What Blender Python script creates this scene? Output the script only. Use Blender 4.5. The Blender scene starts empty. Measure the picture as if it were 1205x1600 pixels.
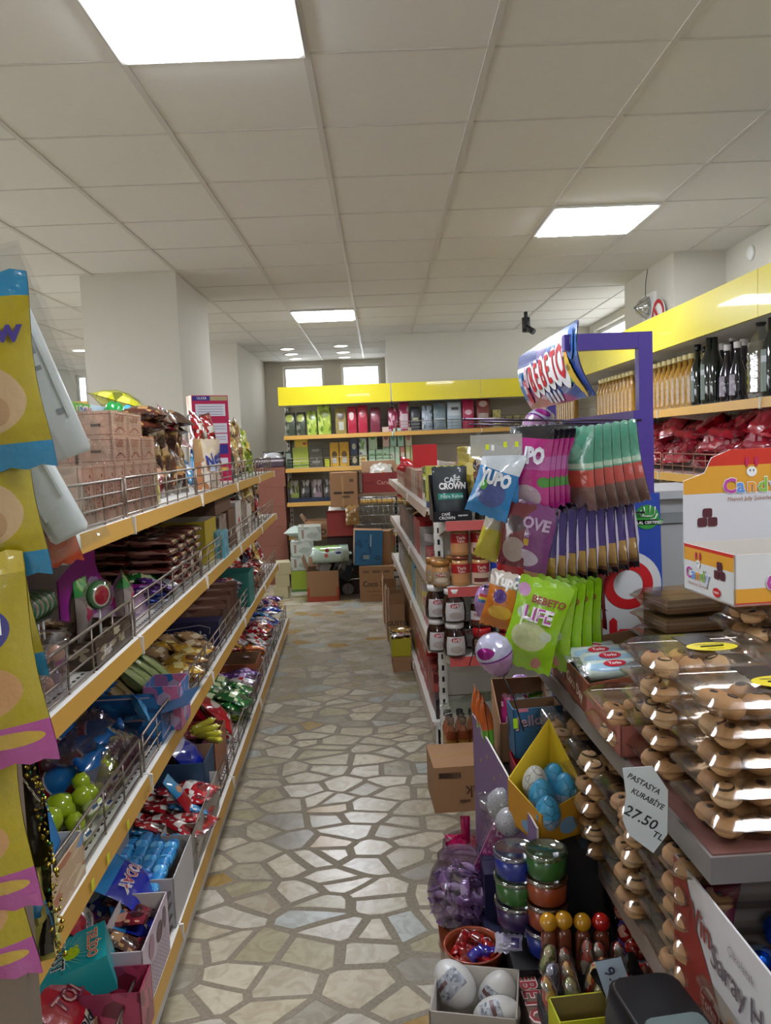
import bpy, math, random
from math import sin, cos, pi
from mathutils import Vector, Matrix, noise as mnoise
random.seed(7)
RN = random.Random(11)
SC = bpy.context.scene
COL = SC.collection

# ------------------------------------------------------------------ camera
FPX, CX, CY = 1237.8, 602.5, 800.0
YAW, PITCH, ROLL = 3.67e-3, -8.4927e-2, -4.0085e-2
CAMLOC = Vector((0, 0, 1.5))
_f = Vector((sin(YAW)*cos(PITCH), cos(YAW)*cos(PITCH), sin(PITCH)))
_r0 = Vector((cos(YAW), -sin(YAW), 0)); _u0 = _r0.cross(_f)
_r = cos(ROLL)*_r0 + sin(ROLL)*_u0; _u = -sin(ROLL)*_r0 + cos(ROLL)*_u0
cam = bpy.data.cameras.new('camera'); camo = bpy.data.objects.new('camera', cam); COL.objects.link(camo)
camo.matrix_world = Matrix.Translation(CAMLOC) @ Matrix((_r, _u, -_f)).transposed().to_4x4()
cam.sensor_fit = 'VERTICAL'; cam.sensor_height = 36.0; cam.lens = FPX/1600*36.0
cam.clip_start = .02
SC.camera = camo

def at(px, py, Y):
    """the place seen at a pixel, at distance Y down the shop"""
    d = _f + _r*((px-CX)/FPX) - _u*((py-CY)/FPX)
    return CAMLOC + d*(Y/d.y)

# ------------------------------------------------------------------ world, view
SC.view_settings.view_transform = 'Standard'; SC.view_settings.look = 'None'
SC.view_settings.gamma = 1; SC.view_settings.use_curve_mapping = False
SC.view_settings.exposure = 0.0
W = bpy.data.worlds.new('daylight'); SC.world = W; W.use_nodes = True
W.node_tree.nodes['Background'].inputs[0].default_value = (.93, .97, 1, 1)
W.node_tree.nodes['Background'].inputs[1].default_value = 8.0
SC.cycles.use_denoising = True
SC.cycles.max_bounces = 8; SC.cycles.transparent_max_bounces = 28
SC.cycles.sample_clamp_indirect = 4.0
PANEL_POWER = 45

# ------------------------------------------------------------------ materials
def lin(c):
    if isinstance(c, str):
        c = c.lstrip('#'); c = tuple(int(c[i:i+2], 16)/255 for i in (0, 2, 4))
    return tuple((x/12.92 if x <= .04045 else ((x+.055)/1.055)**2.4) for x in c[:3])+(1,)
_M = {}
def N(nt, t, **k):
    n = nt.nodes.new(t)
    for a, b in k.items(): setattr(n, a, b)
    return n
def base_mat(name, rough=.5, metal=0, coat=0):
    m = bpy.data.materials.new(name); m.use_nodes = True
    p = m.node_tree.nodes['Principled BSDF']
    p.inputs['Roughness'].default_value = rough; p.inputs['Metallic'].default_value = metal
    p.inputs['Coat Weight'].default_value = coat
    return m, m.node_tree, p
def pm(name, base, rough=.5, bands=(), blobs=(), busy=None, metal=0, coat=0, bump=0, bscale=60, soft=.0, vary=.06, btype='noise', spec=None):
    """printed / plain surface: flat base colour, bands and round patches in the face's own UV, busy = (scale, [colours], share)"""
    if name in _M: return _M[name]
    m, nt, p = base_mat(name, rough, metal, coat)
    L = nt.links
    if spec is not None: p.inputs['Specular IOR Level'].default_value = spec
    tc = N(nt, 'ShaderNodeTexCoord')
    rgb = N(nt, 'ShaderNodeRGB'); rgb.outputs[0].default_value = lin(base); cur = rgb.outputs[0]
    def mix(fac, col):
        nonlocal cur
        x = N(nt, 'ShaderNodeMix', data_type='RGBA'); L.new(fac, x.inputs[0]); L.new(cur, x.inputs[6])
        if isinstance(col, bpy.types.NodeSocket): L.new(col, x.inputs[7])
        else: x.inputs[7].default_value = lin(col)
        cur = x.outputs[2]
    def M(op, a, b=None, c=None):
        n = N(nt, 'ShaderNodeMath', operation=op)
        for i, v in enumerate((a, b, c)):
            if v is None: continue
            if isinstance(v, (int, float)): n.inputs[i].default_value = v
            else: L.new(v, n.inputs[i])
        return n.outputs[0]
    if busy:
        vo = N(nt, 'ShaderNodeTexVoronoi'); vo.inputs['Scale'].default_value = busy[0]
        L.new(tc.outputs['UV'], vo.inputs['Vector'])
        sp = N(nt, 'ShaderNodeSeparateColor'); L.new(vo.outputs['Color'], sp.inputs[0])
        cr = N(nt, 'ShaderNodeValToRGB'); cr.color_ramp.interpolation = 'CONSTANT'
        cols = busy[1]; els = cr.color_ramp.elements
        for i, c in enumerate(cols):
            e = els[i] if i < 2 else els.new(i/len(cols))
            e.position = i/len(cols); e.color = lin(c)
        L.new(sp.outputs[0], cr.inputs[0])
        mix(M('LESS_THAN', sp.outputs[1], busy[2]), cr.outputs[0])
    if bands or blobs:
        sx = N(nt, 'ShaderNodeSeparateXYZ'); L.new(tc.outputs['UV'], sx.inputs[0]); U, V = sx.outputs[0], sx.outputs[1]
        for b in bands:                        # (v0, v1, colour[, u0, u1])
            f = M('MULTIPLY', M('GREATER_THAN', V, b[0]), M('LESS_THAN', V, b[1]))
            if len(b) > 3: f = M('MULTIPLY', f, M('MULTIPLY', M('GREATER_THAN', U, b[3]), M('LESS_THAN', U, b[4])))
            mix(f, b[2])
        for (cu, cv, ru, rv, col) in blobs:
            a = M('POWER', M('ABSOLUTE', M('MULTIPLY', M('SUBTRACT', U, cu), 1/ru)), 2.0)
            b = M('POWER', M('ABSOLUTE', M('MULTIPLY', M('SUBTRACT', V, cv), 1/rv)), 2.0)
            mix(M('LESS_THAN', M('ADD', a, b), 1.0), col)
    if vary or bump:
        nz = N(nt, 'ShaderNodeTexNoise'); nz.inputs['Scale'].default_value = bscale; nz.inputs['Detail'].default_value = 3
        L.new(tc.outputs['Object'], nz.inputs['Vector'])
    if vary:
        hs = N(nt, 'ShaderNodeHueSaturation'); mr = N(nt, 'ShaderNodeMapRange')
        mr.inputs[3].default_value = 1-vary; mr.inputs[4].default_value = 1+vary
        L.new(nz.outputs[0], mr.inputs[0]); L.new(mr.outputs[0], hs.inputs['Value']); L.new(cur, hs.inputs['Color']); cur = hs.outputs[0]
    if bump:
        bp = N(nt, 'ShaderNodeBump'); bp.inputs['Strength'].default_value = bump; bp.inputs['Distance'].default_value = .004
        if btype == 'foil':
            v2 = N(nt, 'ShaderNodeTexVoronoi'); v2.inputs['Scale'].default_value = bscale; L.new(tc.outputs['Object'], v2.inputs['Vector'])
            L.new(v2.outputs[0], bp.inputs['Height'])
        else: L.new(nz.outputs[0], bp.inputs['Height'])
        L.new(bp.outputs[0], p.inputs['Normal'])
    L.new(cur, p.inputs['Base Color'])
    _M[name] = m
    return m
def foil(name, base, **k):
    k.setdefault('rough', .2); k.setdefault('bump', .9); k.setdefault('bscale', 38); k.setdefault('coat', .9); k.setdefault('vary', .08)
    return pm(name, base, **k)
def shiny(name, base, **k):
    k.setdefault('rough', .25); k.setdefault('bump', .8); k.setdefault('bscale', 70); k.setdefault('metal', .85); k.setdefault('btype', 'foil')
    return pm(name, base, **k)
def clear(name, tint='#ffffff', share=.12, rough=.06, bump=.3, bscale=40, milky=False):
    """thin clear film: mostly see-through, with real gloss"""
    if name in _M: return _M[name]
    m = bpy.data.materials.new(name); m.use_nodes = True; nt = m.node_tree; nt.nodes.clear(); L = nt.links
    out = N(nt, 'ShaderNodeOutputMaterial'); tr = N(nt, 'ShaderNodeBsdfTransparent'); gl = N(nt, 'ShaderNodeBsdfPrincipled' if milky else 'ShaderNodeBsdfGlossy')
    tr.inputs[0].default_value = lin(tint); gl.inputs[0].default_value = lin(tint) if milky else (.9, .9, .9, 1); gl.inputs['Roughness'].default_value = rough
    lw = N(nt, 'ShaderNodeLayerWeight'); lw.inputs[0].default_value = .35
    mr = N(nt, 'ShaderNodeMapRange'); mr.inputs[3].default_value = share; mr.inputs[4].default_value = .5
    mx = N(nt, 'ShaderNodeMixShader'); L.new(lw.outputs['Fresnel'], mr.inputs[0]); L.new(mr.outputs[0], mx.inputs[0])
    L.new(tr.outputs[0], mx.inputs[1]); L.new(gl.outputs[0], mx.inputs[2]); L.new(mx.outputs[0], out.inputs[0])
    if bump:
        tc = N(nt, 'ShaderNodeTexCoord'); nz = N(nt, 'ShaderNodeTexNoise'); nz.inputs['Scale'].default_value = bscale
        L.new(tc.outputs['Object'], nz.inputs['Vector']); bp = N(nt, 'ShaderNodeBump'); bp.inputs['Strength'].default_value = bump
        bp.inputs['Distance'].default_value = .005; L.new(nz.outputs[0], bp.inputs['Height']); L.new(bp.outputs[0], gl.inputs['Normal']); L.new(bp.outputs[0], lw.inputs['Normal'])
    _M[name] = m
    return m
def emit(name, col, s):
    if name in _M: return _M[name]
    m, nt, p = base_mat(name, .4); p.inputs['Base Color'].default_value = lin(col)
    p.inputs['Emission Color'].default_value = lin(col); p.inputs['Emission Strength'].default_value = s
    _M[name] = m; return m

# ------------------------------------------------------------------ mesh builder
_TXT = {}
def text_geo(s, bold=0.0):
    k = (s, bold)
    if k not in _TXT:
        c = bpy.data.curves.new('t', 'FONT'); c.body = s; c.align_x = 'CENTER'; c.align_y = 'CENTER'; c.resolution_u = 2
        c.offset = bold
        o = bpy.data.objects.new('t', c); COL.objects.link(o)
        bpy.context.view_layer.update()
        me = o.evaluated_get(bpy.context.evaluated_depsgraph_get()).to_mesh()
        _TXT[k] = ([(v.co.x, v.co.y) for v in me.vertices], [tuple(p.vertices) for p in me.polygons])
        COL.objects.unlink(o); bpy.data.objects.remove(o); bpy.data.curves.remove(c)
    return _TXT[k]
class MB:
    def __init__(s): s.v = []; s.f = []; s.m = []; s.uv = []; s.mats = []; s.sm = []
    def mi(s, m):
        if m not in s.mats: s.mats.append(m)
        return s.mats.index(m)
    def face(s, idx, m, uv=None, smooth=False):
        s.f.append(tuple(idx)); s.m.append(s.mi(m)); s.uv.append(uv or [(0, 0)]*len(idx)); s.sm.append(smooth)
    def quad(s, pts, m, uv=((0, 0), (1, 0), (1, 1), (0, 1))):
        b = len(s.v); s.v += [tuple(p) for p in pts]; s.face(range(b, b+len(pts)), m, list(uv)[:len(pts)] if len(pts) <= 4 else None)
        return s
    def box(s, x0, x1, y0, y1, z0, z1, m, M=None, mats=None, bev=0):
        """mats: optional dict of face -> material: front(-y) back left(-x) right top bottom"""
        P = [(x0, y0, z0), (x1, y0, z0), (x1, y1, z0), (x0, y1, z0), (x0, y0, z1), (x1, y0, z1), (x1, y1, z1), (x0, y1, z1)]
        if M is not None: P = [tuple(M @ Vector(p)) for p in P]
        b = len(s.v); s.v += P
        F = {'front': (0, 1, 5, 4), 'right': (1, 2, 6, 5), 'back': (2, 3, 7, 6), 'left': (3, 0, 4, 7), 'top': (4, 5, 6, 7), 'bottom': (3, 2, 1, 0)}
        for n, q in F.items():
            s.face([b+i for i in q], (mats or {}).get(n, m), [(0, 0), (1, 0), (1, 1), (0, 1)])
        return s
    def lathe(s, prof, m, seg=16, c=(0, 0, 0), M=None, smooth=True, caps=True, vm=None):
        """prof: [(r, z)], vm: optional material per profile band"""
        b = len(s.v); n = len(prof)
        h0, h1 = prof[0][1], prof[-1][1]
        for (r, z) in prof:
            for i in range(seg):
                a = 2*pi*i/seg; p = Vector((c[0]+r*cos(a), c[1]+r*sin(a), c[2]+z))
                s.v.append(tuple(M @ p) if M is not None else tuple(p))
        for j in range(n-1):
            mm = vm[j] if vm else m
            for i in range(seg):
                k = (i+1) % seg
                v0, v1 = (prof[j][1]-h0)/((h1-h0) or 1), (prof[j+1][1]-h0)/((h1-h0) or 1)
                # u: 0.5 faces -y
                u0, u1 = ((i/seg+.75) % 1), ((i/seg+.75) % 1)+1/seg
                s.face((b+j*seg+i, b+j*seg+k, b+(j+1)*seg+k, b+(j+1)*seg+i), mm, [(u0, v0), (u1, v0), (u1, v1), (u0, v1)], smooth)
        if caps:
            if prof[0][0] > 1e-5: s.face([b+i for i in range(seg)][::-1], vm[0] if vm else m)
            if prof[-1][0] > 1e-5: s.face([b+(n-1)*seg+i for i in range(seg)], vm[-1] if vm else m)
        return s
    def tube(s, pts, r, m, seg=6, closed=False):
        pts = [Vector(p) for p in pts]; b = len(s.v); n = len(pts)
        for i, p in enumerate(pts):
            d = (pts[min(i+1, n-1)]-pts[max(i-1, 0)]).normalized() if not closed else (pts[(i+1) % n]-pts[i-1]).normalized()
            a = Vector((0, 0, 1)) if abs(d.z) < .9 else Vector((1, 0, 0))
            x = d.cross(a).normalized(); y = d.cross(x)
            rr = r[i] if isinstance(r, (list, tuple)) else r
            for k in range(seg):
                t = 2*pi*k/seg; s.v.append(tuple(p+x*(cos(t)*rr)+y*(sin(t)*rr)))
        for i in range(n if closed else n-1):
            j = (i+1) % n
            for k in range(seg):
                l = (k+1) % seg
                s.face((b+i*seg+k, b+i*seg+l, b+j*seg+l, b+j*seg+k), m, None, True)
        if not closed:
            s.face([b+k for k in range(seg)][::-1], m); s.face([b+(n-1)*seg+k for k in range(seg)], m)
        return s
    def grid(s, fn, nu, nv, m, smooth=True, flip=False, mf=None):
        b = len(s.v)
        for j in range(nv+1):
            for i in range(nu+1): s.v.append(tuple(fn(i/nu, j/nv)))
        for j in range(nv):
            for i in range(nu):
                q = [b+j*(nu+1)+i, b+j*(nu+1)+i+1, b+(j+1)*(nu+1)+i+1, b+(j+1)*(nu+1)+i]
                uv = [(i/nu, j/nv), ((i+1)/nu, j/nv), ((i+1)/nu, (j+1)/nv), (i/nu, (j+1)/nv)]
                if flip: q = q[::-1]; uv = uv[::-1]
                s.face(q, mf((i+.5)/nu, (j+.5)/nv) if mf else m, uv, smooth)
        return s
    def prism(s, poly, z0, z1, m, M=None, side=None):
        n = len(poly); b = len(s.v)
        for z in (z0, z1):
            for (x, y) in poly:
                p = Vector((x, y, z)); s.v.append(tuple(M @ p) if M is not None else tuple(p))
        xs = [p[0] for p in poly]; ys = [p[1] for p in poly]; dx = (max(xs)-min(xs)) or 1; dy = (max(ys)-min(ys)) or 1
        uv = [((x-min(xs))/dx, (y-min(ys))/dy) for x, y in poly]
        s.face([b+n+i for i in range(n)], m, uv); s.face([b+i for i in range(n)][::-1], m, uv[::-1])
        for i in range(n):
            k = (i+1) % n; s.face((b+i, b+k, b+n+k, b+n+i), side or m)
        return s
    def fine(s, pts, faces, m, fn, L):
        """triangles cut down to edges under L, then laid on a curved face"""
        out = []; st = [(pts[f[0]], pts[f[i]], pts[f[i+1]]) for f in faces for i in range(1, len(f)-1)]
        while st:
            t = st.pop(); d = [math.dist(t[i], t[(i+1) % 3]) for i in range(3)]; k = d.index(max(d))
            if d[k] > L:
                a, b, c = t[k], t[(k+1) % 3], t[(k+2) % 3]; mm = ((a[0]+b[0])/2, (a[1]+b[1])/2); st += [(a, mm, c), (mm, b, c)]
            else: out.append(t)
        for t in out:
            b = len(s.v); s.v += [tuple(fn(*p)) for p in t]; s.face((b, b+1, b+2), m)
        return s
    def text(s, t, size, m, fn, cx=0, cy=0, bold=0.0, wide=1.0, rot=0, maxw=None, fineL=None):
        """fn maps flat (x, y) to space; the letters are centred on cx, cy"""
        vs, fs = text_geo(t, bold); b = len(s.v)
        if maxw:
            w = (max(v[0] for v in vs)-min(v[0] for v in vs))*size*wide
            if w > maxw: wide *= maxw/w
        cr, sr = cos(rot), sin(rot)
        if fineL: return s.fine([(cx+x*size*wide*cr-y*size*sr, cy+x*size*wide*sr+y*size*cr) for x, y in vs], fs, m, fn, fineL)
        for (x, y) in vs:
            x, y = x*size*wide, y*size
            s.v.append(tuple(fn(cx+x*cr-y*sr, cy+x*sr+y*cr)))
        for f in fs: s.face([b+i for i in f], m)
        return s
    def disc(s, cx, cy, rx, ry, m, fn, seg=20, fineL=None):
        if fineL: return s.fine([(cx+rx*cos(2*pi*i/seg), cy+ry*sin(2*pi*i/seg)) for i in range(seg)], [tuple(range(seg))], m, fn, fineL)
        b = len(s.v)
        for i in range(seg): s.v.append(tuple(fn(cx+rx*cos(2*pi*i/seg), cy+ry*sin(2*pi*i/seg))))
        s.face(range(b, b+seg), m); return s
    def ring(s, cx, cy, r0, r1, m, fn, seg=28):
        b = len(s.v)
        for i in range(seg):
            for r in (r0, r1): s.v.append(tuple(fn(cx+r*cos(2*pi*i/seg), cy+r*sin(2*pi*i/seg))))
        for i in range(seg):
            k = (i+1) % seg; s.face((b+2*i, b+2*i+1, b+2*k+1, b+2*k), m)
        return s
    def flat(s, poly, m, fn):
        b = len(s.v); s.v += [tuple(fn(x, y)) for x, y in poly]; s.face(range(b, b+len(poly)), m); return s
    def build(s, name, parent=None, loc=None, rot=None, M=None):
        me = bpy.data.meshes.new(name); me.from_pydata(s.v, [], s.f)
        for m in s.mats: me.materials.append(m)
        uvl = me.uv_layers.new(name='UVMap')
        flat = [c for f in s.uv for p in f for c in p]
        me.polygons.foreach_set('material_index', s.m); me.polygons.foreach_set('use_smooth', s.sm)
        uvl.data.foreach_set('uv', flat)
        me.update()
        o = bpy.data.objects.new(name, me); COL.objects.link(o)
        if parent: o.parent = parent
        if loc is not None: o.location = loc
        if rot is not None: o.rotation_euler = rot
        if M is not None: o.matrix_world = M
        return o
def fr(y):            # a flat front at depth y facing -y
    return lambda a, b: (a, y, b)
def tag(o, label, cat, group=None):
    o['label'] = label; o['category'] = cat
    if group: o['group'] = group
    return o
def struct(o, label=None):
    o['kind'] = 'structure'
    if label: o['label'] = label
    return o
def empty(name, label, cat, loc=(0, 0, 0), rz=0, group=None):
    o = bpy.data.objects.new(name, None); COL.objects.link(o); o.empty_display_size = .05
    o.location = loc; o.rotation_euler = (0, 0, rz); return tag(o, label, cat, group)
KIDS = {}
def kids(o):
    k = o.name
    if k not in KIDS: KIDS[k] = [c for c in bpy.data.objects if c.parent is o]
    return KIDS[k]
_used = set()
def put(proto, M, label=None, group=None, scale=None):
    """place a thing: the prototype itself the first time, afterwards a copy of it and of each part"""
    if proto.name not in _used:
        kids(proto); _used.add(proto.name); o = proto
    else:
        o = proto.copy(); COL.objects.link(o)
        for c in kids(proto):
            d = c.copy(); d.parent = o; COL.objects.link(d)
    if scale: M = M @ Matrix.Diagonal((scale[0], scale[1], scale[2], 1))
    o.matrix_world = M
    if label: o['label'] = label
    if group: o['group'] = group
    elif 'group' in o and o is not proto and label: pass
    return o
def TR(x, y=None, z=None, rz=0, rx=0, ry=0):
    if y is None: x, y, z = x
    return Matrix.Translation((x, y, z)) @ Matrix.Rotation(rz, 4, 'Z') @ Matrix.Rotation(ry, 4, 'Y') @ Matrix.Rotation(rx, 4, 'X')
TH = .0384          # the racks stand slightly askew to the ceiling grid
def gp(a, b, z=0): return Vector((a*cos(TH)-b*sin(TH), a*sin(TH)+b*cos(TH), z))
def GM(a, b, z, rz=0, rx=0, ry=0): return TR(*gp(a, b, z), rz=TH+rz, rx=rx, ry=ry)
R90 = pi/2

# ------------------------------------------------------------------ room shell
XL, XR, YB, YF, ZC = -7.5, 2.5, 11.85, -3.6, 2.773
wallm = pm('wall paint', '#c2beb2', rough=.75, vary=.02, bscale=8, bump=.05)
ceilm = pm('ceiling tile', '#dad7d0', rough=.85, vary=.025, bscale=30, bump=.15)
barm = pm('ceiling bar', '#c6c2bb', rough=.5, vary=0)
white = pm('white plastic', '#dcdcd8', rough=.35, vary=.01)
whitem = pm('white metal', '#d8d5cc', rough=.35, vary=.02, bscale=5)

def floor_mat():
    m, nt, p = base_mat('broken marble paving', .3); L = nt.links
    tc = N(nt, 'ShaderNodeTexCoord'); mp = N(nt, 'ShaderNodeMapping'); mp.inputs['Scale'].default_value = (6.3, 8.6, 1); mp.inputs['Rotation'].default_value = (0, 0, .5)
    nz = N(nt, 'ShaderNodeTexNoise'); nz.inputs['Scale'].default_value = 2.2; nz.inputs['Detail'].default_value = 1
    L.new(tc.outputs['Object'], nz.inputs['Vector'])
    vm = N(nt, 'ShaderNodeVectorMath', operation='MULTIPLY_ADD'); vm.inputs[1].default_value = (.06, .06, 0)
    L.new(nz.outputs['Color'], vm.inputs[0]); L.new(tc.outputs['Object'], vm.inputs[2]); L.new(vm.outputs[0], mp.inputs['Vector'])
    v1 = N(nt, 'ShaderNodeTexVoronoi', voronoi_dimensions='2D'); v2 = N(nt, 'ShaderNodeTexVoronoi', voronoi_dimensions='2D', feature='DISTANCE_TO_EDGE')
    for v in (v1, v2):
        v.inputs['Scale'].default_value = 1.0; L.new(mp.outputs[0], v.inputs['Vector'])
    sp = N(nt, 'ShaderNodeSeparateColor'); L.new(v1.outputs['Color'], sp.inputs[0])
    cr = N(nt, 'ShaderNodeValToRGB'); cr.color_ramp.interpolation = 'CONSTANT'
    cs = ['#bcb19a', '#a89d86', '#beb49e', '#a39a80', '#b1a892', '#bbb4a4', '#9f9678', '#aea48e', '#98917f', '#c0b69e', '#a9aca4', '#b8ad97', '#a0834c', '#aca28c', '#c4bca8', '#a69c86', '#8f887a', '#b4a990', '#bfb7a6', '#a29983']
    for i, c in enumerate(cs):
        e = cr.color_ramp.elements[i] if i < 2 else cr.color_ramp.elements.new(i/len(cs))
        e.position = i/len(cs); e.color = lin(c)
    L.new(sp.outputs[0], cr.inputs[0])
    # veins
    n2 = N(nt, 'ShaderNodeTexNoise'); n2.inputs['Scale'].default_value = 14; n2.inputs['Detail'].default_value = 6; n2.inputs['Distortion'].default_value = 1.5
    L.new(tc.outputs['Object'], n2.inputs['Vector'])
    c2 = N(nt, 'ShaderNodeValToRGB'); c2.color_ramp.elements[0].position = .4; c2.color_ramp.elements[0].color = (.7, .66, .6, 1)
    c2.color_ramp.elements[1].position = .56; c2.color_ramp.elements[1].color = (1, 1, 1, 1); L.new(n2.outputs[0], c2.inputs[0])
    mx = N(nt, 'ShaderNodeMix', data_type='RGBA', blend_type='MULTIPLY'); mx.inputs[0].default_value = .55
    L.new(cr.outputs[0], mx.inputs[6]); L.new(c2.outputs[0], mx.inputs[7])
    # grout
    n3 = N(nt, 'ShaderNodeTexNoise'); n3.inputs['Scale'].default_value = 18; L.new(tc.outputs['Object'], n3.inputs['Vector'])
    w0 = N(nt, 'ShaderNodeMath', operation='MULTIPLY_ADD'); w0.inputs[1].default_value = .03; w0.inputs[2].default_value = .035; L.new(n3.outputs[0], w0.inputs[0])
    w = N(nt, 'ShaderNodeMath', operation='MULTIPLY_ADD'); w.inputs[1].default_value = .07; L.new(sp.outputs[1], w.inputs[0]); L.new(w0.outputs[0], w.inputs[2])
    lt = N(nt, 'ShaderNodeMath', operation='SUBTRACT'); L.new(v2.outputs['Distance'], lt.inputs[0]); L.new(w.outputs[0], lt.inputs[1])
    ms = N(nt, 'ShaderNodeMath', operation='MULTIPLY'); ms.use_clamp = True; ms.inputs[1].default_value = 60; L.new(lt.outputs[0], ms.inputs[0])
    n4 = N(nt, 'ShaderNodeTexNoise'); n4.inputs['Scale'].default_value = 90; L.new(tc.outputs['Object'], n4.inputs['Vector'])
    g = N(nt, 'ShaderNodeValToRGB'); g.color_ramp.elements[0].color = lin('#655a48'); g.color_ramp.elements[1].color = lin('#938873'); L.new(n4.outputs[0], g.inputs[0])
    fin = N(nt, 'ShaderNodeMix', data_type='RGBA'); L.new(ms.outputs[0], fin.inputs[0]); L.new(g.outputs[0], fin.inputs[6]); L.new(mx.outputs[2], fin.inputs[7])
    L.new(fin.outputs[2], p.inputs['Base Color'])
    rr = N(nt, 'ShaderNodeMapRange'); rr.inputs[3].default_value = .6; rr.inputs[4].default_value = .27; L.new(ms.outputs[0], rr.inputs[0]); L.new(rr.outputs[0], p.inputs['Roughness'])
    bp = N(nt, 'ShaderNodeBump'); bp.inputs['Distance'].default_value = .003; bp.inputs['Strength'].default_value = .4; L.new(ms.outputs[0], bp.inputs['Height']); L.new(bp.outputs[0], p.inputs['Normal'])
    return m
struct(MB().box(XL, XR+.2, YF, YB+.2, -.1, 0, floor_mat()).build('floor'), 'floor of broken cream marble pieces set in grey mortar')
struct(MB().box(XL, XR+.2, YF, YB+.2, ZC, ZC+.1, ceilm).build('ceiling'), 'suspended ceiling of square off white tiles')
GX0, GY0 = -.187, 2.688
b = MB()
k = -13
while GX0+.6*k < XR:
    x = GX0+.6*k
    if x > XL: b.box(x-.012, x+.012, YF, YB, ZC-.004, ZC, barm)
    k += 1
struct(b.build('trim_1'))
b = MB(); k = -10
while GY0+.6*k < YB:
    y = GY0+.6*k
    if y > YF: b.box(XL, XR, y-.006, y+.006, ZC-.003, ZC, barm)
    k += 1
struct(b.build('trim_2'))

# far wall with window openings
def wall_holes(name, x0, x1, holes, y0, y1, along='x'):
    b = MB(); xs = x0
    def bx(p, q, z0, z1):
        if along == 'x': b.box(p, q, y0, y1, z0, z1, wallm)
        else: b.box(y0, y1, p, q, z0, z1, wallm)
    for (a, c, z0, z1) in holes:
        bx(xs, a, 0, ZC); bx(a, c, 0, z0); bx(a, c, z1, ZC); xs = c
    bx(xs, x1, 0, ZC)
    return struct(b.build(name))
def window(n, a, c, z0, z1, w, along='x'):
    """frame and glass; w = position of the pane on the wall's axis"""
    t = .035
    def bx(b, p, q, u, v, m, d=.03):
        if along == 'x': b.box(p, q, w-d, w+d, u, v, m)
        else: b.box(w-d, w+d, p, q, u, v, m)
    f = MB()
    bx(f, a, a+t, z0, z1, white); bx(f, c-t, c, z0, z1, white); bx(f, a+t, c-t, z0, z0+t, white); bx(f, a+t, c-t, z1-t, z1, white)
    fo = struct(f.build('window_%d' % n)); g = MB(); bx(g, a+t, c-t, z0+t, z1-t, clear('window glass', bump=0, share=.04), .004)
    g.build('pane', fo); return fo
wh = [(-7.3, -6.3, 2.05, 2.70), (-4.46, -4.30, 2.05, 2.70), (-1.39, -.79, 2.0, 2.70), (-.53, .05, 2.0, 2.70)]
wall_holes('wall_back', XL, XR, wh, YB, YB+.2)
for i, h in enumerate(wh): window(i+1, *h, YB+.1)
struct(MB().box(XL, XR, YF-.2, YF, 0, ZC, wallm).build('wall_front'))
lh_ = [(-3.2, -.8, .9, 2.65), (-.4, 2.0, .9, 2.65), (2.4, 4.8, .9, 2.65), (5.2, 7.6, .9, 2.65), (8.0, 10.4, .9, 2.65)]      # unseen windows added on the left to brighten the ceiling
wall_holes('wall_left', YF, YB, lh_, XL-.2, XL, 'y')
for i, h in enumerate(lh_): window(i+6, *h, XL-.1, 'y')
rh = [(6.95, 9.2, 2.2, 2.70)]
wall_holes('wall_right', YF, YB, rh, XR, XR+.2, 'y'); window(5, *rh[0], XR+.1, 'y')
# columns and the block behind the right half of the far rack
for n, (x0, x1, y0, y1) in enumerate([(-2.08, -1.40, 5.75, 6.78), (-2.02, -1.66, 9.6, YB), (.125, XR, 9.38, YB), (2.13, XR, 5.72, 6.85)]):
    struct(MB().box(x0, x1, y0, y1, 0, ZC, wallm).build('wall_%s' % ['pillar_near', 'pillar_far', 'corner', 'pillar_right'][n]))

# ------------------------------------------------------------------ lights
led = emit('led diffuser', '#eef3ff', PANEL_POWER)
alu = pm('white frame', '#e2e2df', rough=.3, vary=0)
def panel(i, j, lab):
    x, y = GX0+.6*i+.3, GY0+.6*j+.3
    t = empty('led_ceiling_panel', lab, 'ceiling light', (x, y, ZC-.012), 0, 'square led ceiling panels')
    f = MB()
    for (a, c, d, e) in ((-.297, .297, -.297, -.28), (-.297, .297, .28, .297), (-.297, -.28, -.28, .28), (.28, .297, -.28, .28)): f.box(a, c, d, e, -.004, .01, alu)
    f.build('frame', t); MB().box(-.276, .276, -.276, .276, -.011, .006, led).build('diffuser', t)
panel(-1, -1, 'large glowing square ceiling panel at the top edge, the closest one')
panel(2, 3, 'glowing square ceiling panel over the right aisle near the yellow fascia')
panel(-1, 8, 'glowing square ceiling panel straight down the aisle before the windows')
for (i, j) in ((2, -4), (-1, -9), (-5, 1), (-8, -4), (-5, 11), (-9, 6)): panel(i, j, 'square led ceiling panel added out of view as extra light')  # unseen panels added to raise the overall room light
dl = emit('downlight glow', '#fff2dd', 6)
for (x, y) in ((-1.14, 10.3), (-1.15, 10.88), (-1.15, 11.44), (-.45, 10.2), (-.45, 10.9), (-.46, 11.5), (-3.55, 9.65)):
    t = empty('downlight', 'small round recessed downlight beyond the far left column' if x < -2 else
              'small round downlight in the %s row before the back windows' % ('left hand' if x < -1 else 'middle'), 'downlight', (x, y, ZC-.008), 0, 'round recessed downlights')
    MB().lathe([(.09, 0), (.1, .004), (.1, .008)], alu, 20).build('rim', t)
    MB().lathe([(.078, -.001), (.078, .003)], dl, 20).build('lens', t)

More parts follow.
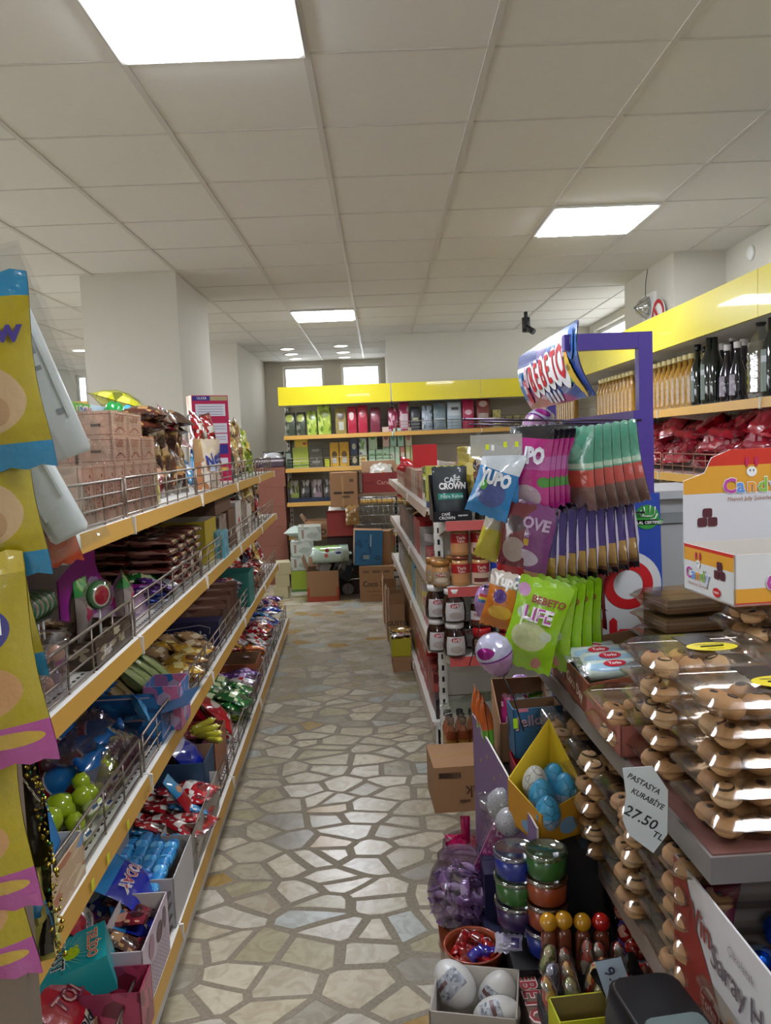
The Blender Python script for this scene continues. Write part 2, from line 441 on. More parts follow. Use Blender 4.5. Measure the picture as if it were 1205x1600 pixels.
# ------------------------------------------------------------------ product builders
def ink(c, rough=.45): return pm('ink '+c, c, rough=rough, vary=0)
BLK, WHT, RED, YEL = ink('#15151a'), ink('#e9e9e6'), ink('#b3131d'), ink('#dcb81c')
card = pm('brown cardboard', '#9a7350', rough=.8, vary=.05, bscale=12)
cardi = pm('cardboard inside', '#8a6a4c', rough=.85, vary=.05, bscale=12)
tape = pm('packing tape', '#b08d5c', rough=.25, vary=.02)
steel = pm('zinc wire', '#8d8175', rough=.35, metal=.8, vary=0)
chrome = pm('chrome wire', '#a9a9a9', rough=.25, metal=.9, vary=0)
film = clear('clear film', share=.10)
filmw = clear('milky film', tint='#f2f0ee', share=.3, rough=.2, milky=True)
pet = clear('clear pet shell', tint='#f3eee7', share=.10, rough=.12, bump=.3, bscale=20)
kraft = pm('greyboard', '#c9c2b8', rough=.8, vary=.03)

def pouch(name, desc, cat, w, h, t, m, back=None, stand=False, texts=(), seal=.055, wr=.003, seed=0, nu=10, nv=14, hole=False, slant=0, sealm=None):
    b = MB(); ph = seed*3.7
    def prof(v):
        e = 1 if seal*1.0 < v < 1-seal else 0
        if stand: return (max(0, (1-v-seal))/(1-seal))**.55*(1 if v < 1-seal else 0)
        x = (v-seal)/(1-2*seal)
        return max(0, sin(pi*min(max(x, 0), 1)))**.55
    def S(u, v, side=1):
        q = prof(v); c = max(0, sin(pi*u))**.6
        x = (u-.5)*w*(1-.09*q*sin(pi*v))
        n = wr*(mnoise.noise(Vector((u*5+ph, v*7, side*2.3)))+.6*mnoise.noise(Vector((u*13+ph, v*11, side))))
        y = -side*(t/2*q*c+.0012)+n*(.3+q*c)
        z = v*h+(.002*(1 if int(u*nu+.5) % 2 else -1) if v in (0, 1) else 0)
        return (x+slant*v*.0, y, z)
    mf = None
    if sealm: mf = lambda u, v: sealm if (v < seal or v > 1-seal) else m
    b.grid(lambda u, v: S(u, v, 1), nu, nv, m, mf=mf)
    b.grid(lambda u, v: S(u, v, -1), nu, nv, back or m, flip=True)
    for (s_, size, mm, cx, cz, *r) in texts:
        def fn(X, Z):
            u = min(max(X/w+.5, .02), .98); v = min(max(Z/h, .01), .99); p = S(u, v, 1)
            return (p[0], p[1]-.0035, Z)
        if isinstance(s_, str): b.text(s_, size, mm, fn, cx, cz, bold=r[0] if r else .01, rot=r[1] if len(r) > 1 else 0, maxw=w*.8)
        else: b.disc(cx, cz, s_[0], s_[1], mm, fn, 16)
    o = b.build(name); tag(o, desc, cat); o['d'] = desc; return o
def rloft(b, secs, m, n=4, caps=(True, True), smooth=True, c=(0, 0)):
    """loft of rounded rectangles (hx, hy, r, z)"""
    base = len(b.v); per = 4*(n+1)
    for (hx, hy, r, z) in secs:
        for q in range(4):
            sx, sy = ((1, 1), (-1, 1), (-1, -1), (1, -1))[q]
            for i in range(n+1):
                a = pi/2*q+pi/2*i/n
                b.v.append((c[0]+sx*(hx-r)+r*cos(a), c[1]+sy*(hy-r)+r*sin(a), z))
    for j in range(len(secs)-1):
        for i in range(per):
            k = (i+1) % per; b.face((base+j*per+i, base+j*per+k, base+(j+1)*per+k, base+(j+1)*per+i), m, None, smooth)
    if caps[0]: b.face([base+i for i in range(per)][::-1], m)
    if caps[1]: b.face([base+(len(secs)-1)*per+i for i in range(per)], m)
def pack(name, desc, cat, w, d, h, m, fin=.012, texts=(), finm=None):
    """flow-wrapped block: rounded block along x with crimped fins at both ends"""
    b = MB(); n = 8
    ring = []
    for i in range(16):
        a = 2*pi*i/16; c_, s_ = cos(a), sin(a); p = 4.0
        k = (abs(c_)**p+abs(s_)**p)**(-1/p); ring.append((k*c_*d/2, k*s_*h/2))
    xs = [-w/2-fin, -w/2-.002, -w/2+.004, -w/4, 0, w/4, w/2-.004, w/2+.002, w/2+fin]
    sc = [(.95, .04), (.8, .25), (1, 1), (1, .97), (1, 1), (1, .96), (1, 1), (.8, .25), (.95, .04)]
    base = len(b.v)
    for j, (x, (ky, kz)) in enumerate(zip(xs, sc)):
        for (y, z) in ring: b.v.append((x, y*ky, h/2+z*kz))
    for j in range(len(xs)-1):
        for i in range(16):
            k = (i+1) % 16
            b.face((base+j*16+i, base+j*16+k, base+(j+1)*16+k, base+(j+1)*16+i), (finm or m) if j in (0, 7) else m,
                   [(j/8, i/16), (j/8, (i+1)/16), ((j+1)/8, (i+1)/16), ((j+1)/8, i/16)], True)
    b.face([base+i for i in range(16)], m); b.face([base+8*16+i for i in range(16)][::-1], m)
    for (s_, size, mm, cx, cy) in texts: b.text(s_, size, mm, lambda X, Y: (X, Y, h+.001), cx, cy, bold=.01, maxw=w*.8)
    o = b.build(name); tag(o, desc, cat); o['d'] = desc; return o
def carton(name, desc, cat, w, d, h, m, side=None, top=None, texts=(), seam=None, bev=.0015):
    b = MB()
    b.box(-w/2, w/2, -d/2, d/2, 0, h, m, mats={'top': top or side or m, 'left': side or m, 'right': side or m})
    if seam: b.box(-w/2-.0006, w/2+.0006, -.012 if w > .1 else -.004, .012 if w > .1 else .004, h*.86, h+.0008, seam)
    else: b.box(-w/2+.002, w/2-.002, -.0008, .0008, h-.0005, h+.0006, BLK)
    for t in texts:
        s_, size, mm, cx, cz = t[:5]; face = t[5] if len(t) > 5 else 'front'; rot = t[6] if len(t) > 6 else 0
        fn = {'front': lambda X, Z: (X, -d/2-.0012, Z), 'right': lambda X, Z: (w/2+.0012, X, Z), 'left': lambda X, Z: (-w/2-.0012, -X, Z), 'top': lambda X, Z: (X, Z, h+.0015)}[face]
        if isinstance(s_, str): b.text(s_, size, mm, fn, cx, cz, bold=.012, rot=rot, maxw=(t[7] if len(t) > 7 else (w if face != 'right' and face != 'left' else d)*.92))
        elif len(s_) == 2: b.disc(cx, cz, s_[0], s_[1], mm, fn)
        else: b.flat([(cx+p[0], cz+p[1]) for p in s_], mm, fn)
    o = b.build(name); tag(o, desc, cat); o['d'] = desc; return o
def rectp(hw, hh): return [(-hw, -hh), (hw, -hh), (hw, hh), (-hw, hh)]
def openbox(name, desc, cat, w, d, h, m, inner=None, flaps=(), th=.003, fl=.08, fh=None, bh=None, lh=None, texts=(), frontm=None, floor=.004):
    """open-topped box; flaps: letters f b l r with an angle outwards; fh/bh/lh heights of front, back and sides"""
    b = MB(); inner = inner or m; fh = fh or h; bh = bh or h; lh = lh or min(fh, bh) if (fh != h or bh != h) and lh is None else (lh or h)
    b.box(-w/2, w/2, -d/2, d/2, 0, floor, m)
    b.box(-w/2, w/2, -d/2, -d/2+th, 0, fh, m, mats={'back': inner, 'front': frontm or m})
    b.box(-w/2, w/2, d/2-th, d/2, 0, bh, m, mats={'front': inner})
    for sx in (-1, 1):
        b0 = len(b.v); x0, x1 = sx*w/2, sx*(w/2-th)
        pts = [(x0, -d/2, 0), (x0, d/2, 0), (x0, d/2, bh), (x0, -d/2, fh), (x1, -d/2, 0), (x1, d/2, 0), (x1, d/2, bh), (x1, -d/2, fh)]
        b.v += pts; uvq = [(0, 0), (1, 0), (1, 1), (0, 1)]
        b.face([b0, b0+1, b0+2, b0+3] if sx > 0 else [b0+3, b0+2, b0+1, b0], frontm or m, uvq)
        b.face([b0+7, b0+6, b0+5, b0+4], inner, uvq); b.face([b0+2, b0+6, b0+7, b0+3], m)
        b.face([b0+3, b0+7, b0+4, b0], m); b.face([b0+1, b0+5, b0+6, b0+2], m)
    for (k, a) in flaps:
        L = fl
        if k in 'fb':
            s_ = -1 if k == 'f' else 1; y = s_*d/2
            p = [(-w/2, y, h), (w/2, y, h), (w/2*.97, y+s_*L*sin(a), h+L*cos(a)), (-w/2*.97, y+s_*L*sin(a), h+L*cos(a))]; o_ = (0, s_*.002, .002)
        else:
            s_ = -1 if k == 'l' else 1; x = s_*w/2
            p = [(x, -d/2, h), (x, d/2, h), (x+s_*L*sin(a), d/2*.95, h+L*cos(a)), (x+s_*L*sin(a), -d/2*.95, h+L*cos(a))]; o_ = (s_*.002, 0, .002)
        b.quad(p, inner); b.quad([(q[0]+o_[0], q[1]+o_[1], q[2]-o_[2]*0) for q in p][::-1], m)
        b.quad([p[2], p[3], tuple(p[3][i]+o_[i] for i in range(3)), tuple(p[2][i]+o_[i] for i in range(3))], kraft)
    for t in texts:
        s_, size, mm, cx, cz = t[:5]; face = t[5] if len(t) > 5 else 'front'; rot = t[6] if len(t) > 6 else 0
        fn = {'front': lambda X, Z: (X, -d/2-.0012, Z), 'right': lambda X, Z: (w/2+.0012, X, Z), 'left': lambda X, Z: (-w/2-.0012, -X, Z)}[face]
        if isinstance(s_, str): b.text(s_, size, mm, fn, cx, cz, bold=.012, rot=rot, maxw=t[7] if len(t) > 7 else None)
        elif len(s_) == 2: b.disc(cx, cz, s_[0], s_[1], mm, fn)
        else: b.flat([(cx+p[0], cz+p[1]) for p in s_], mm, fn)
    o = b.build(name); tag(o, desc, cat); o['d'] = desc; return o
def jar(desc, prof, mbody, label=None, lab=(.25, .75), lid=None, lidp=None, texts=(), name='jar', cat='jar', seg=18, lidname='lid'):
    """lathe body, a printed label band facing front, a lid as a part"""
    b = MB(); b.lathe(prof, mbody, seg)
    h = prof[-1][1]
    if label:
        def rad(z):
            for (r0, z0), (r1, z1) in zip(prof, prof[1:]):
                if z0 <= z <= z1 and z1 > z0: return r0+(r1-r0)*(z-z0)/(z1-z0)
            return prof[-1][0]
        z0, z1 = lab[0]*h, lab[1]*h; half = lab[2] if len(lab) > 2 else 1.3
        def F(u, v):
            z = z0+(z1-z0)*v; r = rad(z)+.0012; a = -pi/2+(u-.5)*2*half; return (r*cos(a), r*sin(a), z)
        b.grid(F, 12, 4, label)
        for (s_, size, mm, cx, cz, *q_) in texts:
            def fn(X, Z):
                r = rad(Z)+.0035; a = -pi/2+X/r; return (r*cos(a), r*sin(a), Z)
            if isinstance(s_, str): b.text(s_, size, mm, fn, cx, cz, bold=.012)
            else: b.disc(cx, cz, s_[0], s_[1], mm, fn)
    o = b.build(name); tag(o, desc, cat); o['d'] = desc
    if lid:
        l = MB(); l.lathe(lidp, lid, seg); l.build(lidname, o)
    return o
def egg(desc, w, h, m, name='surprise_egg', cat='egg', texts=(), lab=None):
    b = MB(); P = []
    for i in range(15):
        t = pi*i/14; z = (1-cos(t))/2; r = sin(t)*(1-.16*(z-.5)*1.2); P.append((max(r*w/2, 1e-5), z*h))
    b.lathe(P, m, 20, caps=False)
    if lab:
        def F(u, v):
            z = lab[1]+(lab[2]-lab[1])*v; i = min(max(z, .01), .99); t = math.acos(1-2*i); r = sin(t)*(1-.16*(i-.5)*1.2)*w/2+.0009
            a = -pi/2+(u-.5)*1.7; return (r*cos(a), r*sin(a), z*h)
        b.grid(F, 8, 6, lab[0])
    o = b.build(name); tag(o, desc, cat); o['d'] = desc; return o
def crackle(name, base, line, scale=18, band=None, rough=.35):
    m = pm(name, base, rough=rough, vary=.03, bands=band or ())
    nt = m.node_tree; p = nt.nodes['Principled BSDF']; L = nt.links
    src = p.inputs['Base Color'].links[0].from_socket
    tc = N(nt, 'ShaderNodeTexCoord'); v = N(nt, 'ShaderNodeTexVoronoi', feature='DISTANCE_TO_EDGE'); v.inputs['Scale'].default_value = scale
    L.new(tc.outputs['Object'], v.inputs['Vector']); lt = N(nt, 'ShaderNodeMath', operation='LESS_THAN'); lt.inputs[1].default_value = .022
    L.new(v.outputs['Distance'], lt.inputs[0]); mx = N(nt, 'ShaderNodeMix', data_type='RGBA'); L.new(lt.outputs[0], mx.inputs[0]); L.new(src, mx.inputs[6]); mx.inputs[7].default_value = lin(line)
    L.new(mx.outputs[2], p.inputs['Base Color']); return m

def cornerbox(name, desc, cat, w, d, H, m, inner, front=None, th=.0025):
    """open box whose four upright corners have their own heights: front-left, front-right, back-right, back-left"""
    b = MB(); P = [(-w/2, -d/2), (w/2, -d/2), (w/2, d/2), (-w/2, d/2)]; q = [(x*(1-2*th/w), y*(1-2*th/d)) for x, y in P]
    b.box(-w/2, w/2, -d/2, d/2, 0, .003, m)
    for i in range(4):
        j = (i+1) % 4; mm = (front or m) if i in (0, 3) else m
        o = [(*P[i], 0), (*P[j], 0), (*P[j], H[j]), (*P[i], H[i])]; n = [(*q[i], 0), (*q[j], 0), (*q[j], H[j]), (*q[i], H[i])]
        b.quad(o, mm); b.quad(n[::-1], inner); b.quad([o[3], o[2], n[2], n[3]], inner)
    o = b.build(name); tag(o, desc, cat); o['d'] = desc; return o

# ------------------------------------------------------------------ shelving
def rack(name, label, levels, lip, back, b0, b1, railm, guard=True, bays=None, post=None, deckm=None, baselip=None, ends=True, M=None, backm=None, h=1.36, gm=None, fascia=None, gh=.11, rail_h=.042, postw=.035, cut=()):
    """shelving run along local y; customers' side towards lip; levels = heights of the shelf tops; base first"""
    t = empty(name, label, 'shelving'); t.matrix_world = M if M is not None else TR(0, 0, 0, rz=TH)
    s = 1 if lip > back else -1; bays = bays or max(1, round((b1-b0)/1.0)); L = (b1-b0)/bays
    deckm = deckm or whitem; backm = backm or whitem
    def bx(B, x0, x1, y0, y1, z0, z1, m): B.box(min(x0, x1), max(x0, x1), y0, y1, z0, z1, m)
    for i in range(bays):
        y0, y1 = b0+i*L, b0+(i+1)*L
        p = MB(); bx(p, back-s*.012, back, y0+.003, y1-.003, .04, h, backm)
        for k in range(int(h/.3)): bx(p, back, back+s*.0015, y0+.01, y1-.01, .3*k+.28, .3*k+.283, BLK)
        p.build('back_panel', t)
    for i in range(bays+1):
        y = b0+i*L; p = MB(); bx(p, back, back+s*.03, y-postw/2, y+postw/2, 0, h, whitem)
        n = int(h/.055)
        for k in range(n): bx(p, back+s*.0301, back+s*.031, y-.006, y+.006, .03+k*.055, .055+k*.055, BLK)
        if ends and i in (0, bays): 
            ys = y-postw/2-.0005 if i == 0 else y+postw/2+.0005
            for k in range(n): p.box(min(back, back+s*.03)+.010, max(back, back+s*.03)-.010, ys-.0005, ys+.0005, .03+k*.055, .055+k*.055, BLK)
        p.build('upright', t)
    for li, z in enumerate(levels):
        lp = baselip if (li == 0 and baselip is not None) else lip
        for i in range(bays):
            if (li, i) in cut: continue
            y0, y1 = b0+i*L+.002, b0+(i+1)*L-.002
            p = MB(); bx(p, back+s*.03, lp-s*.012, y0, y1, z-.018, z-.0, deckm)
            for sy in (y0, y1-.003):   # brackets
                q = len(p.v); x0, x1 = back+s*.03, lp-s*.02
                for yy in (sy, sy+.003): p.v += [(x0, yy, z-.015), (x1, yy, z-.015), (x1, yy, z-.035), (x0, yy, z-.09)]
                p.face((q, q+1, q+2, q+3), whitem); p.face((q+7, q+6, q+5, q+4), whitem)
                for a_, b_ in ((0, 1), (1, 2), (2, 3), (3, 0)): p.face((q+a_, q+4+a_, q+4+b_, q+b_), whitem)
            if li == 0: bx(p, lp-s*.03, lp-s*.02, y0, y1, 0, z-.01, deckm)
            if guard:   # row of slots behind the lip
                n = int((y1-y0)/.03)
                for k in range(n): bx(p, lp-s*.05, lp-s*.044, y0+k*.03+.006, y0+k*.03+.02, z, z+.0008, BLK)
            sh = p.build('shelf', t)
            r = MB(); q = len(r.v)
            x0, x1 = lp-s*.012, lp
            prof = [(x0, z+.002), (lp-s*.004, z+.002), (lp+s*.004, z-rail_h), (lp-s*.004, z-rail_h-.002), (x0, z-.018)]
            for yy in (y0, y1): r.v += [(a_, yy, c_) for a_, c_ in prof]
            for k in range(5):
                l = (k+1) % 5; r.face((q+k, q+l, q+5+l, q+5+k), whitem if k == 0 else railm)
            r.face([q+i for i in range(5)], railm); r.face([q+5+i for i in range(5)][::-1], railm)
            r.box(min(lp-s*.006, lp+s*.007), max(lp-s*.006, lp+s*.007), y1-.008, y1, z-rail_h-.004, z+.004, whitem)
            r.build('price_rail', sh)
            if guard and (guard is True or (li, i) in guard):
                g = MB(); gx = lp-s*.022
                yy0, yy1 = y0+.015, y1-.015
                for k in range(4): g.tube([(gx, yy0, z+.008+k*(gh-.008)/3), (gx, yy1, z+.008+k*(gh-.008)/3)], .0028 if k < 3 else .004, gm or steel, 5)
                n = max(2, round((yy1-yy0)/.16))
                for k in range(n+1):
                    y = yy0+(yy1-yy0)*k/n; g.tube([(gx, y, z), (gx, y, z+gh)], .0035 if k in (0, n) else .0028, gm or steel, 5)
                g.build('wire_guard', sh)
    return t

# ------------------------------------------------------------------ the racks
ochre = pm('ochre rail', '#b98d3c', rough=.4, vary=.05, bscale=4)
redrail = pm('red rail', '#a8453f', rough=.35, vary=.03)
clearrail = pm('pinkish rail', '#b7a190', rough=.3, vary=.03)
yel = pm('yellow fascia', '#d2c21d', rough=.28, vary=.015, coat=.3)
tan = pm('beige back panel', '#a99f8d', rough=.6, vary=.02)
LZ = [.13, .585, .985, 1.325]
left = rack('gondola_shelving', 'long left gondola with ochre price rails and wire guards full of sweets', LZ, -.61, -1.02, 1.2, 6.35, ochre, bays=5, baselip=-.55, h=1.34)
MZ = [.13, .52, .86, 1.19]
mid = rack('gondola_shelving', 'gondola beyond the red railed end bay, its aisle side stacked with boxes', MZ, .345, .68, 3.78, 7.1, clearrail, guard=False, bays=3, h=1.36)
# end bay facing the camera: local y of the run points along -a
EM = GM(0, 0, 0, rz=-R90)     # local x -> -b, local y -> a
EZ = [.10, .555, .865, 1.155]
endb = rack('end_shelving', 'white perforated end bay with red price rails facing the camera', EZ, -3.40, -3.72, .40, 1.33, redrail, guard=False, bays=1, M=EM, h=1.37, baselip=-3.38, rail_h=.04, postw=.04)
FZ = [.14, .53, .90, 1.275, 1.635]
FM = TR(0, 0, 0, rz=-R90)     # local x -> -y, local y -> x
far = rack('wall_shelving', 'far wall shelving under yellow fascia with tea and coffee packs', FZ, -8.72, -9.17, -1.05, .15, ochre, bays=1, M=FM, h=2.0, guard={(3, 0)}, backm=tan)
far2 = rack('wall_shelving', 'far wall shelving right of the tea bay holding coffee bags', FZ, -8.72, -9.17, .16, 2.1, ochre, bays=2, M=FM, h=2.0, guard={(4, 0), (4, 1)}, backm=tan)
RZ = [.14, .53, .92, 1.275, 1.635]
right = rack('wall_shelving', 'right wall shelving with oil bottles above shiny red bags', RZ, 1.63, 2.07, .9, 8.4, ochre, bays=6, M=Matrix.Identity(4), h=2.0, guard={(3, i) for i in range(6)}, backm=tan, gm=pm('coppery wire', '#a06a5a', rough=.35, metal=.6, vary=0))
def fascia(x0, x1, y, lab, axis='x', n=1, parent=None):
    for i in range(n):
        a = x0+(x1-x0)*i/n+.002; c = x0+(x1-x0)*(i+1)/n-.002
        b = MB()
        if axis == 'x': b.box(a, c, y, y+.02, 1.97, 2.19, yel); b.box(a, c, y+.02, y+.44, 1.97, 1.985, whitem)
        else: b.box(y, y+.02, a, c, 1.985, 2.185, yel); b.box(y+.02, y+.44, a, c, 1.985, 2.0, whitem)
        b.build('fascia', parent)
def fpart(t, x0, x1, y, axis, n):
    for i in range(n):
        a = x0+(x1-x0)*i/n+.002; c = x0+(x1-x0)*(i+1)/n-.002; b = MB()
        if axis == 'x': b.box(a, c, y, y+.02, 1.965, 2.165, yel); b.box(a, c, y+.02, y+.44, 1.965, 1.98, whitem)
        else: b.box(y, y+.02, a, c, 1.975, 2.175, yel); b.box(y+.02, y+.43, a, c, 1.975, 1.99, whitem)
        o = b.build('fascia'); o.parent = t; o.matrix_parent_inverse = t.matrix_world.inverted()
bpy.context.view_layer.update()
fpart(far, -1.09, .14, 8.72, 'x', 1); fpart(far2, .15, 2.1, 8.72, 'x', 2); fpart(right, .9, 8.4, 1.62, 'y', 6)
# distant rack beyond the near column
t = empty('distant_shelving', 'distant shelving with ochre fascia beyond the near left column', 'shelving', (-4.4, 10, 0))
b = MB()
for z in (.3, .75, 1.2, 1.6): b.box(-.8, .77, 0, .4, z-.02, z, ochre)
b.build('shelf', t); b = MB(); b.box(-.8, .77, .4, .42, 0, 1.97, pm('dark panel', '#6d675d', vary=.02)); b.box(-.8, -.77, 0, .4, 0, 1.97, whitem); b.build('back_panel', t)
MB().box(-.8, .77, 0, .02, 1.98, 2.19, ochre).build('fascia', t)

# ------------------------------------------------------------------ wall and ceiling fittings
t = empty('security_camera', 'small black bullet camera hanging from the ceiling above the far shelves', 'camera', (1.52, 8.1, ZC))
b = MB(); b.tube([(0, 0, 0), (0, 0, -.07)], .02, BLK, 10); b.build('bracket', t)
b = MB(); b.tube([(0, 0, -.06), (0, -.01, -.2)], .042, BLK, 12); b.build('body', t)
b = MB(); b.tube([(.0, -.03, -.16), (.06, -.09, -.215)], .03, BLK, 10); b.build('lens_hood', t)
t = empty('emergency_lamp', 'clear emergency floodlight with wire cage on the right column', 'lamp', (2.115, 6.2, 2.47))
b = MB(); b.box(-.01, .015, -.13, .13, -.1, .1, white); b.build('back_plate', t)
b = MB(); b.lathe([(.085, 0), (.08, .03), (.05, .08), (.0001, .1)], clear('lamp glass', share=.35, bump=.4), 16, M=TR(-.01, 0, 0, ry=-R90)); b.build('glass', t)
b = MB()
for a in range(4): b.tube([(-.02, .09*cos(pi/4*a), .09*sin(pi/4*a)), (-.12, 0, 0), (-.02, -.09*cos(pi/4*a), -.09*sin(pi/4*a))], .003, chrome, 5)
b.tube([(-.01, .05, .1), (0, .07, .2), (.01, .05, .3)], .003, BLK, 5)
b.build('wire_cage', t)
t = empty('prohibition_sign', 'round white sign with red ring half hidden behind the yellow fascia', 'sign', (2.1, 5.95, 2.36))
fn = lambda a, c: (0, -a, c)
b = MB(); b.lathe([(.13, 0), (.13, .006)], WHT, 28, M=TR(.006, 0, 0, ry=-R90)); b.build('plate', t)
b = MB(); b.ring(0, 0, .1, .13, RED, lambda a, c: (-.0065, -a, c)); b.flat([(-.09, .06), (-.07, .08), (.09, -.06), (.07, -.08)], RED, lambda a, c: (-.0066, -a, c)); b.build('red_ring', t)
tag(MB().lathe([(.05, 0), (.05, .012), (.035, .02), (.0001, .02)], white, 20, M=TR(2.5, 5.33, 2.66, ry=-R90)).build('wall_vent'), 'small round white cover on the right wall near the ceiling', 'vent')

# price stickers and a handwritten price on the rail of the third left shelf
def on_rail(px, py, a):
    d = _f + _r*((px-CX)/FPX) - _u*((py-CY)/FPX); n = Vector((cos(TH), sin(TH), 0)); return CAMLOC + d*(a/d.dot(n))
stm = pm('neon sticker', '#c8cc20', rough=.5, vary=0)
for i, (px, py) in enumerate(((199, 1275), (168, 1325), (144, 1370))):
    q = on_rail(px, py, -.6035); o = MB().box(-.009, .009, -.0008, 0, -.011, .011, stm).build('price_sticker'); tag(o, 'small yellow price sticker on the third left rail, %s' % ['farthest of three', 'the middle one', 'nearest of three'][i], 'price sticker'); o.matrix_world = TR(q.x, q.y, LZ[1]-.020, rz=TH+R90)
q = on_rail(228, 1232, -.6035); b = MB(); b.text('12.50', .028, ink('#4c2c14') if 'ink' in globals() else pm('ink brown', '#4c2c14'), lambda x, z: (x, -.0012, z), 0, 0, rot=.05); o = b.build('handwritten_price'); tag(o, 'handwritten brown price on the ochre rail of the third left shelf', 'price mark'); o.matrix_world = TR(q.x, q.y, LZ[1]-.020, rz=TH+R90)

# ------------------------------------------------------------------ stock: prototypes
def lg(a, b, z, rz=0, rx=0, ry=0): return GM(a, b, z, rz=R90+rz, rx=rx, ry=ry)      # fronts face the aisle from the left rack
def row(proto, n, a, b0, b1, z, label, group, rows=1, da=-.1, lean=0, jit=.03, sc=None, up=0, dz=0, f=lg, rzj=None):
    for r_ in range(rows):
        for l in range(up+1):
            for i in range(n):
                b = b0+(b1-b0)*(i+.5)/n
                put(proto, f(a+da*r_, b, z+l*dz, rz=RN.uniform(-jit, jit), rx=lean), label, group, scale=sc)
def heap(protos, a0, a1, b0, b1, z, na, nb, layers, where, th=.035, tilt=.35, stand=False, f=GM, rz0=0, near=R90):
    """packs lying or leaning on each other; one label for the packs of one kind in one heap"""
    for l in range(layers):
        for i in range(na):
            for j in range(nb):
                p = RN.choice(protos)
                if stand:
                    a = a0+(a1-a0)*(i+.5)/na-(a1-a0)*.12*l+RN.uniform(-.01, .01); b = b0+(b1-b0)*(j+.5+.3*(l % 2))/nb+RN.uniform(-.02, .02)
                    M = f(a, b, z+.004+l*th, rz=near+rz0+RN.uniform(-.5, .5), rx=-.22+RN.uniform(-tilt, tilt)*.6, ry=RN.uniform(-tilt, tilt))
                else:
                    a = a0+(a1-a0)*(i+.5+.1*l)/na+RN.uniform(-.012, .012); b = b0+(b1-b0)*(j+.5)/nb+RN.uniform(-.015, .015)
                    M = f(a, b, z+.026+l*th, rz=near+rz0+RN.uniform(-.7, .7)) @ Matrix.Rotation(RN.uniform(-tilt, tilt)-R90*.88, 4, 'X') @ Matrix.Rotation(RN.uniform(-tilt, tilt), 4, 'Y') @ Matrix.Translation((0, 0, -p.get('ph', .1)/2))
                put(p, M, '%s, %s' % (p['d'], where), '%s %s' % (p['g'], where))
def pr(o, g, ph): o['g'] = g; o['ph'] = ph; return o

# small flow packs, bags
def bag(name, desc, g, w, h, t, m, **k):
    return pr(pouch(name, desc, k.pop('cat', 'bag'), w, h, t, m, **k), g, h)
BG = {}
silver = shiny('silver foil', '#c6c6c8')
for key, col, c2, c3, d in [('red', '#a81420', '#e8e2d8', '#6b0a12', 'red'), ('blue', '#1a3fa8', '#c8d8ee', '#102060', 'deep blue'), ('brown', '#4a2418', '#a07848', '#2a120c', 'dark brown'),
                            ('gold', '#b88a2c', '#e8d48c', '#6c3c14', 'gold'), ('pink', '#c2357e', '#f0b8d0', '#7c1648', 'pink'), ('green', '#1f6a2c', '#d8e4b0', '#0e3818', 'green'),
                            ('lime', '#9cb822', '#e6e88c', '#466c14', 'lime'), ('purple', '#4c2470', '#c8a8d8', '#24103c', 'purple'), ('orange', '#c85a18', '#f2c078', '#74200c', 'orange'),
                            ('white', '#d4d0ca', '#a81c28', '#8c8c94', 'white'), ('maroon', '#6c1424', '#c89078', '#340810', 'maroon'), ('cyan', '#2a86b8', '#d8ecf4', '#184c80', 'light blue'),
                            ('yellow', '#d8bc1c', '#f2ecb0', '#8c4a10', 'yellow'), ('tan', '#a8845c', '#e0cca8', '#5c3c24', 'tan')]:
    m = foil('foil '+key, col, busy=(11, [c2, c3, col, col], .22), bands=[(.42, .62, c2, .18, .82), (.0, .055, c3), (.945, 1, c3)], blobs=[(.5, .24, .22, .13, c3)])
    kn, kd, kc = ('biscuit_bag', 'biscuit bag', 'biscuits') if key in ('brown', 'gold', 'maroon', 'tan') else ('sweet_bag', 'foil bag of sweets', 'sweets')
    BG[key] = bag(kn, '%s %s' % (d, kd), '%s bags' % d, .125, .18, .062, m, seed=len(BG), wr=.006, cat=kc)
    BG[key+'_s'] = bag('candy_pack', 'small %s pack' % d, 'small %s packs' % d, .065, .14, .03, m, seed=len(BG)+9, nu=8, nv=10, wr=.004, cat='candy')
def C(*ks): return [BG[k] for k in ks]

# wafer packs: pale biscuit blocks in clear film, ribbed ends
wf = pm('wafer print', '#dcbcaa', rough=.3, busy=(5, ['#e2c6b4', '#d0b09e', '#dcc0b2', '#d6b6a4'], .5), bands=[(.08, .12, '#9c7060'), (.88, .92, '#9c7060')], vary=.04, bump=.8, bscale=80, coat=.6)
def wafer():
    b = MB(); w, d, h = .15, .09, .075
    b.box(-w/2, w/2, -d/2, d/2, 0, h, wf)
    for s_ in (-1, 1):
        for k in range(9):
            z = h*(k+.5)/9
            b.box(s_*w/2-.004, s_*w/2+.004, -d/2-.0015, -d/2+.004, z-.004, z+.003, wf)
            b.box(-w/2-.0015, -w/2+.004, s_*d/2-.004, s_*d/2+.004, z-.004, z+.003, wf)
    b.box(-w/2-.0016, -w/2, -.014, .014, h*.42, h*.52, ink('#3a2018'))
    red_ = ink('#9c4440')
    b.text('ÜLKER', .03, red_, lambda x, z: (x, -d/2-.0016, z), 0, h*.74, bold=.01, maxw=.11)
    for k in range(7): b.box(-.045+k*.015, -.036+k*.015, -d/2-.0016, -d/2, h*.2+.012*sin(k*pi/6), h*.25+.012*sin(k*pi/6), red_)
    f = clear('wafer film', tint='#fcf8f4', share=.10, bump=.8, bscale=60)
    o = b.build('wafer_pack'); c = MB(); c.box(-w/2-.004, w/2+.004, -d/2-.004, d/2+.004, .0005, h+.003, f); c.build('film_wrap', o)
    return tag(o, '', 'wafer pack')
wfp = wafer()
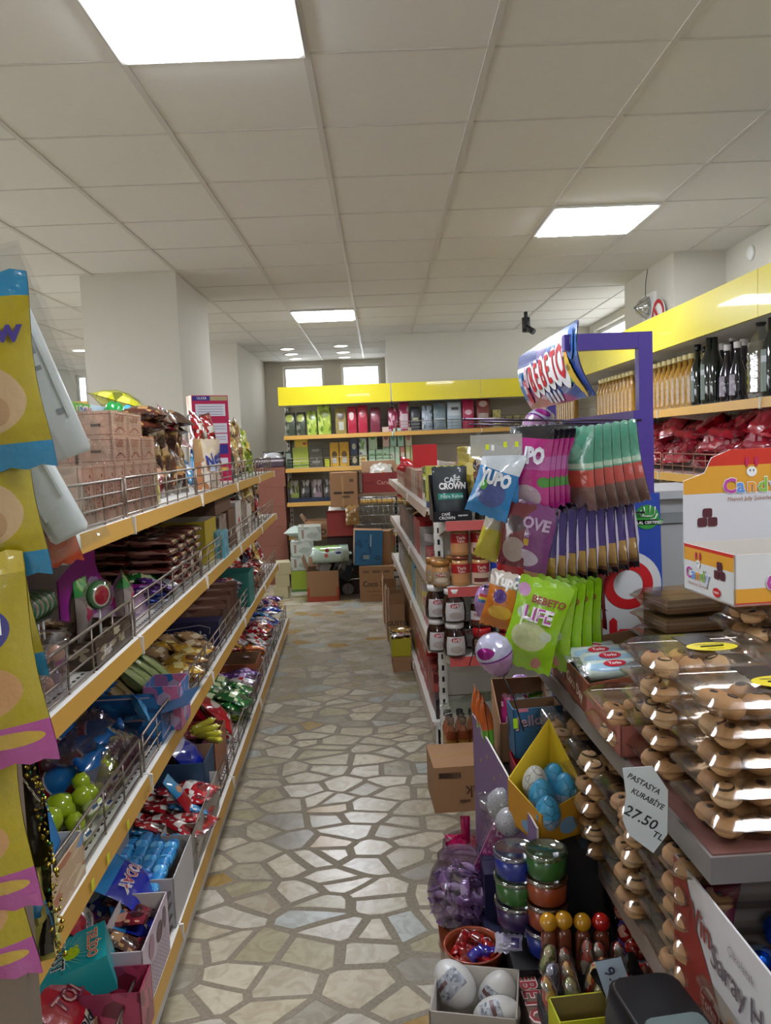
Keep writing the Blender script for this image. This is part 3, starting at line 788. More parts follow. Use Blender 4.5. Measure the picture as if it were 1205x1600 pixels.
# top shelf, from the near end
z1, z2, z3, z4 = LZ[3], LZ[2], LZ[1], LZ[0]
W1 = 'pale pink wafer pack, top left shelf, '
def wput(a, b, z, t, up=False, g=''):
    put(wfp, lg(a, b, z1+z, rz=RN.uniform(-.03, .03)) @ (Matrix.Translation((.0375, 0, 0)) @ Matrix.Rotation(-R90, 4, 'Y') if up else Matrix.Identity(4)) @ (Matrix.Translation((.075, 0, 0)) if up else Matrix.Identity(4)), W1+t, 'wafer packs '+t)
for i in range(8): wput(-.69, 1.97+i*.094, 0, 'standing upright behind the guard', True)
for i in range(8): wput(-.79, 1.97+i*.094, 0, 'standing upright in the second row', True)
for i in range(3): wput(-.70, 2.3+i*.16, .152, 'lying on the upright ones')
for i in range(4): wput(-.80, 2.12+i*.16, .152, 'lying at the back')
for i in range(2): wput(-.73, 2.42+i*.16, .229, 'topmost pair of the stack')
wput(-.84, 2.36, .229, 'topmost, set behind the pair')
# toy box behind, seen from above its rim
tb = carton('toy_box', 'long toy carton with colourful bubble letters behind the wafer packs', 'toy box', .62, .09, .36, pm('toybox print', '#58a028', rough=.3, bands=[(0, 1, '#b8c8d8', .42, .75), (0, 1, '#4c2470', .72, 1)], busy=(6, ['#78b838', '#3c9858', '#c03c80'], .2)),
            side=pm('toybox side', '#4c6a28', rough=.4))
put(tb, lg(-.965, 2.95, z1))
b = MB()
for i, (ch, c) in enumerate(zip('ToiBOX', ['#c41c24', '#d8701c', '#c41c84', '#2850a8', '#7c2890', '#c42840'])):
    b.text(ch, .062, ink('#f0ece0'), lambda x, z: (x, 0, z), -.11+i*.042, 0, bold=.05); b.text(ch, .055, ink(c), lambda x, z: (x, -.001, z), -.11+i*.042, 0, bold=.02)
b.build('letters', tb, M=tb.matrix_world @ Matrix.Translation((-.17, -.0475, .325)))
bal = egg('', .06, .08, foil('green balloon', '#1f8c3c', bump=.2), name='toy_ball', cat='toy')
for i, bb in enumerate((3.06, 3.13)): put(bal, lg(-.89, bb, z1+.30), 'glossy green toy ball in the pack beside the toy carton', 'green toy balls')
bal2 = egg('light blue toy ball in the pack beside the green ones', .06, .07, foil('cyan balloon', '#4aa8d8', bump=.2), name='toy_ball', cat='toy')
put(bal2, lg(-.88, 3.24, z1+.305))
bp = carton('toy_carton', 'grey and purple toy carton carrying the green and blue balls', 'toy box', .26, .07, .30, pm('toy carton', '#6a5878', rough=.25, bands=[(.55, 1, '#9aa8a4'), (.3, .5, '#5c2070')], busy=(7, ['#388c4c', '#6a2878', '#a8b0b0'], .3)))
put(bp, lg(-.89, 3.15, z1))
# tall narrow yellow cocoa puffs bags
coco = bag('snack_bag', 'narrow yellow snack bag with drawn figures beside the wafer packs', 'yellow snack bags', .10, .235, .04, foil('coco print', '#c8c49c', bump=.4, bands=[(.78, 1, '#a8332c'), (.1, .74, '#b8bc3c', .0, .55)], busy=(9, ['#d0cca8', '#8c9838', '#c8c47c'], .5)),
           texts=[('COCO', .03, ink('#3c3c28'), 0, .165, .02), ('COCO', .03, ink('#3c3c28'), 0, .135, .02), ('MEGA', .022, ink('#e0c0a8'), 0, .205)], stand=True)
put(coco, lg(-.70, 2.74, z1)); put(coco, lg(-.70, 2.84, z1), 'narrow yellow snack bag, the farther one of the two', 'yellow snack bags')
# dark packs heaped
W_ = 'heaped on the top left shelf past the yellow snack bags'
heap(C('brown', 'maroon', 'brown'), -.80, -.68, 2.92, 3.66, z1, 1, 6, 3, W_, th=.085, stand=True)
heap(C('brown', 'maroon'), -.9, -.7, 3.0, 3.6, z1+.26, 1, 4, 2, 'on top of the dark heap of the top left shelf', th=.04)
yb = bag('marshmallow_bag', 'bright yellow bag lying across the top of the left rack', 'yellow bag', .34, .24, .10, foil('lemon print', '#c8c818', busy=(6, ['#b8b81c', '#e0dc60', '#707818'], .3), blobs=[(.5, .5, .3, .2, '#b0b414')]))
put(yb, lg(-.86, 3.50, z1+.36, rx=-1.25, rz=.15))
mm = bag('sweet_bag', 'white pouch with two black letters beside the yellow bag', 'bag', .12, .16, .05, foil('mm print', '#c4c8c4', bands=[(0, .35, '#6c8c7c')]), texts=[('M M', .05, BLK, 0, .1, .02)]); put(mm, lg(-.88, 3.42, z1+.28, rx=-.5))
pk = bag('sweet_bag', 'magenta bag with a pale label on top of the left rack', 'bag', .24, .22, .07, foil('magenta print', '#b42060', blobs=[(.4, .75, .28, .1, '#c8d8c8')], bump=.4)); put(pk, lg(-.84, 3.95, z1+.20, rx=-.4, rz=.1, ry=.3))
pk2 = bag('sweet_bag', 'crimson bag sagging over the dark heap', 'bag', .26, .2, .06, foil('crimson print', '#8c1c3c', bump=.5)); put(pk2, lg(-.76, 3.75, z1+.2, rx=-.9))
ny = foil('nesquik print', '#c9b8a4', bump=.3, bands=[(.55, 1, '#b08c64', .0, .25), (.35, .6, '#c8d4e4', .4, 1)], busy=(5, ['#d8c8b4', '#b07850', '#9c6848', '#e0d4c4'], .6))
nes = bag('cereal_bag', 'cereal bag printed in blue on the top left shelf', 'bag', .21, .235, .07, ny, texts=[('Nes', .085, ink('#1c2c84'), .03, .14, .02, .25)], stand=True); put(nes, lg(-.68, 3.78, z1, rz=-.45, rx=.05))
heap(C('white', 'cyan', 'yellow_s'), -.9, -.66, 3.88, 4.1, z1, 1, 2, 1, 'beside the cereal bag', stand=True)
heap(C('red', 'red', 'white'), -.8, -.66, 4.0, 4.5, z1, 1, 4, 3, 'heaped before the tall magenta carton', th=.1, stand=True)
# tall magenta display carton with printed table
mg = '#b01c50'
tall = carton('display_carton', 'tall magenta carton with a printed white table rising above the left rack', 'carton', .22, .09, .50, pm('tall carton', mg, rough=.35, vary=.01), side=pm('tall carton side', '#c4a494', rough=.4, busy=(3, ['#d4bca8', '#b89478'], .4)))
put(tall, lg(-.82, 4.72, z1, rz=-1.05))
b = MB(); lt = ink('#d0d0da'); nv = ink('#2c2c84')
F = lambda x, z: (x, 0, z)
b.flat([(-.105, .47), (.0, .47), (.0, .495), (-.105, .495)], nv, F); b.flat([(.0, .47), (.105, .47), (.105, .495), (.0, .495)], ink('#a89c74'), F)
b.text('ÜLKER', .02, WHT, lambda x, z: (x, -.001, z), -.05, .4825)
b.flat([(-.09, .38), (.09, .38), (.09, .45), (-.09, .45)], lt, F)
for i in range(3):
    for (x0, x1) in ((-.095, -.012), (-.008, .095)):
        z = .31-i*.062; b.flat([(x0, z-.028), (x1, z-.028), (x1, z+.028), (x0, z+.028)], nv if (i == 2 and x0 > -.05) else lt, F)
for z in (.435, .42, .405, .39): b.flat([(-.075, z-.0015), (.075, z-.0015), (.075, z+.0015), (-.075, z+.0015)], ink('#70708c'), lambda x, z: (x, -.001, z))
for z in (.32, .305, .258, .243): b.flat([(0, z-.0015), (.085, z-.0015), (.085, z+.0015), (0, z+.0015)], ink('#70708c'), lambda x, z: (x, -.001, z))
b.flat([(.03, .10), (.09, .10), (.09, .135), (.03, .135)], lt, F); b.flat([(.03, .06), (.09, .06), (.09, .08), (.03, .08)], ink('#c8a83c'), F)
b.build('printed_table', tall, M=tall.matrix_world @ Matrix.Translation((0, -.0465, 0)))
heap(C('red', 'maroon', 'pink'), -.95, -.64, 4.6, 5.1, z1, 1, 4, 3, 'past the tall magenta carton', th=.11, stand=True)
gb = openbox('display_tray', 'dark green topped tray of gold packs on the top left shelf', 'box', .34, .22, .14, pm('green tray', '#4a5c50', rough=.5), bh=.32, lh=.2); put(gb, lg(-.84, 5.2, z1))
heap(C('gold', 'gold', 'tan'), -.8, -.66, 5.05, 5.45, z1+.012, 1, 4, 3, 'in the dark green topped tray', th=.1, stand=True)
heap(C('maroon', 'pink_s', 'white', 'brown'), -.95, -.64, 5.4, 5.8, z1, 1, 4, 4, 'toward the far end of the top left shelf', th=.09, stand=True)
heap(C('purple', 'yellow_s', 'lime'), -.95, -.64, 5.75, 6.05, z1, 1, 3, 4, 'in the last bay of the top left shelf', th=.1, stand=True)
heap(C('lime', 'lime', 'yellow'), -.92, -.64, 6.02, 6.32, z1, 1, 3, 3, 'at the very end of the top left shelf', th=.08, stand=True)

# second shelf
# white and pink tubes in clear tubs
tubm = clear('clear tub', tint='#eeeef2', share=.16, bump=.1)
def tube_lolly(desc, g, m, m2, h=.16):
    b = MB(); b.lathe([(.016, 0), (.018, .05), (.012, .055)], m2, 10); o = pr(b.build('lollipop'), g, h); tag(o, desc, 'lollipop'); o['d'] = desc
    MB().lathe([(.006, .05), (.005, h)], m, 8).build('stick', o); return o
wl = tube_lolly('white stick lollipop standing upside down in a clear tub on the second shelf', 'white lollipops', white, filmw)
tub = MB().lathe([(.07, 0), (.085, .13), (.09, .135), (.086, .13)], tubm, 20, caps=False).build('clear_tub'); tag(tub, '', 'tub')
for (a, b_, n, lab) in [(-.68, 1.50, 9, 'clear tub of white stick lollipops on the second shelf'), (-.70, 1.68, 0, 'clear tub of coloured balls on the second shelf')]:
    put(tub, lg(a, b_, z2), lab)
    for i in range(n):
        t = 2.4*i; r = .02*math.sqrt(i)
        put(wl, lg(a+r*cos(t), b_+r*sin(t), z2+.01, rx=RN.uniform(-.15, .15)), wl['d'], 'white stick lollipops')
ball = egg('', .036, .036, foil('pearl ball', '#d8a890', bump=.1), name='candy_ball', cat='sweet')
for i in range(10):
    t = 2.4*i; r = .02*math.sqrt(i); put(ball, lg(-.70+r*cos(t), 1.68+r*sin(t), z2+.01+.035*(i % 3)), 'pearly pink candy ball in the clear tub', 'pearly candy balls')
tube = pr(jar('magenta plastic candy tube leaning over the clear tub', [(.028, 0), (.03, .1), (.026, .11), (.014, .15), (.016, .17), (.0001, .172)], foil('magenta tube', '#b0287c', bump=0, bands=[(.6, 1, '#c02c4c'), (.2, .5, '#c04ca0')]), name='candy_tube', cat='candy tube'), 'tubes', .17)
put(tube, lg(-.72, 1.78, z2+.04, ry=-.7, rx=-.5))
put(tube, lg(-.84, 1.66, z2+.02, ry=.4, rx=-.7), 'magenta candy tube lying at the back of the second shelf', 'tubes')
# watermelon lollipops
def melon():
    b = MB(); Mx = Matrix.Rotation(R90, 4, 'X'); c = (0, 0, 0)
    b.lathe([(.0001, -.011), (.03, -.011), (.036, -.006), (.037, 0), (.036, .006), (.03, .011), (.0001, .011)], ink('#1c7030'), 20, M=Matrix.Translation((0, 0, .14)) @ Mx, caps=False)
    for r_, m_, y in ((.029, ink('#d8dcc8'), -.0115), (.024, ink('#b01828'), -.0122)): b.disc(0, .14, r_, r_, m_, lambda x, z: (x, y, z), 24)
    o = b.build('watermelon_lollipop'); MB().tube([(0, 0, 0), (0, 0, .105)], .0035, white, 6).build('stick', o)
    MB().lathe([(.0001, -.018), (.04, -.014), (.044, 0), (.04, .014), (.0001, .018)], film, 16, M=Matrix.Translation((0, 0, .14)) @ Mx, caps=False).build('clear_wrap', o)
    return tag(o, '', 'lollipop')
ml = melon()
for i in range(7): put(ml, lg(-.80, 1.84+i*.032, z2+.005, rz=-1.0, rx=-.1), 'watermelon slice lollipop in the row seen edge on', 'watermelon lollipops edge on')
put(ml, lg(-.66, 2.04, z2+.02, rz=-.5), 'watermelon slice lollipop turned to show its red face')
lb = openbox('display_tray', 'dark lollipop tray with white lettering on the second shelf', 'box', .30, .14, .07, pm('fruit tray', '#3a2c20', rough=.4, busy=(7, ['#a89c80', '#4c3c2c', '#5c5040'], .35)), texts=[('Fruit', .032, WHT, -.06, .03), ('Fruit', .025, ink('#c8b890'), .06, .035)]); put(lb, lg(-.70, 2.05, z2))
heap(C('tan_s', 'gold_s'), -.95, -.8, 1.8, 2.25, z2, 1, 4, 2, 'behind the watermelon lollipops', th=.03)
heap(C('maroon', 'red'), -1.0, -.85, 1.5, 1.8, z2, 1, 3, 2, 'at the near back of the second shelf', th=.03)
lm = bag('sweet_bag', 'shiny light green bag above the watermelon lollipops', 'bag', .16, .14, .06, foil('apple print', '#7cb828', bump=.2)); put(lm, lg(-.90, 2.0, z2+.15, rx=-.9))
ob = carton('candy_box', 'small orange carton under the light green bag', 'carton', .14, .08, .05, pm('orange box', '#c46c20', rough=.4)); put(ob, lg(-.88, 1.96, z2+.12))
eg = bag('sweet_bag', 'clear bag holding green and red sweets beside the magenta stand', 'bag', .11, .18, .06, foil('green clear', '#a88c84', bump=.3, bands=[(.75, 1, '#3c9c4c')], busy=(4, ['#c03c60', '#a89c94', '#8c8480'], .7))); put(eg, lg(-.76, 2.2, z2)); put(eg, lg(-.68, 2.32, z2, rz=.3), 'clear bag with a green top seen through the wire guard', 'bag')
# magenta card stand, with cloud shapes
mgc = pm('magenta card', '#a01c94', rough=.45, vary=.02); cl = ink('#c8a8d0')
t = empty('card_stand', 'magenta cardboard display stand with pale cloud shapes on the second shelf', 'display stand'); t.matrix_world = lg(-.86, 2.56, z2)
b = MB(); b.prism([(-.26, 0), (.17, 0), (.17, .08), (.10, .13), (.08, .16), (.08, .29), (-.07, .29), (-.09, .2), (-.26, .16)], 0, .004, mgc, M=Matrix.Rotation(R90, 4, 'X')); b.build('back_card', t)
b = MB()
for (x, z, r) in ((.0, .285, .022), (.03, .288, .02), (-.03, .287, .018), (.02, .11, .03), (.06, .105, .026), (-.02, .105, .024)): b.disc(x, z, r*1.2, r*.6, cl, lambda X, Z: (X, -.0055, Z))
b.build('cloud_shapes', t)
b = MB(); b.box(-.1, .17, -.16, -.155, 0, .06, pm('stand front', '#b894b4', rough=.4, busy=(5, ['#c8a8c0', '#8c6c8c', '#d8c8d0'], .6))); b.box(.165, .17, -.16, 0, 0, .07, mgc); b.build('front_lip', t)
gw = MB(); gw.prism([(-.14, .10), (-.02, .07), (.02, .12), (.03, .26), (-.18, .26), (-.17, .13)], 0, .004, pm('grey lilac card', '#8c8088', rough=.5), M=Matrix.Rotation(R90, 4, 'X')); o = gw.build('header_card'); tag(o, 'grey plastic header card standing behind the magenta stand', 'card'); o.matrix_world = lg(-.93, 2.25, z2)
heap(C('blue_s', 'white_s', 'purple_s'), -.8, -.66, 2.62, 2.95, z2, 1, 4, 2, 'behind the wire guard past the magenta stand', th=.025)
heap(C('green_s', 'green'), -.9, -.66, 2.82, 3.15, z2, 1, 3, 2, 'beside the chocolate bars', th=.03)
# chocolate bars stacked like bricks
bar = pr(pack('chocolate_bar', 'dark maroon chocolate bar pack in the tall brick stack of the second shelf', 'chocolate', .12, .16, .032, foil('bar print', '#4c1c18', busy=(5, ['#5c241c', '#a87868', '#3c1410', '#4c1c18'], .45), coat=.8, bump=.4)), 'bars', .1)
for l in range(7):
    for i in range(4):
        for a in (-.74, -.9):
            if l > 5 and a > -.8: continue
            put(bar, lg(a, 2.93+i*.15+(l % 2)*.02, z2+.001+l*.034, rz=RN.uniform(-.08, .08)), bar['d'], 'chocolate bar packs stacked on the second shelf')
heap(C('white_s', 'maroon_s', 'red_s'), -.72, -.64, 2.98, 3.5, z2, 1, 7, 1, 'in front of the chocolate bar stack', stand=True)
yb2 = openbox('display_tray', 'plain yellow carton with torn lid on the second shelf', 'box', .30, .26, .20, pm('yellow box', '#b8a02c', rough=.5), inner=kraft, flaps=[('b', -.5)]); put(yb2, lg(-.80, 3.75, z2))
cy = carton('candy_box', 'light blue carton in front of the yellow one', 'carton', .12, .05, .13, pm('cyan box', '#5c98a8', rough=.4, busy=(4, ['#78a8b4', '#4c8898'], .4))); put(cy, lg(-.645, 3.88, z2))
gbx = pm('greybrown box', '#6a4e3c', rough=.6); gbx2 = pm('taupe box', '#8c7c6c', rough=.6, busy=(6, ['#9c8c7c', '#5c4c40'], .3))
cb = carton('carton', 'wide dark brown carton lying on top of the second shelf stock', 'carton', .50, .3, .10, gbx); put(cb, lg(-.82, 4.15, z2+.2))
for i, (b_, m_, h_, d_) in enumerate([(4.05, gbx2, .19, 'taupe carton under the wide dark brown one'), (4.35, gbx, .2, 'brown carton beside the taupe carton'), (4.62, kraft, .22, 'pale grey carton toward the far bays of the second shelf'), (4.86, gbx2, .2, 'mottled carton next to the pale grey one'), (5.1, kraft, .17, 'low pale carton under red bags')]):
    o = carton('carton', d_, 'carton', .23, .28, h_, m_, texts=[((.03, .02), 0, RED, 0, h_*.5)] if i == 2 else ()); put(o, lg(-.80, b_, z2))
heap(C('brown', 'red', 'maroon'), -.95, -.68, 4.6, 5.1, z2+.22, 1, 4, 2, 'lying on the cartons of the second shelf', th=.032)
heap(C('red', 'white', 'gold', 'brown'), -.8, -.66, 5.25, 6.3, z2, 1, 8, 2, 'at the far end of the second shelf', th=.1, stand=True)

# ------------------------------------------------------------------ third shelf of the left rack
gum = foil('green jelly ball', '#9cb41c', bump=.1, rough=.15)
def gball():
    b = MB(); b.lathe([(.0001, 0), (.024, 0), (.027, .02), (.024, .045), (.012, .055)], pm('jelly tub', '#a8b86c', rough=.2, bands=[(.25, .75, '#dcdcc8', .2, .8), (.4, .6, '#38506c', .35, .65)]), 16, caps=False)
    o = b.build('jelly_pot'); b = MB(); b.lathe([(.012, .05), (.026, .057), (.033, .08), (.026, .106), (.0001, .114)], gum, 16, caps=False); b.build('ball_lid', o); return tag(o, '', 'sweet')
gj = gball()
for i in range(4):
    for j in range(3): put(gj, lg(-.74-.066*j, 1.66+i*.07, z3+.02*j, rx=.1), 'round green ball topped jelly pot on the third shelf', 'green ball topped jelly pots')
tr = openbox('display_tray', 'low tray under the green ball topped jelly pots', 'box', .34, .24, .05, pm('olive tray', '#8c7c50', rough=.6), inner=kraft); put(tr, lg(-.80, 1.76, z3-.001))
# green twin strip of balls in clear blister
for i in range(12): put(gj, lg(-.66-.03*(i % 2), 1.84+i*.028, z3+.004+.02*(i % 3), rx=-.5), 'small green ball sweet in the clear strip behind the guard', 'green ball sweets in the clear strip', scale=(.7, .7, .7))
bc = carton('card_stand', 'bright blue zigzag edged card leaning over the third shelf', 'card', .20, .004, .14, ink('#1c78b8')); put(bc, lg(-.65, 1.60, z3+.08, rz=.2, rx=-.25))
cc = openbox('display_tray', 'tray of sweets with pink and cream print behind the guard', 'box', .36, .12, .10, pm('cream print tray', '#b89c7c', rough=.5, busy=(6, ['#c8b090', '#a86c50', '#d0c0a0', '#6c8cac'], .6)), inner=kraft); put(cc, lg(-.68, 1.52, z3))
# red and blue cones
cn = foil('cola print', '#1c64a8', bump=.3, bands=[(0, .42, '#a01424'), (.42, .46, '#d8d8dc')])
def cone():
    b = MB(); b.lathe([(.0001, 0), (.03, .012), (.04, .04), (.042, .07), (.03, .11), (.008, .14), (.02, .155)], cn, 14, caps=False)
    o = pr(b.build('candy_cone'), 'cones', .13); return tag(o, '', 'candy')
co = cone()
for i, (a, b_, dz) in enumerate([(-.84, 2.02, 0), (-.78, 2.08, .02), (-.86, 2.14, .03), (-.77, 2.0, .0), (-.9, 2.06, .04), (-.84, 2.26, .06), (-.9, 2.22, .02)]):
    put(co, lg(a, b_, z3+dz+.04, rx=RN.uniform(.6, 1.3), rz=RN.uniform(-1, 1)), 'blue and red sweet cone heaped on the third shelf', 'blue and red sweet cones')
heap(C('red_s', 'maroon'), -.98, -.85, 1.95, 2.4, z3, 1, 4, 2, 'beside the blue and red cones')
# clear blister of dark balls
bl = clear('lilac film', tint='#cfc0cc', share=.18, bump=.6)
db = egg('', .04, .045, foil('plum ball', '#6c4858', bump=.3, rough=.2, vary=.25), name='candy_ball', cat='sweet')
for i in range(9):
    for j in range(4): put(db, lg(-.68-.045*j, 2.0+i*.045+.01*j, z3+.02+.028*j), 'plum coloured candy ball in the clear bags of the third shelf', 'plum candy balls')
cb_ = pouch('clear_bag', 'clear bag over the plum coloured balls', 'bag', .42, .2, .10, bl, wr=.008); put(cb_, lg(-.64, 2.18, z3+.045, rx=-R90*.6))
bb = pm('blue bar box', '#1c5c98', rough=.4, bands=[(.15, .22, '#c8b0b8', .08, .92)], busy=(4, ['#1c5c98', '#3478b4', '#28588c'], .5))
ob = openbox('display_tray', 'light blue bar box with a folded lid on the third shelf', 'box', .20, .22, .10, bb, inner=pm('dark blue inner', '#20405c'), flaps=[('b', .15), ('l', .5), ('f', 1.3)], fl=.09, texts=[('OREO', .03, ink('#c8bcc8'), 0, .05)]); put(ob, lg(-.74, 2.56, z3))
b5 = pr(pack('chocolate_bar', 'blue wrapped bar on the blue box of the third shelf', 'chocolate', .11, .035, .022, foil('blue bar', '#2470ac')), 'b', .1)
for i in range(4): put(b5, lg(-.86, 2.46+i*.04, z3+.16, rz=R90, rx=.1), 'blue wrapped bar lying behind the open blue box', 'blue wrapped bars')
for i in range(5): put(b5, lg(-.74, 2.50+i*.034, z3+.06, ry=.5, rz=.3), 'blue wrapped bar inside the open blue box', 'blue bars inside the box')
b6 = openbox('display_tray', 'pink and blue printed box at the guard of the third shelf', 'box', .15, .12, .15, pm('pink blue box', '#a86c98', rough=.4, busy=(4, ['#2c78b0', '#c86c8c', '#b8a0b8'], .7))); put(b6, lg(-.655, 2.66, z3))
lbl = bag('sweet_bag', 'small light blue bag with barcode at the wire guard', 'bag', .08, .10, .03, foil('sky print', '#4c98c8', bands=[(.3, .6, '#c8dcec', .3, .7)])); put(lbl, lg(-.66, 2.42, z3+.09, rz=.5, rx=-.4))
# olive and gold wafer sticks
gold = foil('gold stick', '#98803c', busy=(4, ['#a8945c', '#7c6428', '#c0ac74'], .6)); tanp = foil('tan stick', '#9c8458', busy=(3, ['#a89068', '#8c7040', '#6c5430'], .4)); grn = foil('green stick', '#788c4c', bands=[(0, .3, '#2c7c30'), (.85, 1, '#2c7c30')], busy=(3, ['#8c9c60', '#68803c'], .5))
for nm, m_, d_, n_, a_, b_ in [('s1', gold, 'gold wafer stick bag fanned on the third shelf', 6, -.88, 2.78), ('s2', tanp, 'tan long biscuit bag leaning over the third shelf', 5, -.78, 2.72), ('s3', grn, 'green ended long biscuit bag by the guard', 4, -.70, 2.78)]:
    o = bag('biscuit_bag', d_, 'sticks', .09, .27, .05, m_, texts=[('SESAME', .03, ink('#c8bc98'), 0, .15, .0, R90)] if nm != 's1' else (), cat='biscuits')
    for i in range(n_): put(o, lg(a_+.012*i, b_+i*.045, z3+.03, rx=-.75, rz=.5+RN.uniform(-.15, .15)), d_, 'long bags '+nm)
gr2 = bag('biscuit_bag', 'bright green bag behind the tan biscuit bags', 'green', .14, .2, .06, foil('leaf print', '#2c8c2c')); put(gr2, lg(-.80, 2.98, z3+.08, rx=-.5))
heap(C('gold', 'orange_s', 'pink_s', 'gold_s'), -.78, -.64, 3.0, 3.4, z3, 1, 4, 2, 'past the green ended bags', th=.05)
heap(C('tan', 'gold'), -.9, -.68, 3.3, 3.62, z3, 2, 3, 2, 'before the navy biscuit carton')
nb = pm('navy carton', '#1c2044', rough=.35, vary=.02)
mc = carton('biscuit_carton', 'navy biscuit carton with white script on the third shelf', 'carton', .12, .34, .12, nb); mc['d'] = ''; put(mc, lg(-.82, 3.76, z3))
b = MB(); b.text("McVitie's", .062, ink('#c8c8d0'), lambda x, z: (x, 0, z), .0, .05, bold=.02)
b.tube([(-.12, 0, .03), (-.09, 0, .085), (.08, 0, .105), (.13, 0, .09), (.125, 0, .06)], .0018, ink('#b8b8c4'), 5); b.build('brand_print', mc, M=mc.matrix_world @ TR(-.0615, 0, 0, rz=-R90) @ Matrix.Translation((0, -.001, 0)))
for i, (b_, h_) in enumerate([(3.9, .15), (4.03, .17), (4.16, .19), (4.29, .2)]):
    o = carton('biscuit_carton', ['dark brown', 'chestnut brown', 'reddish brown', 'chocolate brown'][i]+' carton standing behind the navy one', 'carton', .12, .34, h_, pm('brown carton %d' % i, ['#3c2418', '#54301f', '#4c241c', '#3a2018'][i], rough=.4, vary=.03), side=pm('brown carton side %d' % i, '#6c4434', busy=(4, ['#8c6450', '#54301f', '#a08070'], .5))); put(o, lg(-.82, b_, z3))
heap(C('purple_s', 'maroon_s', 'white_s'), -.88, -.68, 4.3, 4.7, z3+.10, 2, 6, 2, 'past the brown cartons of the third shelf', th=.035)
tb_ = openbox('display_tray', 'teal green carton tray behind the third shelf guard', 'box', .24, .2, .2, pm('teal tray', '#2c7468', rough=.45), inner=pm('teal inner', '#3c8478')); put(tb_, lg(-.72, 4.72, z3))
heap(C('red', 'maroon', 'red'), -.9, -.68, 4.9, 5.6, z3, 2, 5, 3, 'heaped past the teal tray', th=.05)
heap(C('red', 'white', 'gold', 'cyan'), -.8, -.66, 5.5, 6.3, z3, 1, 6, 2, 'at the far end of the third shelf', th=.12, stand=True)

# ------------------------------------------------------------------ bottom shelf of the left rack
def W4(x): return x+', bottom left shelf'
blast = carton('candy_carton', 'turquoise carton with sunburst print lying on the bottom shelf', 'carton', .15, .20, .09, pm('blast', '#1c9498', rough=.3, vary=.01)); put(blast, GM(-.715, 1.83, z4+.10, rz=-1.25, rx=.22))
b = MB(); ray = ink('#9cd0bc')
for k in range(28):
    a = 2*pi*k/28; r0, r1 = .035, .075+.02*(k % 3)
    P = [(r0*cos(a-.03), r0*sin(a-.03)), (r1*cos(a), r1*sin(a)), (r0*cos(a+.03), r0*sin(a+.03))]
    P = [(max(-.073, min(.073, x)), max(-.097, min(.097, y))) for x, y in P]; b.flat(P, ray, lambda x, y: (x, y, 0))
b.disc(0.01, .02, .022, .02, ink('#a8c81c'), lambda x, y: (x, y, .0004))
lx = lambda x, y: (x, y, .0012)
b.text('BLAST', .042, ink('#e4e4dc'), lambda x, y: (x, y, .0008), 0, -.012, bold=.06); b.text('BLAST', .040, ink('#20242c'), lx, 0, -.012, bold=.015); b.text('SO', .028, ink('#c8d41c'), lx, .0, .025, bold=.03)
b.text('TELİDO', .032, ink('#e8dcc0'), lambda x, y: (x, y, .0008), 0, .068, bold=.06); b.text('TELİDO', .032, ink('#c84c14'), lx, 0, .068, bold=.01); b.build('sunburst_print', blast, M=blast.matrix_world @ Matrix.Translation((0, 0, .0918)))
k_ = openbox('cardboard_tray', 'plain tray the turquoise carton rests on', 'box', .30, .26, .10, card, inner=cardi); put(k_, lg(-.76, 1.82, z4))
cw = openbox('display_box', 'clear fronted pink box beside the turquoise carton', 'box', .10, .14, .13, pm('rose box', '#8c2c4c', rough=.3, busy=(4, ['#a83c5c', '#6c1c30'], .5))); put(cw, lg(-.60, 1.78, z4+.02))
gd = foil('goldies print', '#9c1424', bump=.4, blobs=[(.62, .32, .3, .16, '#c8b89c'), (.35, .27, .25, .09, '#dcd4cc')], bands=[(0, .1, '#6c1c4c')])
gds = bag('biscuit_bag', 'red biscuit pouch', 'red biscuit pouches', .20, .17, .05, gd, texts=[('TODAY', .05, ink('#6a1430'), .01, .12, .05), ('TODAY', .048, ink('#c89088'), .01, .12, .0), ('Goldies', .034, ink('#1c1c20'), -.03, .055, .015)], cat='biscuits')
for i, (a, b_, z, rz, t) in enumerate([(-.71, 2.0, .13, .35, 'in front of the white dotted carton'), (-.78, 2.07, .17, .1, 'leaning behind the nearer one'), (-.62, 1.74, .05, -.2, 'lowest, beside the turquoise carton'), (-.86, 2.12, .19, .3, 'half hidden at the back of the heap')]):
    put(gds, lg(a, b_, z4+z, rz=rz, rx=-.75), 'red biscuit pouch '+t)
dots = ink('#8c6c84')
wd = openbox('display_box', 'white carton with a lilac dotted side at the front guard', 'box', .26, .12, .17, pm('white dotted card', '#c4b4bc', rough=.4), inner=kraft, bh=.17, fh=.17); put(wd, lg(-.615, 1.98, z4))
b = MB()
for i in range(16):
    for j in range(7): b.disc(-.115+i*.015, .012+j*.012, .0035, .0035, dots, lambda x, z: (x, 0, z), 6)
for (x, z, rx_, rz_, c) in ((.03, .12, .03, .025, '#5c3c44'), (.085, .125, .018, .03, '#6c5460'), (-.05, .13, .025, .03, '#a07c88')): b.disc(x, z, rx_, rz_, ink(c), lambda X, Z: (X, 0, Z))
b.build('dotted_print', wd, M=wd.matrix_world @ Matrix.Translation((0, -.0615, 0)))
heap(C('white_s', 'maroon_s', 'brown_s'), -.74, -.62, 1.92, 2.16, z4+.05, 1, 3, 3, W4('inside the dotted carton'), th=.03)
bs = foil('today blue', '#1424a0', bump=.5, bands=[(.72, 1, '#2c84c0')])
tdb = bag('biscuit_bag', 'deep blue biscuit bag', 'blue biscuit bags', .20, .15, .06, bs, texts=[('TODAY', .045, ink('#d8d0d4'), 0, .075, .06, pi), ('TODAY', .043, ink('#b01828'), 0, .075, .01, pi)], cat='biscuits')
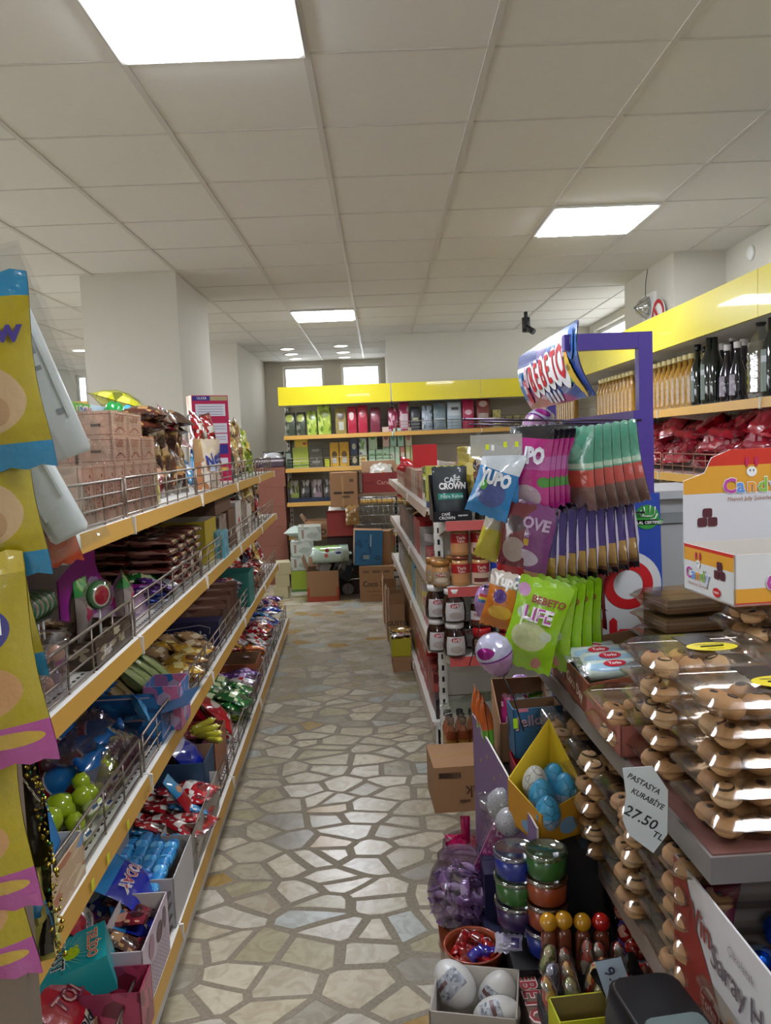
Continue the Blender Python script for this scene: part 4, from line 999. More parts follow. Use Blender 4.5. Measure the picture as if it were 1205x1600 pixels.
put(tdb, lg(-.62, 2.17, z4+.13, rx=-1.0), 'deep blue biscuit bag with red letters in the white tray')
put(tdb, lg(-.585, 2.13, z4+.06, rx=-1.0, rz=.3), 'deep blue biscuit bag sunk against the guard'); put(tdb, lg(-.8, 2.22, z4+.03, rx=-1.2, rz=-.4), 'deep blue biscuit bag at the back beside the grey box')
wt = openbox('cardboard_tray', 'white tray with a brown inside holding blue rolls', 'box', .34, .24, .15, pm('white card', '#b4b0ac', rough=.5), inner=pm('brown inside', '#7c6450', rough=.7)); put(wt, lg(-.68, 2.38, z4))
roll = pr(pack('biscuit_roll', 'sky blue roll pack in the white tray', 'biscuits', .07, .042, .042, foil('roll print', '#2c84c0', busy=(7, ['#4ca4d8', '#1c64a8', '#7cc0e4'], .4), blobs=[(.5, .62, .12, .07, '#d89850')])), 'rolls', .04)
for i in range(4):
    for j in range(4): put(roll, lg(-.62-.045*j, 2.24+.078*i, z4+.10+RN.uniform(-.005, .01), rz=RN.uniform(-.1, .1)), roll['d'], 'sky blue roll packs')
gy = openbox('open_carton', 'grey carton with raised flaps at the back of the bottom shelf', 'box', .24, .2, .2, pm('grey card', '#8c8a8c', rough=.5), inner=kraft, flaps=[('f', .2), ('r', .6)], fl=.1); put(gy, lg(-.86, 2.36, z4))
heap(C('blue_s', 'purple_s', 'blue'), -.92, -.74, 2.16, 2.34, z4+.02, 2, 2, 2, W4('before the grey carton'), th=.04)
heap(C('red_s', 'blue_s', 'red_s', 'cyan_s', 'red'), -.82, -.60, 2.52, 2.86, z4+.03, 3, 5, 3, W4('heaped loose in the middle'), th=.04)
sk = foil('boy print', '#3c98cc', bump=.3, bands=[(0, .5, '#b01c20')], blobs=[(.35, .62, .14, .1, '#d8a070'), (.66, .62, .14, .1, '#d8a070')]); sp = bag('candy_pack', 'blue and red pack standing out of the loose heap', 'boy', .08, .15, .04, sk, cat='candy'); put(sp, lg(-.60, 2.68, z4+.13, rx=-.6))
kb = openbox('open_carton', 'dark blue shipping carton with black printed words on the bottom shelf', 'box', .20, .40, .22, pm('slate card', '#20405c', rough=.6), inner=card, texts=[('SAĞLI HEDİYE', .03, BLK, -.02, .14, 'left'), ('ÇİKOLATA', .03, BLK, -.04, .10, 'left')]); put(kb, lg(-.79, 2.98, z4))
wtrim = MB(); wtrim.box(-.105, .105, -.205, -.2015, .0, .012, kraft)
bx_ = foil('cobalt bag', '#10289c', bump=.6, bands=[(.82, 1, '#c8c4d4')]); cob = bag('sweet_bag', 'big cobalt blue bag with white pleats on the bottom shelf', 'cobalt', .22, .20, .10, bx_, wr=.008); put(cob, lg(-.62, 3.02, z4+.10, rx=-.6, rz=.1))
bln = openbox('white_tray', 'pale long tray along the guard below the cobalt bag', 'box', .50, .10, .15, pm('pale tray', '#9c9488', rough=.5, busy=(6, ['#a8a094', '#7c746c'], .3)), inner=kraft); put(bln, lg(-.61, 2.72, z4))
ylw = pr(pack('candy_roll', 'yellow wrapped roll behind the cobalt bag', 'candy', .1, .025, .025, foil('lemon roll', '#b8b030')), 'y', .03)
for i in range(4): put(ylw, lg(-.6-.02*i, 3.16+i*.03, z4+.19+.012*i, rz=.7+i*.5, ry=.2), ylw['d'], 'yellow rolls')
tn = openbox('open_carton', 'tan carton with a rose tray inside', 'box', .28, .30, .17, pm('tan card', '#9c6444', rough=.6), inner=pm('rose inner', '#7c3c34')); put(tn, lg(-.76, 3.35, z4))
bt = openbox('display_tray', 'rose tray with black printed words in the tan carton', 'box', .22, .10, .09, pm('rose tray', '#8c4450', rough=.5), texts=[('BERRY', .03, BLK, 0, .06, 'left', 0, .09), ('CARAMEL', .03, BLK, 0, .03, 'left', 0, .09)]); put(bt, lg(-.70, 3.24, z4+.10, rz=.0))
heap(C('maroon_s', 'red_s'), -.84, -.68, 3.3, 3.48, z4+.1, 2, 2, 2, W4('inside the tan carton'), th=.03)
rp = foil('berry pouch', '#9c1020', bump=.4, bands=[(.8, 1, '#c8bcae'), (0, .2, '#b8b0ac')], blobs=[(.5, .66, .25, .12, '#b4a8a4')]); rpo = bag('sweet_bag', 'large red and white pouch on the bottom shelf', 'pouch', .24, .26, .09, rp, texts=[('Bark', .03, ink('#d8c8c8'), 0, .08, .02), ('NEW', .04, ink('#30303c'), 0, .17, .03)]); put(rpo, lg(-.72, 3.66, z4+.10, rx=-.75, rz=.45))
rp2 = bag('sweet_bag', 'smaller red pouch at the guard', 'pouch', .15, .2, .07, foil('berry pouch 2', '#ac1420', bump=.4, blobs=[(.5, .72, .3, .12, '#c8b8b0')]), texts=[('Bark', .035, ink('#e0d0d0'), 0, .06, .02)]); put(rp2, lg(-.60, 3.62, z4+.08, rx=-.7, rz=.1))
heap(C('white', 'orange_s', 'red_s'), -.86, -.62, 3.5, 3.8, z4, 2, 3, 1, W4('under the red pouches'))
heap(C('green', 'green_s', 'lime_s', 'green', 'white_s'), -.82, -.6, 3.85, 4.25, z4+.02, 2, 4, 3, W4('spilling past the red pouches'), th=.045)
heap(C('gold_s', 'maroon_s', 'purple'), -.85, -.6, 4.25, 4.6, z4+.02, 2, 4, 2, W4('past the green packs'), th=.05)
oc = openbox('open_carton', 'orange brown carton of packs on the bottom shelf', 'box', .28, .26, .15, pm('orange card', '#8c4c24', rough=.6), inner=cardi); put(oc, lg(-.72, 4.62, z4))
heap(C('gold_s', 'maroon_s', 'red_s', 'white_s', 'orange_s'), -.88, -.6, 4.75, 5.2, z4+.03, 2, 4, 3, W4('beyond the orange brown carton'), th=.05)
heap(C('red', 'red', 'maroon'), -.85, -.62, 5.2, 5.5, z4+.08, 2, 3, 2, W4('in the far red patch'), th=.05)
heap(C('cyan_s', 'blue_s', 'white_s', 'blue', 'purple_s'), -.9, -.6, 5.5, 6.0, z4+.08, 2, 5, 2, W4('in the last bay but one'), th=.05)
heap(C('purple_s', 'pink_s', 'purple', 'red_s'), -.9, -.6, 6.0, 6.3, z4+.10, 2, 4, 2, W4('at the end'), th=.05)

# ------------------------------------------------------------------ middle gondola, aisle side
def mg_(a, b, z, rz=0, rx=0, ry=0): return GM(a, b, z, rz=-R90+rz, rx=rx, ry=ry)
mz = MZ
MC = {}
def mcart(key, desc, w, d, h, c, c2=None, busy=None, texts=(), bands=()):
    MC[key] = carton('stock_carton', desc, 'carton', w, d, h, pm('mc '+key, c, rough=.4, vary=.03, busy=busy, bands=bands), side=pm('mcs '+key, c2 or c, rough=.45, vary=.03, busy=busy), texts=texts); return MC[key]
SHM = 'on the aisle side of the middle gondola, '
specs = [  # shelf index, start b, items (key, desc, w along b, d, h, colour, busy colours, n)
    (3, 3.82, [('yw', 'yellow and white upright pouch box', .07, .2, .16, '#b8a82c', ['#d0cca8', '#6c6028'], 3), ('wb', 'white and black printed bar box', .06, .22, .18, '#b8b4ac', ['#3c3434', '#8c8880'], 4), ('rd', 'red and cream bar box', .07, .22, .14, '#8c3c2c', ['#c8b090', '#5c2418'], 4), ('be', 'beige bar box', .08, .22, .15, '#a8907c', ['#c8b8a8', '#7c5c4c'], 5), ('mr', 'maroon bar box', .08, .22, .15, '#6c2c24', ['#a87c60'], 8), ('pl', 'pale box', .1, .22, .14, '#b8a894', ['#8c3c34'], 8)]),
    (2, 3.82, [('pr', 'plum red lidded carton', .10, .24, .10, '#9c3434', ['#b8605c', '#5c1c1c'], 3), ('wt', 'white carton printed UCO', .10, .24, .17, '#a8a49c', ['#706c68'], 3), ('rb', 'bright red flat carton', .18, .24, .20, '#a81c1c', ['#8c1414'], 2), ('dk', 'near black carton', .14, .24, .18, '#2c2424', ['#50403c'], 3), ('br', 'brown bar carton', .12, .24, .16, '#5c4034', ['#8c7060'], 8)]),
    (1, 3.82, [('yp', 'lemon yellow pouch carton', .13, .22, .22, '#b0a820', ['#c8c450'], 2), ('rw', 'red and white cake carton', .10, .22, .12, '#a83034', ['#c8b8b0', '#c8b8b0'], 3), ('cw', 'cream and white cake carton', .12, .22, .20, '#b8b0a4', ['#9c7c5c', '#c8bc60'], 4), ('cb', 'cyan carton', .10, .22, .22, '#3c8ca8', ['#5ca4bc'], 2), ('yt', 'yellow and tan carton', .14, .22, .20, '#b09c3c', ['#7c6c4c'], 4), ('gr', 'grey brown carton', .14, .22, .16, '#70645c', ['#9c9088'], 6)]),
    (0, 3.82, [('bk', 'small black carton', .12, .24, .10, '#1c1a1c', ['#3c3030'], 1), ('dr', 'dark red carton', .16, .26, .20, '#6c1c1c', ['#a84c44'], 2), ('ta', 'red carton with white lettering', .22, .26, .30, '#a8181c', ['#a8181c'], 3), ('ts', 'tan shipping carton', .26, .26, .26, '#8c6444', ['#8c6444'], 6)])]
for li, b_, items in specs:
    for (k, d_, w, d, h, c, bz, n) in items:
        tx = ()
        if k == 'ta': tx = [('tadelle', .06, WHT, 0, .22), ('tadelle', .06, WHT, 0, .07)]
        if k == 'wt': tx = [('UCO', .05, BLK, 0, .12)]
        o = mcart(k, '%s %s%s' % (d_, SHM, ['base', 'third', 'second', 'top'][li]+' shelf'), w, d, h, c, busy=(4, bz+[c], .5), texts=tx)
        for i in range(n):
            if b_+w > 7.05: break
            a = .355+d/2 + (.03 if li == 3 else .02)
            put(o, mg_(a, b_+w/2, mz[li], rz=RN.uniform(-.04, .04)), o['label'], 'stock cartons %s' % k); b_ += w+.006
heap(C('brown', 'red', 'gold_s'), .40, .52, 4.6, 6.8, mz[2]+.18, 1, 7, 1, 'on the cartons of the middle gondola second shelf', th=.03, near=-R90)
# things on the top shelf near its end
lime = bag('coffee_bag', 'yellow green coffee stick bag behind the end bay', 'lime bags', .10, .15, .05, foil('lime coffee', '#a0a82c', busy=(5, ['#c0c050', '#4c5424', '#c8c8b0'], .5), bands=[(.2, .5, '#3c4060', .3, .7)]), stand=True, cat='coffee')
for i in range(3): put(lime, GM(.40+.085*i, 3.86, 1.195+.04, rz=RN.uniform(-.3, .3)), lime['label'], 'yellow green coffee bags')
lc = carton('coffee_box', 'narrow yellow carton with a blue foot at the gondola corner', 'carton', .05, .05, .20, pm('lemon narrow', '#a8a444', rough=.4, bands=[(0, .15, '#3c406c'), (.4, .8, '#c8c8a0', .2, .8)])); put(lc, GM(.385, 3.80, 1.19))
rc = carton('coffee_box', 'upright red carton with white script on top of the middle gondola', 'carton', .16, .06, .30, pm('crimson carton', '#a8141c', rough=.35, vary=.01, bands=[(.12, .3, '#7c2c28', .1, .9)]), texts=[('Café Crown', .03, WHT, 0, .13)]); put(rc, GM(.50, 5.3, 1.19))
rbn = bag('sweet_bag', 'red bow like wrapping on the middle gondola', 'bow', .22, .10, .08, foil('bow red', '#b01820'), wr=.012); put(rbn, GM(.42, 5.6, 1.28, rz=.3, ry=.4))
gbg = foil('gold coffee', '#a89428', busy=(5, ['#b8a43c', '#8c7c1c', '#c8b868'], .4), blobs=[(.45, .68, .24, .16, '#3c2418'), (.6, .2, .25, .16, '#8c4c34')])
gcb = bag('coffee_bag', 'large gold coffee bag with a brown oval behind the black pouches', 'bag', .30, .28, .10, gbg, texts=[('JACOBS', .032, ink('#c8b8a0'), -.015, .205), ('3in1', .032, ink('#c8b8a0'), -.015, .175), ('20.90', .034, ink('#3c3418'), .02, .12)], stand=True, cat='coffee'); put(gcb, GM(.64, 3.63, 1.157+.04, rz=.1))
put(gcb, GM(.80, 3.66, 1.157+.02, rz=-.3), 'second gold coffee bag further right behind the hanging bags', 'bag')
gsx = carton('coffee_box', 'silver grey carton standing behind the gold bag', 'carton', .12, .08, .24, pm('silver carton', '#94989c', rough=.3, busy=(4, ['#a8acb0', '#70787c'], .4))); put(gsx, GM(.62, 4.1, 1.19)); 
yb_ = carton('coffee_box', 'narrow orange carton beside the silver grey one', 'carton', .07, .06, .2, pm('amber carton', '#b07c28', rough=.4)); put(yb_, GM(.60, 4.22, 1.19+.0))
wtp = carton('coffee_box', 'wide white and blue carton behind the gold bag', 'carton', .34, .12, .23, pm('white blue carton', '#a8a4ac', rough=.4, bands=[(.5, .7, '#2c3c84')])); put(wtp, GM(.93, 3.62, 1.157))

# ------------------------------------------------------------------ end bay stock (front towards the camera)
ez = EZ
cc_ = foil('crown pouch', '#20282c', bump=.25, bscale=18, vary=.05, coat=.3, rough=.35, bands=[(.36, .48, '#1c7c6c', .12, .88), (.02, .1, '#3c4448', .3, .8)])
cfp = bag('coffee_pouch', 'black coffee pouch with a teal band standing in a tray', 'coffee', .155, .225, .06, cc_, stand=True, texts=[('CAFÉ', .032, ink('#c8ccc8'), .01, .165, .02), ('CROWN', .038, ink('#d8d8d4'), .01, .138, .04), ('Filtre Kahve', .022, ink('#b8d8d0'), .005, .094)], cat='coffee')
put(cfp, GM(.435, 3.47, ez[3]+.012, rx=-.06))
cft = openbox('display_tray', 'black display tray with white print on the top red railed shelf', 'box', .17, .16, .045, pm('crown tray', '#18181a', rough=.35), inner=BLK, bh=.2, lh=.05, frontm=pm('crown tray f', '#18181a', rough=.35), texts=[('CAFÉ', .016, WHT, -.03, .032), ('CROWN', .018, WHT, -.025, .016, 'front', 0), ('espresso', .012, WHT, .045, .026)]); put(cft, GM(.435, 3.49, ez[3]))
put(cfp, GM(.44, 3.53, ez[3]+.012, rx=-.04), 'second black coffee pouch directly behind the front one', 'coffee')
nsc = foil('nes pouch', '#1c1614', bump=.3, blobs=[(.62, .45, .14, .1, '#8c1c24')], bands=[(.86, 1, '#6c4430')]); nsp = bag('coffee_pouch', 'black coffee pouch with a single red spot', 'coffee', .15, .21, .06, nsc, stand=True, texts=[('NESCAFE', .03, WHT, 0, .14, .03), ('BLACK', .022, ink('#9c948c'), 0, .06), ('ROAST', .022, ink('#9c948c'), 0, .037)], cat='coffee')
put(nsp, GM(.615, 3.44, ez[3])); put(nsp, GM(.62, 3.5, ez[3]), 'black pouch right behind the red spotted one', 'coffee')
# second shelf: jars
amb = pm('peanut butter', '#a87c4c', rough=.15, coat=.6, vary=.1); darkc = pm('hazelnut cream', '#2c1610', rough=.12, coat=.8, vary=.05)
glid = pm('gold lid', '#a07038', rough=.3, metal=.4, vary=0); wlid = pm('white lid', '#d0ccc8', rough=.35, vary=0); rlid = pm('red lid', '#a0141c', rough=.3, vary=0)
tl = pm('torku tan label', '#8c7c68', rough=.5, blobs=[(.5, .75, .28, .14, '#8c2c24'), (.5, .35, .35, .2, '#b8a890')])
pbj = jar('squat peanut butter jar with a gold lid, front left of the second red railed shelf', [(.034, 0), (.042, .01), (.043, .06), (.038, .085), (.034, .092)], amb, tl, (.15, .72, 1.0), glid, [(.036, .088), (.041, .09), (.041, .112), (.037, .115), (.0001, .115)], [('Torku', .016, ink('#d8c8b8'), 0, .055)], cat='jar')
for (a, b_, d_) in ((.38, 3.47, None), (.365, 3.56, 'gold lidded peanut butter jar half hidden behind the front one'), (.46, 3.6, 'gold lidded peanut butter jar deep on the second red railed shelf')): put(pbj, GM(a+.0, b_, ez[2]), d_ or pbj['d'])
tr_ = pm('red top label', '#b07c50', rough=.4, bands=[(.55, 1, '#981c20'), (.0, .12, '#9c6c40')], vary=.02)
tr2 = pm('red top label 2', '#b89c88', rough=.4, bands=[(.55, 1, '#981c20'), (.1, .3, '#5c1c18', .2, .8)], vary=.02); tr3 = pm('blue top label', '#b0acb0', rough=.4, bands=[(.6, 1, '#1c3488')], vary=.02)
cl_ = pm('copper lid', '#7c4430', rough=.3, metal=.5, vary=0)
def hjar(lab, d_): return jar(d_, [(.036, 0), (.040, .006), (.040, .10), (.033, .118)], amb, lab, (.06, .84, 1.5), cl_, [(.034, .115), (.037, .117), (.037, .132), (.0001, .133)], [('Yayla', .02, ink('#d8c0b0'), 0, .082), ('Tahin', .015, ink('#d8c0b0'), 0, .066)])
j1, j2, j3 = hjar(tr_, 'tall tan jar with red topped label on the second red railed shelf, lower left'), hjar(tr2, 'tall jar with red and cream label, lower one of the right pair'), hjar(tr3, 'tall jar with a blue topped label on the second red railed shelf')
put(j1, GM(.468, 3.46, ez[2])); put(j1, GM(.468, 3.46, ez[2]+.134), 'tall tan jar with red topped label stacked on another')
put(j2, GM(.556, 3.46, ez[2])); put(j2, GM(.556, 3.46, ez[2]+.134), 'tall jar with red and cream label stacked on another')
put(j3, GM(.642, 3.46, ez[2]+.134)); put(j3, GM(.642, 3.46, ez[2]), 'tall blue label jar at the bottom behind the hanging bags')
# third shelf: hazelnut cream jars
tkl = pm('torku label', '#b0aca8', rough=.4, blobs=[(.5, .82, .3, .12, '#8c1c20'), (.5, .3, .3, .2, '#9c9088')], vary=.02)
tk = jar('dark cream jar with a white lid, lower front left of the third shelf', [(.045, 0), (.052, .012), (.055, .05), (.048, .1), (.038, .122), (.036, .13)], darkc, tkl, (.1, .72, .85), wlid, [(.039, .126), (.042, .128), (.042, .15), (.0001, .152)], [('Torku', .024, ink('#d8c8c8'), 0, .08, .03)])
for (a, b_, z, d_) in ((.43, 3.44, 0, None), (.43, 3.44, .152, 'dark cream jar with a white lid, stacked on the front left one'), (.365, 3.54, 0, 'dark cream jar with a white lid at the left edge, lower'), (.365, 3.54, .152, 'dark cream jar with a white lid at the left edge, upper'), (.52, 3.58, 0, 'dark cream jar at the back of the third shelf')): put(tk, GM(a, b_, ez[1]+z), d_ or tk['d'])
ntl = pm('nut label', '#b4aeaa', rough=.4, bands=[(0, .3, '#4c2c20'), (.3, .36, '#8c1c20')], vary=.02)
nt_ = jar('cocoa spread jar with a white lid on top of the red lidded jar', [(.04, 0), (.045, .01), (.045, .07), (.039, .1), (.036, .108)], darkc, ntl, (.12, .68, 1.2), wlid, [(.038, .104), (.041, .106), (.041, .125), (.0001, .127)], [('nutella', .026, ink('#94141c'), 0, .06, .02)])
put(nt_, GM(.545, 3.44, ez[1]+.128)); put(nt_, GM(.60, 3.58, ez[1]), 'cocoa spread jar with white lid behind the red lidded one')
srl = pm('sarelle label', '#b09070', rough=.4, blobs=[(.5, .2, .3, .2, '#5c3020')], vary=.02)
sr = jar('round jar with a red lid on the third shelf', [(.036, 0), (.046, .012), (.046, .07), (.036, .092)], darkc, srl, (.1, .85, .9), rlid, [(.037, .088), (.041, .09), (.041, .12), (.038, .124), (.0001, .124)], [('sarelle', .026, ink('#201810'), 0, .05, .01)])
put(sr, GM(.548, 3.42, ez[1])); 
rj = jar('red labelled tub with red lid near the balloons on the third shelf', [(.045, 0), (.05, .02), (.05, .08), (.045, .1)], darkc, pm('red tub label', '#8c2018', rough=.4, blobs=[(.5, .5, .4, .25, '#b09070')]), (.1, .9, 1.4), rlid, [(.045, .098), (.05, .1), (.05, .128), (.0001, .13)])
put(rj, GM(.68, 3.46, ez[1])); put(rj, GM(.68, 3.46, ez[1]+.13), 'red labelled tub stacked on another near the balloons')
# base: black capped bottles in film
ob_ = jar('amber drink bottle with black cap in the wrapped block on the base shelf', [(.022, 0), (.026, .01), (.026, .09), (.012, .125), (.011, .14)], pm('amber drink', '#8c3c1c', rough=.15, coat=.5, bands=[(.1, .5, '#a8782c')]), None, lid=BLK, lidp=[(.013, .135), (.016, .138), (.016, .165), (.0001, .166)], name='bottle', cat='bottle', seg=10, lidname='cap')
for i in range(7):
    for j in range(3): put(ob_, GM(.40+i*.056, 3.45+j*.056, ez[0]), 'amber drink bottle with black cap in the film wrapped block on the base shelf', 'black capped amber bottles')
fw = MB(); fw.grid(lambda u, v: (-.2+.4*u, -.07+.17*v, .19+.07*sin(pi*v)*sin(pi*u)+.02*mnoise.noise(Vector((u*5, v*5, 0)))), 14, 8, clear('wrinkled film', tint='#dfe8e0', share=.06, bump=.9)); fw.box(-.2, .2, -.072, -.071, .0, .19, film)
o = fw.build('shrink_film'); tag(o, 'wrinkled clear shrink film over the black capped bottles', 'film'); o.matrix_world = GM(.57, 3.49, ez[0])
dk = carton('shipping_carton', 'brown carton lying upside down on the floor before the end bay', 'carton', .33, .25, .19, card, top=pm('brown cardboard top', '#a47c58', rough=.8), seam=tape,
            texts=[('Burçak', .07, ink('#4c2c1c'), .05, .085, 'front', pi, .17), ('ETİ', .032, ink('#4c2c1c'), .055, .045, 'front', pi), (rectp(.045, .012), 0, ink('#5c3c28'), -.10, .155), (rectp(.042, .0095), 0, card, -.10, .155), (rectp(.055, .0025), 0, ink('#5c3c28'), .07, .118), (rectp(.022, .006), 0, ink('#5c3c28'), -.04, .045)]); put(dk, GM(.445, 3.22, 0, rz=.02))
b = MB()
for k in range(12): b.box(-.14+k*.0072, -.137+k*.0072, -.1268, -.1264, .147, .163, BLK)
b.build('barcode', dk, M=dk.matrix_world)
bb_ = carton('shipping_carton', 'brown carton hidden behind the upside down one', 'carton', .3, .0501, .2, card); 

# ------------------------------------------------------------------ far shelves: coffee and tea
def farx(px): return at(px, 700, 8.95).x
fz = FZ
def fitem(px0, px1, h, key, col, desc, kind='pack', busy=None, bands=(), blobs=(), z=4, dz=0, y=8.90, d=.09):
    w = farx(px1)-farx(px0)-.006; x = (farx(px0)+farx(px1))/2
    m = pm('far '+key, col, rough=.35, busy=busy, bands=bands, blobs=blobs, vary=.02, coat=.2)
    if kind == 'pack':
        b = MB(); rloft(b, [(w/2*.96, d/2*.9, .012, 0), (w/2, d/2, .015, .01), (w/2, d/2, .015, h*.88), (w/2*.95, d/2*.4, .01, h*.96), (w/2*.95, .004, .003, h)], m, n=2)
        # front print: uv from position
        o = b.build('coffee_pack'); me = o.data; uv = me.uv_layers[0].data
        for lp in me.loops:
            c = me.vertices[lp.vertex_index].co; uv[lp.index].uv = ((c.x+w/2)/w, c.z/h)
        tag(o, desc, 'coffee pack')
    else: o = carton('tea_carton', desc, 'tea', w, d, h, m)
    o['d'] = desc; put(o, TR(x, y, fz[z]+dz, rz=RN.uniform(-.05, .05))); return o
T, S_ = 'on the upper far shelf', 'on the second far shelf'
dkg, lg_ = '#3c4234', '#94a838'
fitem(448, 465, .26, 'a1', dkg, 'dark tea pack with lime disc, first from the left '+T, blobs=[(.5, .75, .36, .16, '#a0a850')], busy=(6, ['#6c705c', '#2c3024'], .3))
fitem(466, 481, .26, 'a2', dkg, 'dark tea pack with lime disc, second '+T, blobs=[(.5, .75, .36, .16, '#a0a850')], busy=(6, ['#6c705c', '#2c3024'], .3))
fitem(482, 498, .27, 'a3', lg_, 'lime green tea pack beside the dark ones '+T, busy=(6, ['#b0bc5c', '#5c7c28'], .4), blobs=[(.5, .75, .3, .12, '#5c6c28')])
fitem(499, 520, .33, 'a4', lg_, 'tall rounded lime tea bag '+T, busy=(6, ['#b0bc5c', '#5c7c28'], .4), blobs=[(.5, .7, .35, .14, '#7c8c38')])
fitem(526, 544, .30, 'a5', '#84743c', 'olive brown tea pack '+T, bands=[(.15, .45, '#a8a89c', .3, .75)], blobs=[(.5, .65, .3, .14, '#544424')])
fitem(545, 560, .30, 'a6', '#a01c34', 'red tea pack, left one of two '+T, blobs=[(.45, .65, .25, .16, '#c8a8a0')])
fitem(561, 577, .31, 'a7', '#a01c34', 'red tea pack, right one of two '+T, blobs=[(.5, .7, .32, .14, '#b85c64')])
fitem(580, 597, .28, 'a8', '#6c2434', 'maroon tea pack alone '+T, blobs=[(.5, .6, .3, .14, '#8c4c54')])
fitem(608, 624, .27, 'b1', '#7c1838', 'dark magenta coffee pack, first right of the upright '+T, busy=(6, ['#b88c98', '#7c1838'], .35))
fitem(625, 641, .33, 'b2', '#94204c', 'magenta coffee pack with white print '+T, bands=[(.1, .6, '#b09ca0', .12, .88)], busy=(7, ['#b09ca0'], .2))
fitem(643, 658, .27, 'b3', '#383c40', 'charcoal coffee pack '+T, bands=[(.45, .55, '#8c8c6c', .2, .8)])
fitem(660, 677, .28, 'b4', '#8c98a4', 'silver blue coffee pack '+T, busy=(7, ['#a8b4bc', '#5c6870'], .5))
fitem(678, 698, .30, 'b5', '#64747c', 'slate grey coffee pack '+T, bands=[(.4, .44, '#a8b0b4', .1, .9)], busy=(6, ['#78888c'], .3))
fitem(699, 722, .31, 'b6', '#8c9ca4', 'light grey coffee pack with white face '+T, bands=[(.5, .95, '#b4bcc0', .1, .9), (.7, .8, '#4c5458', .3, .8)])
fitem(723, 742, .34, 'b7', '#981440', 'crimson pink coffee pack '+T, blobs=[(.5, .55, .3, .08, '#c8a0ac')])
fitem(745, 766, .34, 'b8', '#6c2420', 'brownish red coffee pack '+T, bands=[(.12, .5, '#8c7c74', .12, .88)], blobs=[(.5, .8, .32, .1, '#b09890')])
fitem(769, 782, .20, 'b9', '#a89c54', 'small golden pack '+T, busy=(6, ['#7c7444', '#c0b87c'], .5), kind='box')
for i, (p0, p1) in enumerate(((790, 800), (801, 811), (812, 822))): fitem(p0, p1, .13, 'c%d' % i, '#8c8448', 'little olive box, number %s from the left at the end %s' % (['one', 'two', 'three'][i], T), kind='box', busy=(5, ['#6c6438', '#a8a070'], .5))
fitem(446, 457, .19, 'd1', '#2c4434', 'small dark green tea carton '+S_, 'box', z=3, bands=[(.55, .9, '#94a094', .15, .85)])
fitem(458, 483, .23, 'd2', '#98a43c', 'lime tea carton under a yellow one '+S_, 'box', z=3, bands=[(.3, .36, '#c8cc8c'), (.1, .18, '#5c7c28')])
fitem(462, 483, .13, 'd3', '#b89c28', 'yellow tea carton lying on the lime one '+S_, 'box', z=3, dz=.232, blobs=[(.75, .3, .15, .12, '#94381c')])
fitem(484, 505, .13, 'd4', '#4c4c40', 'dark grey tea carton, lower of two '+S_, 'box', z=3, bands=[(.4, .6, '#84847c', .2, .8)])
fitem(484, 504, .12, 'd5', '#4c4c40', 'dark grey tea carton, upper of two '+S_, 'box', z=3, dz=.132, bands=[(.4, .6, '#84847c', .2, .8)])
fitem(507, 515, .09, 'd6', '#b0b428', 'low yellow green carton '+S_, 'box', z=3)
fitem(516, 530, .27, 'd7', '#b88c1c', 'amber tea carton, left one '+S_, 'box', z=3, blobs=[(.5, .5, .32, .14, '#54401c'), (.5, .25, .28, .12, '#a8a8a4')])
fitem(531, 546, .27, 'd8', '#b88c1c', 'amber tea carton, right one '+S_, 'box', z=3, blobs=[(.5, .5, .32, .14, '#54401c'), (.5, .25, .28, .12, '#a8a8a4')])
fitem(548, 560, .13, 'd9', '#24241c', 'black tea carton below a navy one '+S_, 'box', z=3, blobs=[(.5, .5, .3, .3, '#a89c7c')])
fitem(548, 559, .17, 'e1', '#2c3450', 'navy tea carton with a pale disc '+S_, 'box', z=3, dz=.132, blobs=[(.5, .5, .3, .2, '#a8a890')])
fitem(561, 574, .12, 'e2', '#b8b488', 'cream tea carton below a white one '+S_, 'box', z=3, blobs=[(.5, .5, .3, .25, '#b07c28')])
fitem(561, 573, .18, 'e3', '#b4c0ac', 'white green tea carton with berries '+S_, 'box', z=3, dz=.122, busy=(5, ['#6c9c3c', '#3c3c64', '#b4c0ac'], .4))
for i in range(3):
    for j in range(2): fitem(576+i*11, 586.5+i*11, .085, 'f%d%d' % (i, j), '#98b494', 'mint green low tea carton, %s of column %s %s' % (['bottom', 'upper'][j], ['one', 'two', 'three'][i], S_), 'box', z=3, dz=.088*j, bands=[(.3, .5, '#5c8c50', .1, .9)])
fitem(576, 590, .19, 'g1', '#a8bc98', 'tall green and white tea carton on the mint ones '+S_, 'box', z=3, dz=.176, blobs=[(.5, .75, .34, .18, '#5c8c3c')])
fitem(598, 609, .22, 'g2', '#bca494', 'salmon and cream tea carton '+S_, 'box', z=3, dz=.2, blobs=[(.5, .5, .3, .18, '#a86c5c')])
fitem(610, 620, .20, 'g3', '#98bca4', 'mint tall tea carton, left one '+S_, 'box', z=3, dz=.2, blobs=[(.5, .5, .32, .2, '#5c9474')])
fitem(621, 631, .20, 'g4', '#98bca4', 'mint tall tea carton, right one '+S_, 'box', z=3, dz=.2, blobs=[(.5, .5, .32, .2, '#5c9474')])
fitem(633, 644, .20, 'g5', '#b0a888', 'beige tea carton beside the mint ones '+S_, 'box', z=3, dz=.2, blobs=[(.5, .5, .3, .2, '#8c5c48')])
for i, c in enumerate(['#98b494', '#98b494', '#a8705c', '#a8ac70', '#a8ac70']): fitem(609+i*8, 616.5+i*8, .195, 'h%d' % i, c, ['mint carton in the lower row, column one', 'mint carton in the lower row, column two', 'salmon carton in the lower row', 'olive cream carton in the lower row, near', 'olive cream carton in the lower row, far'][i]+' '+S_, 'box', z=3, blobs=[(.5, .5, .36, .2, '#b8b8a0')])
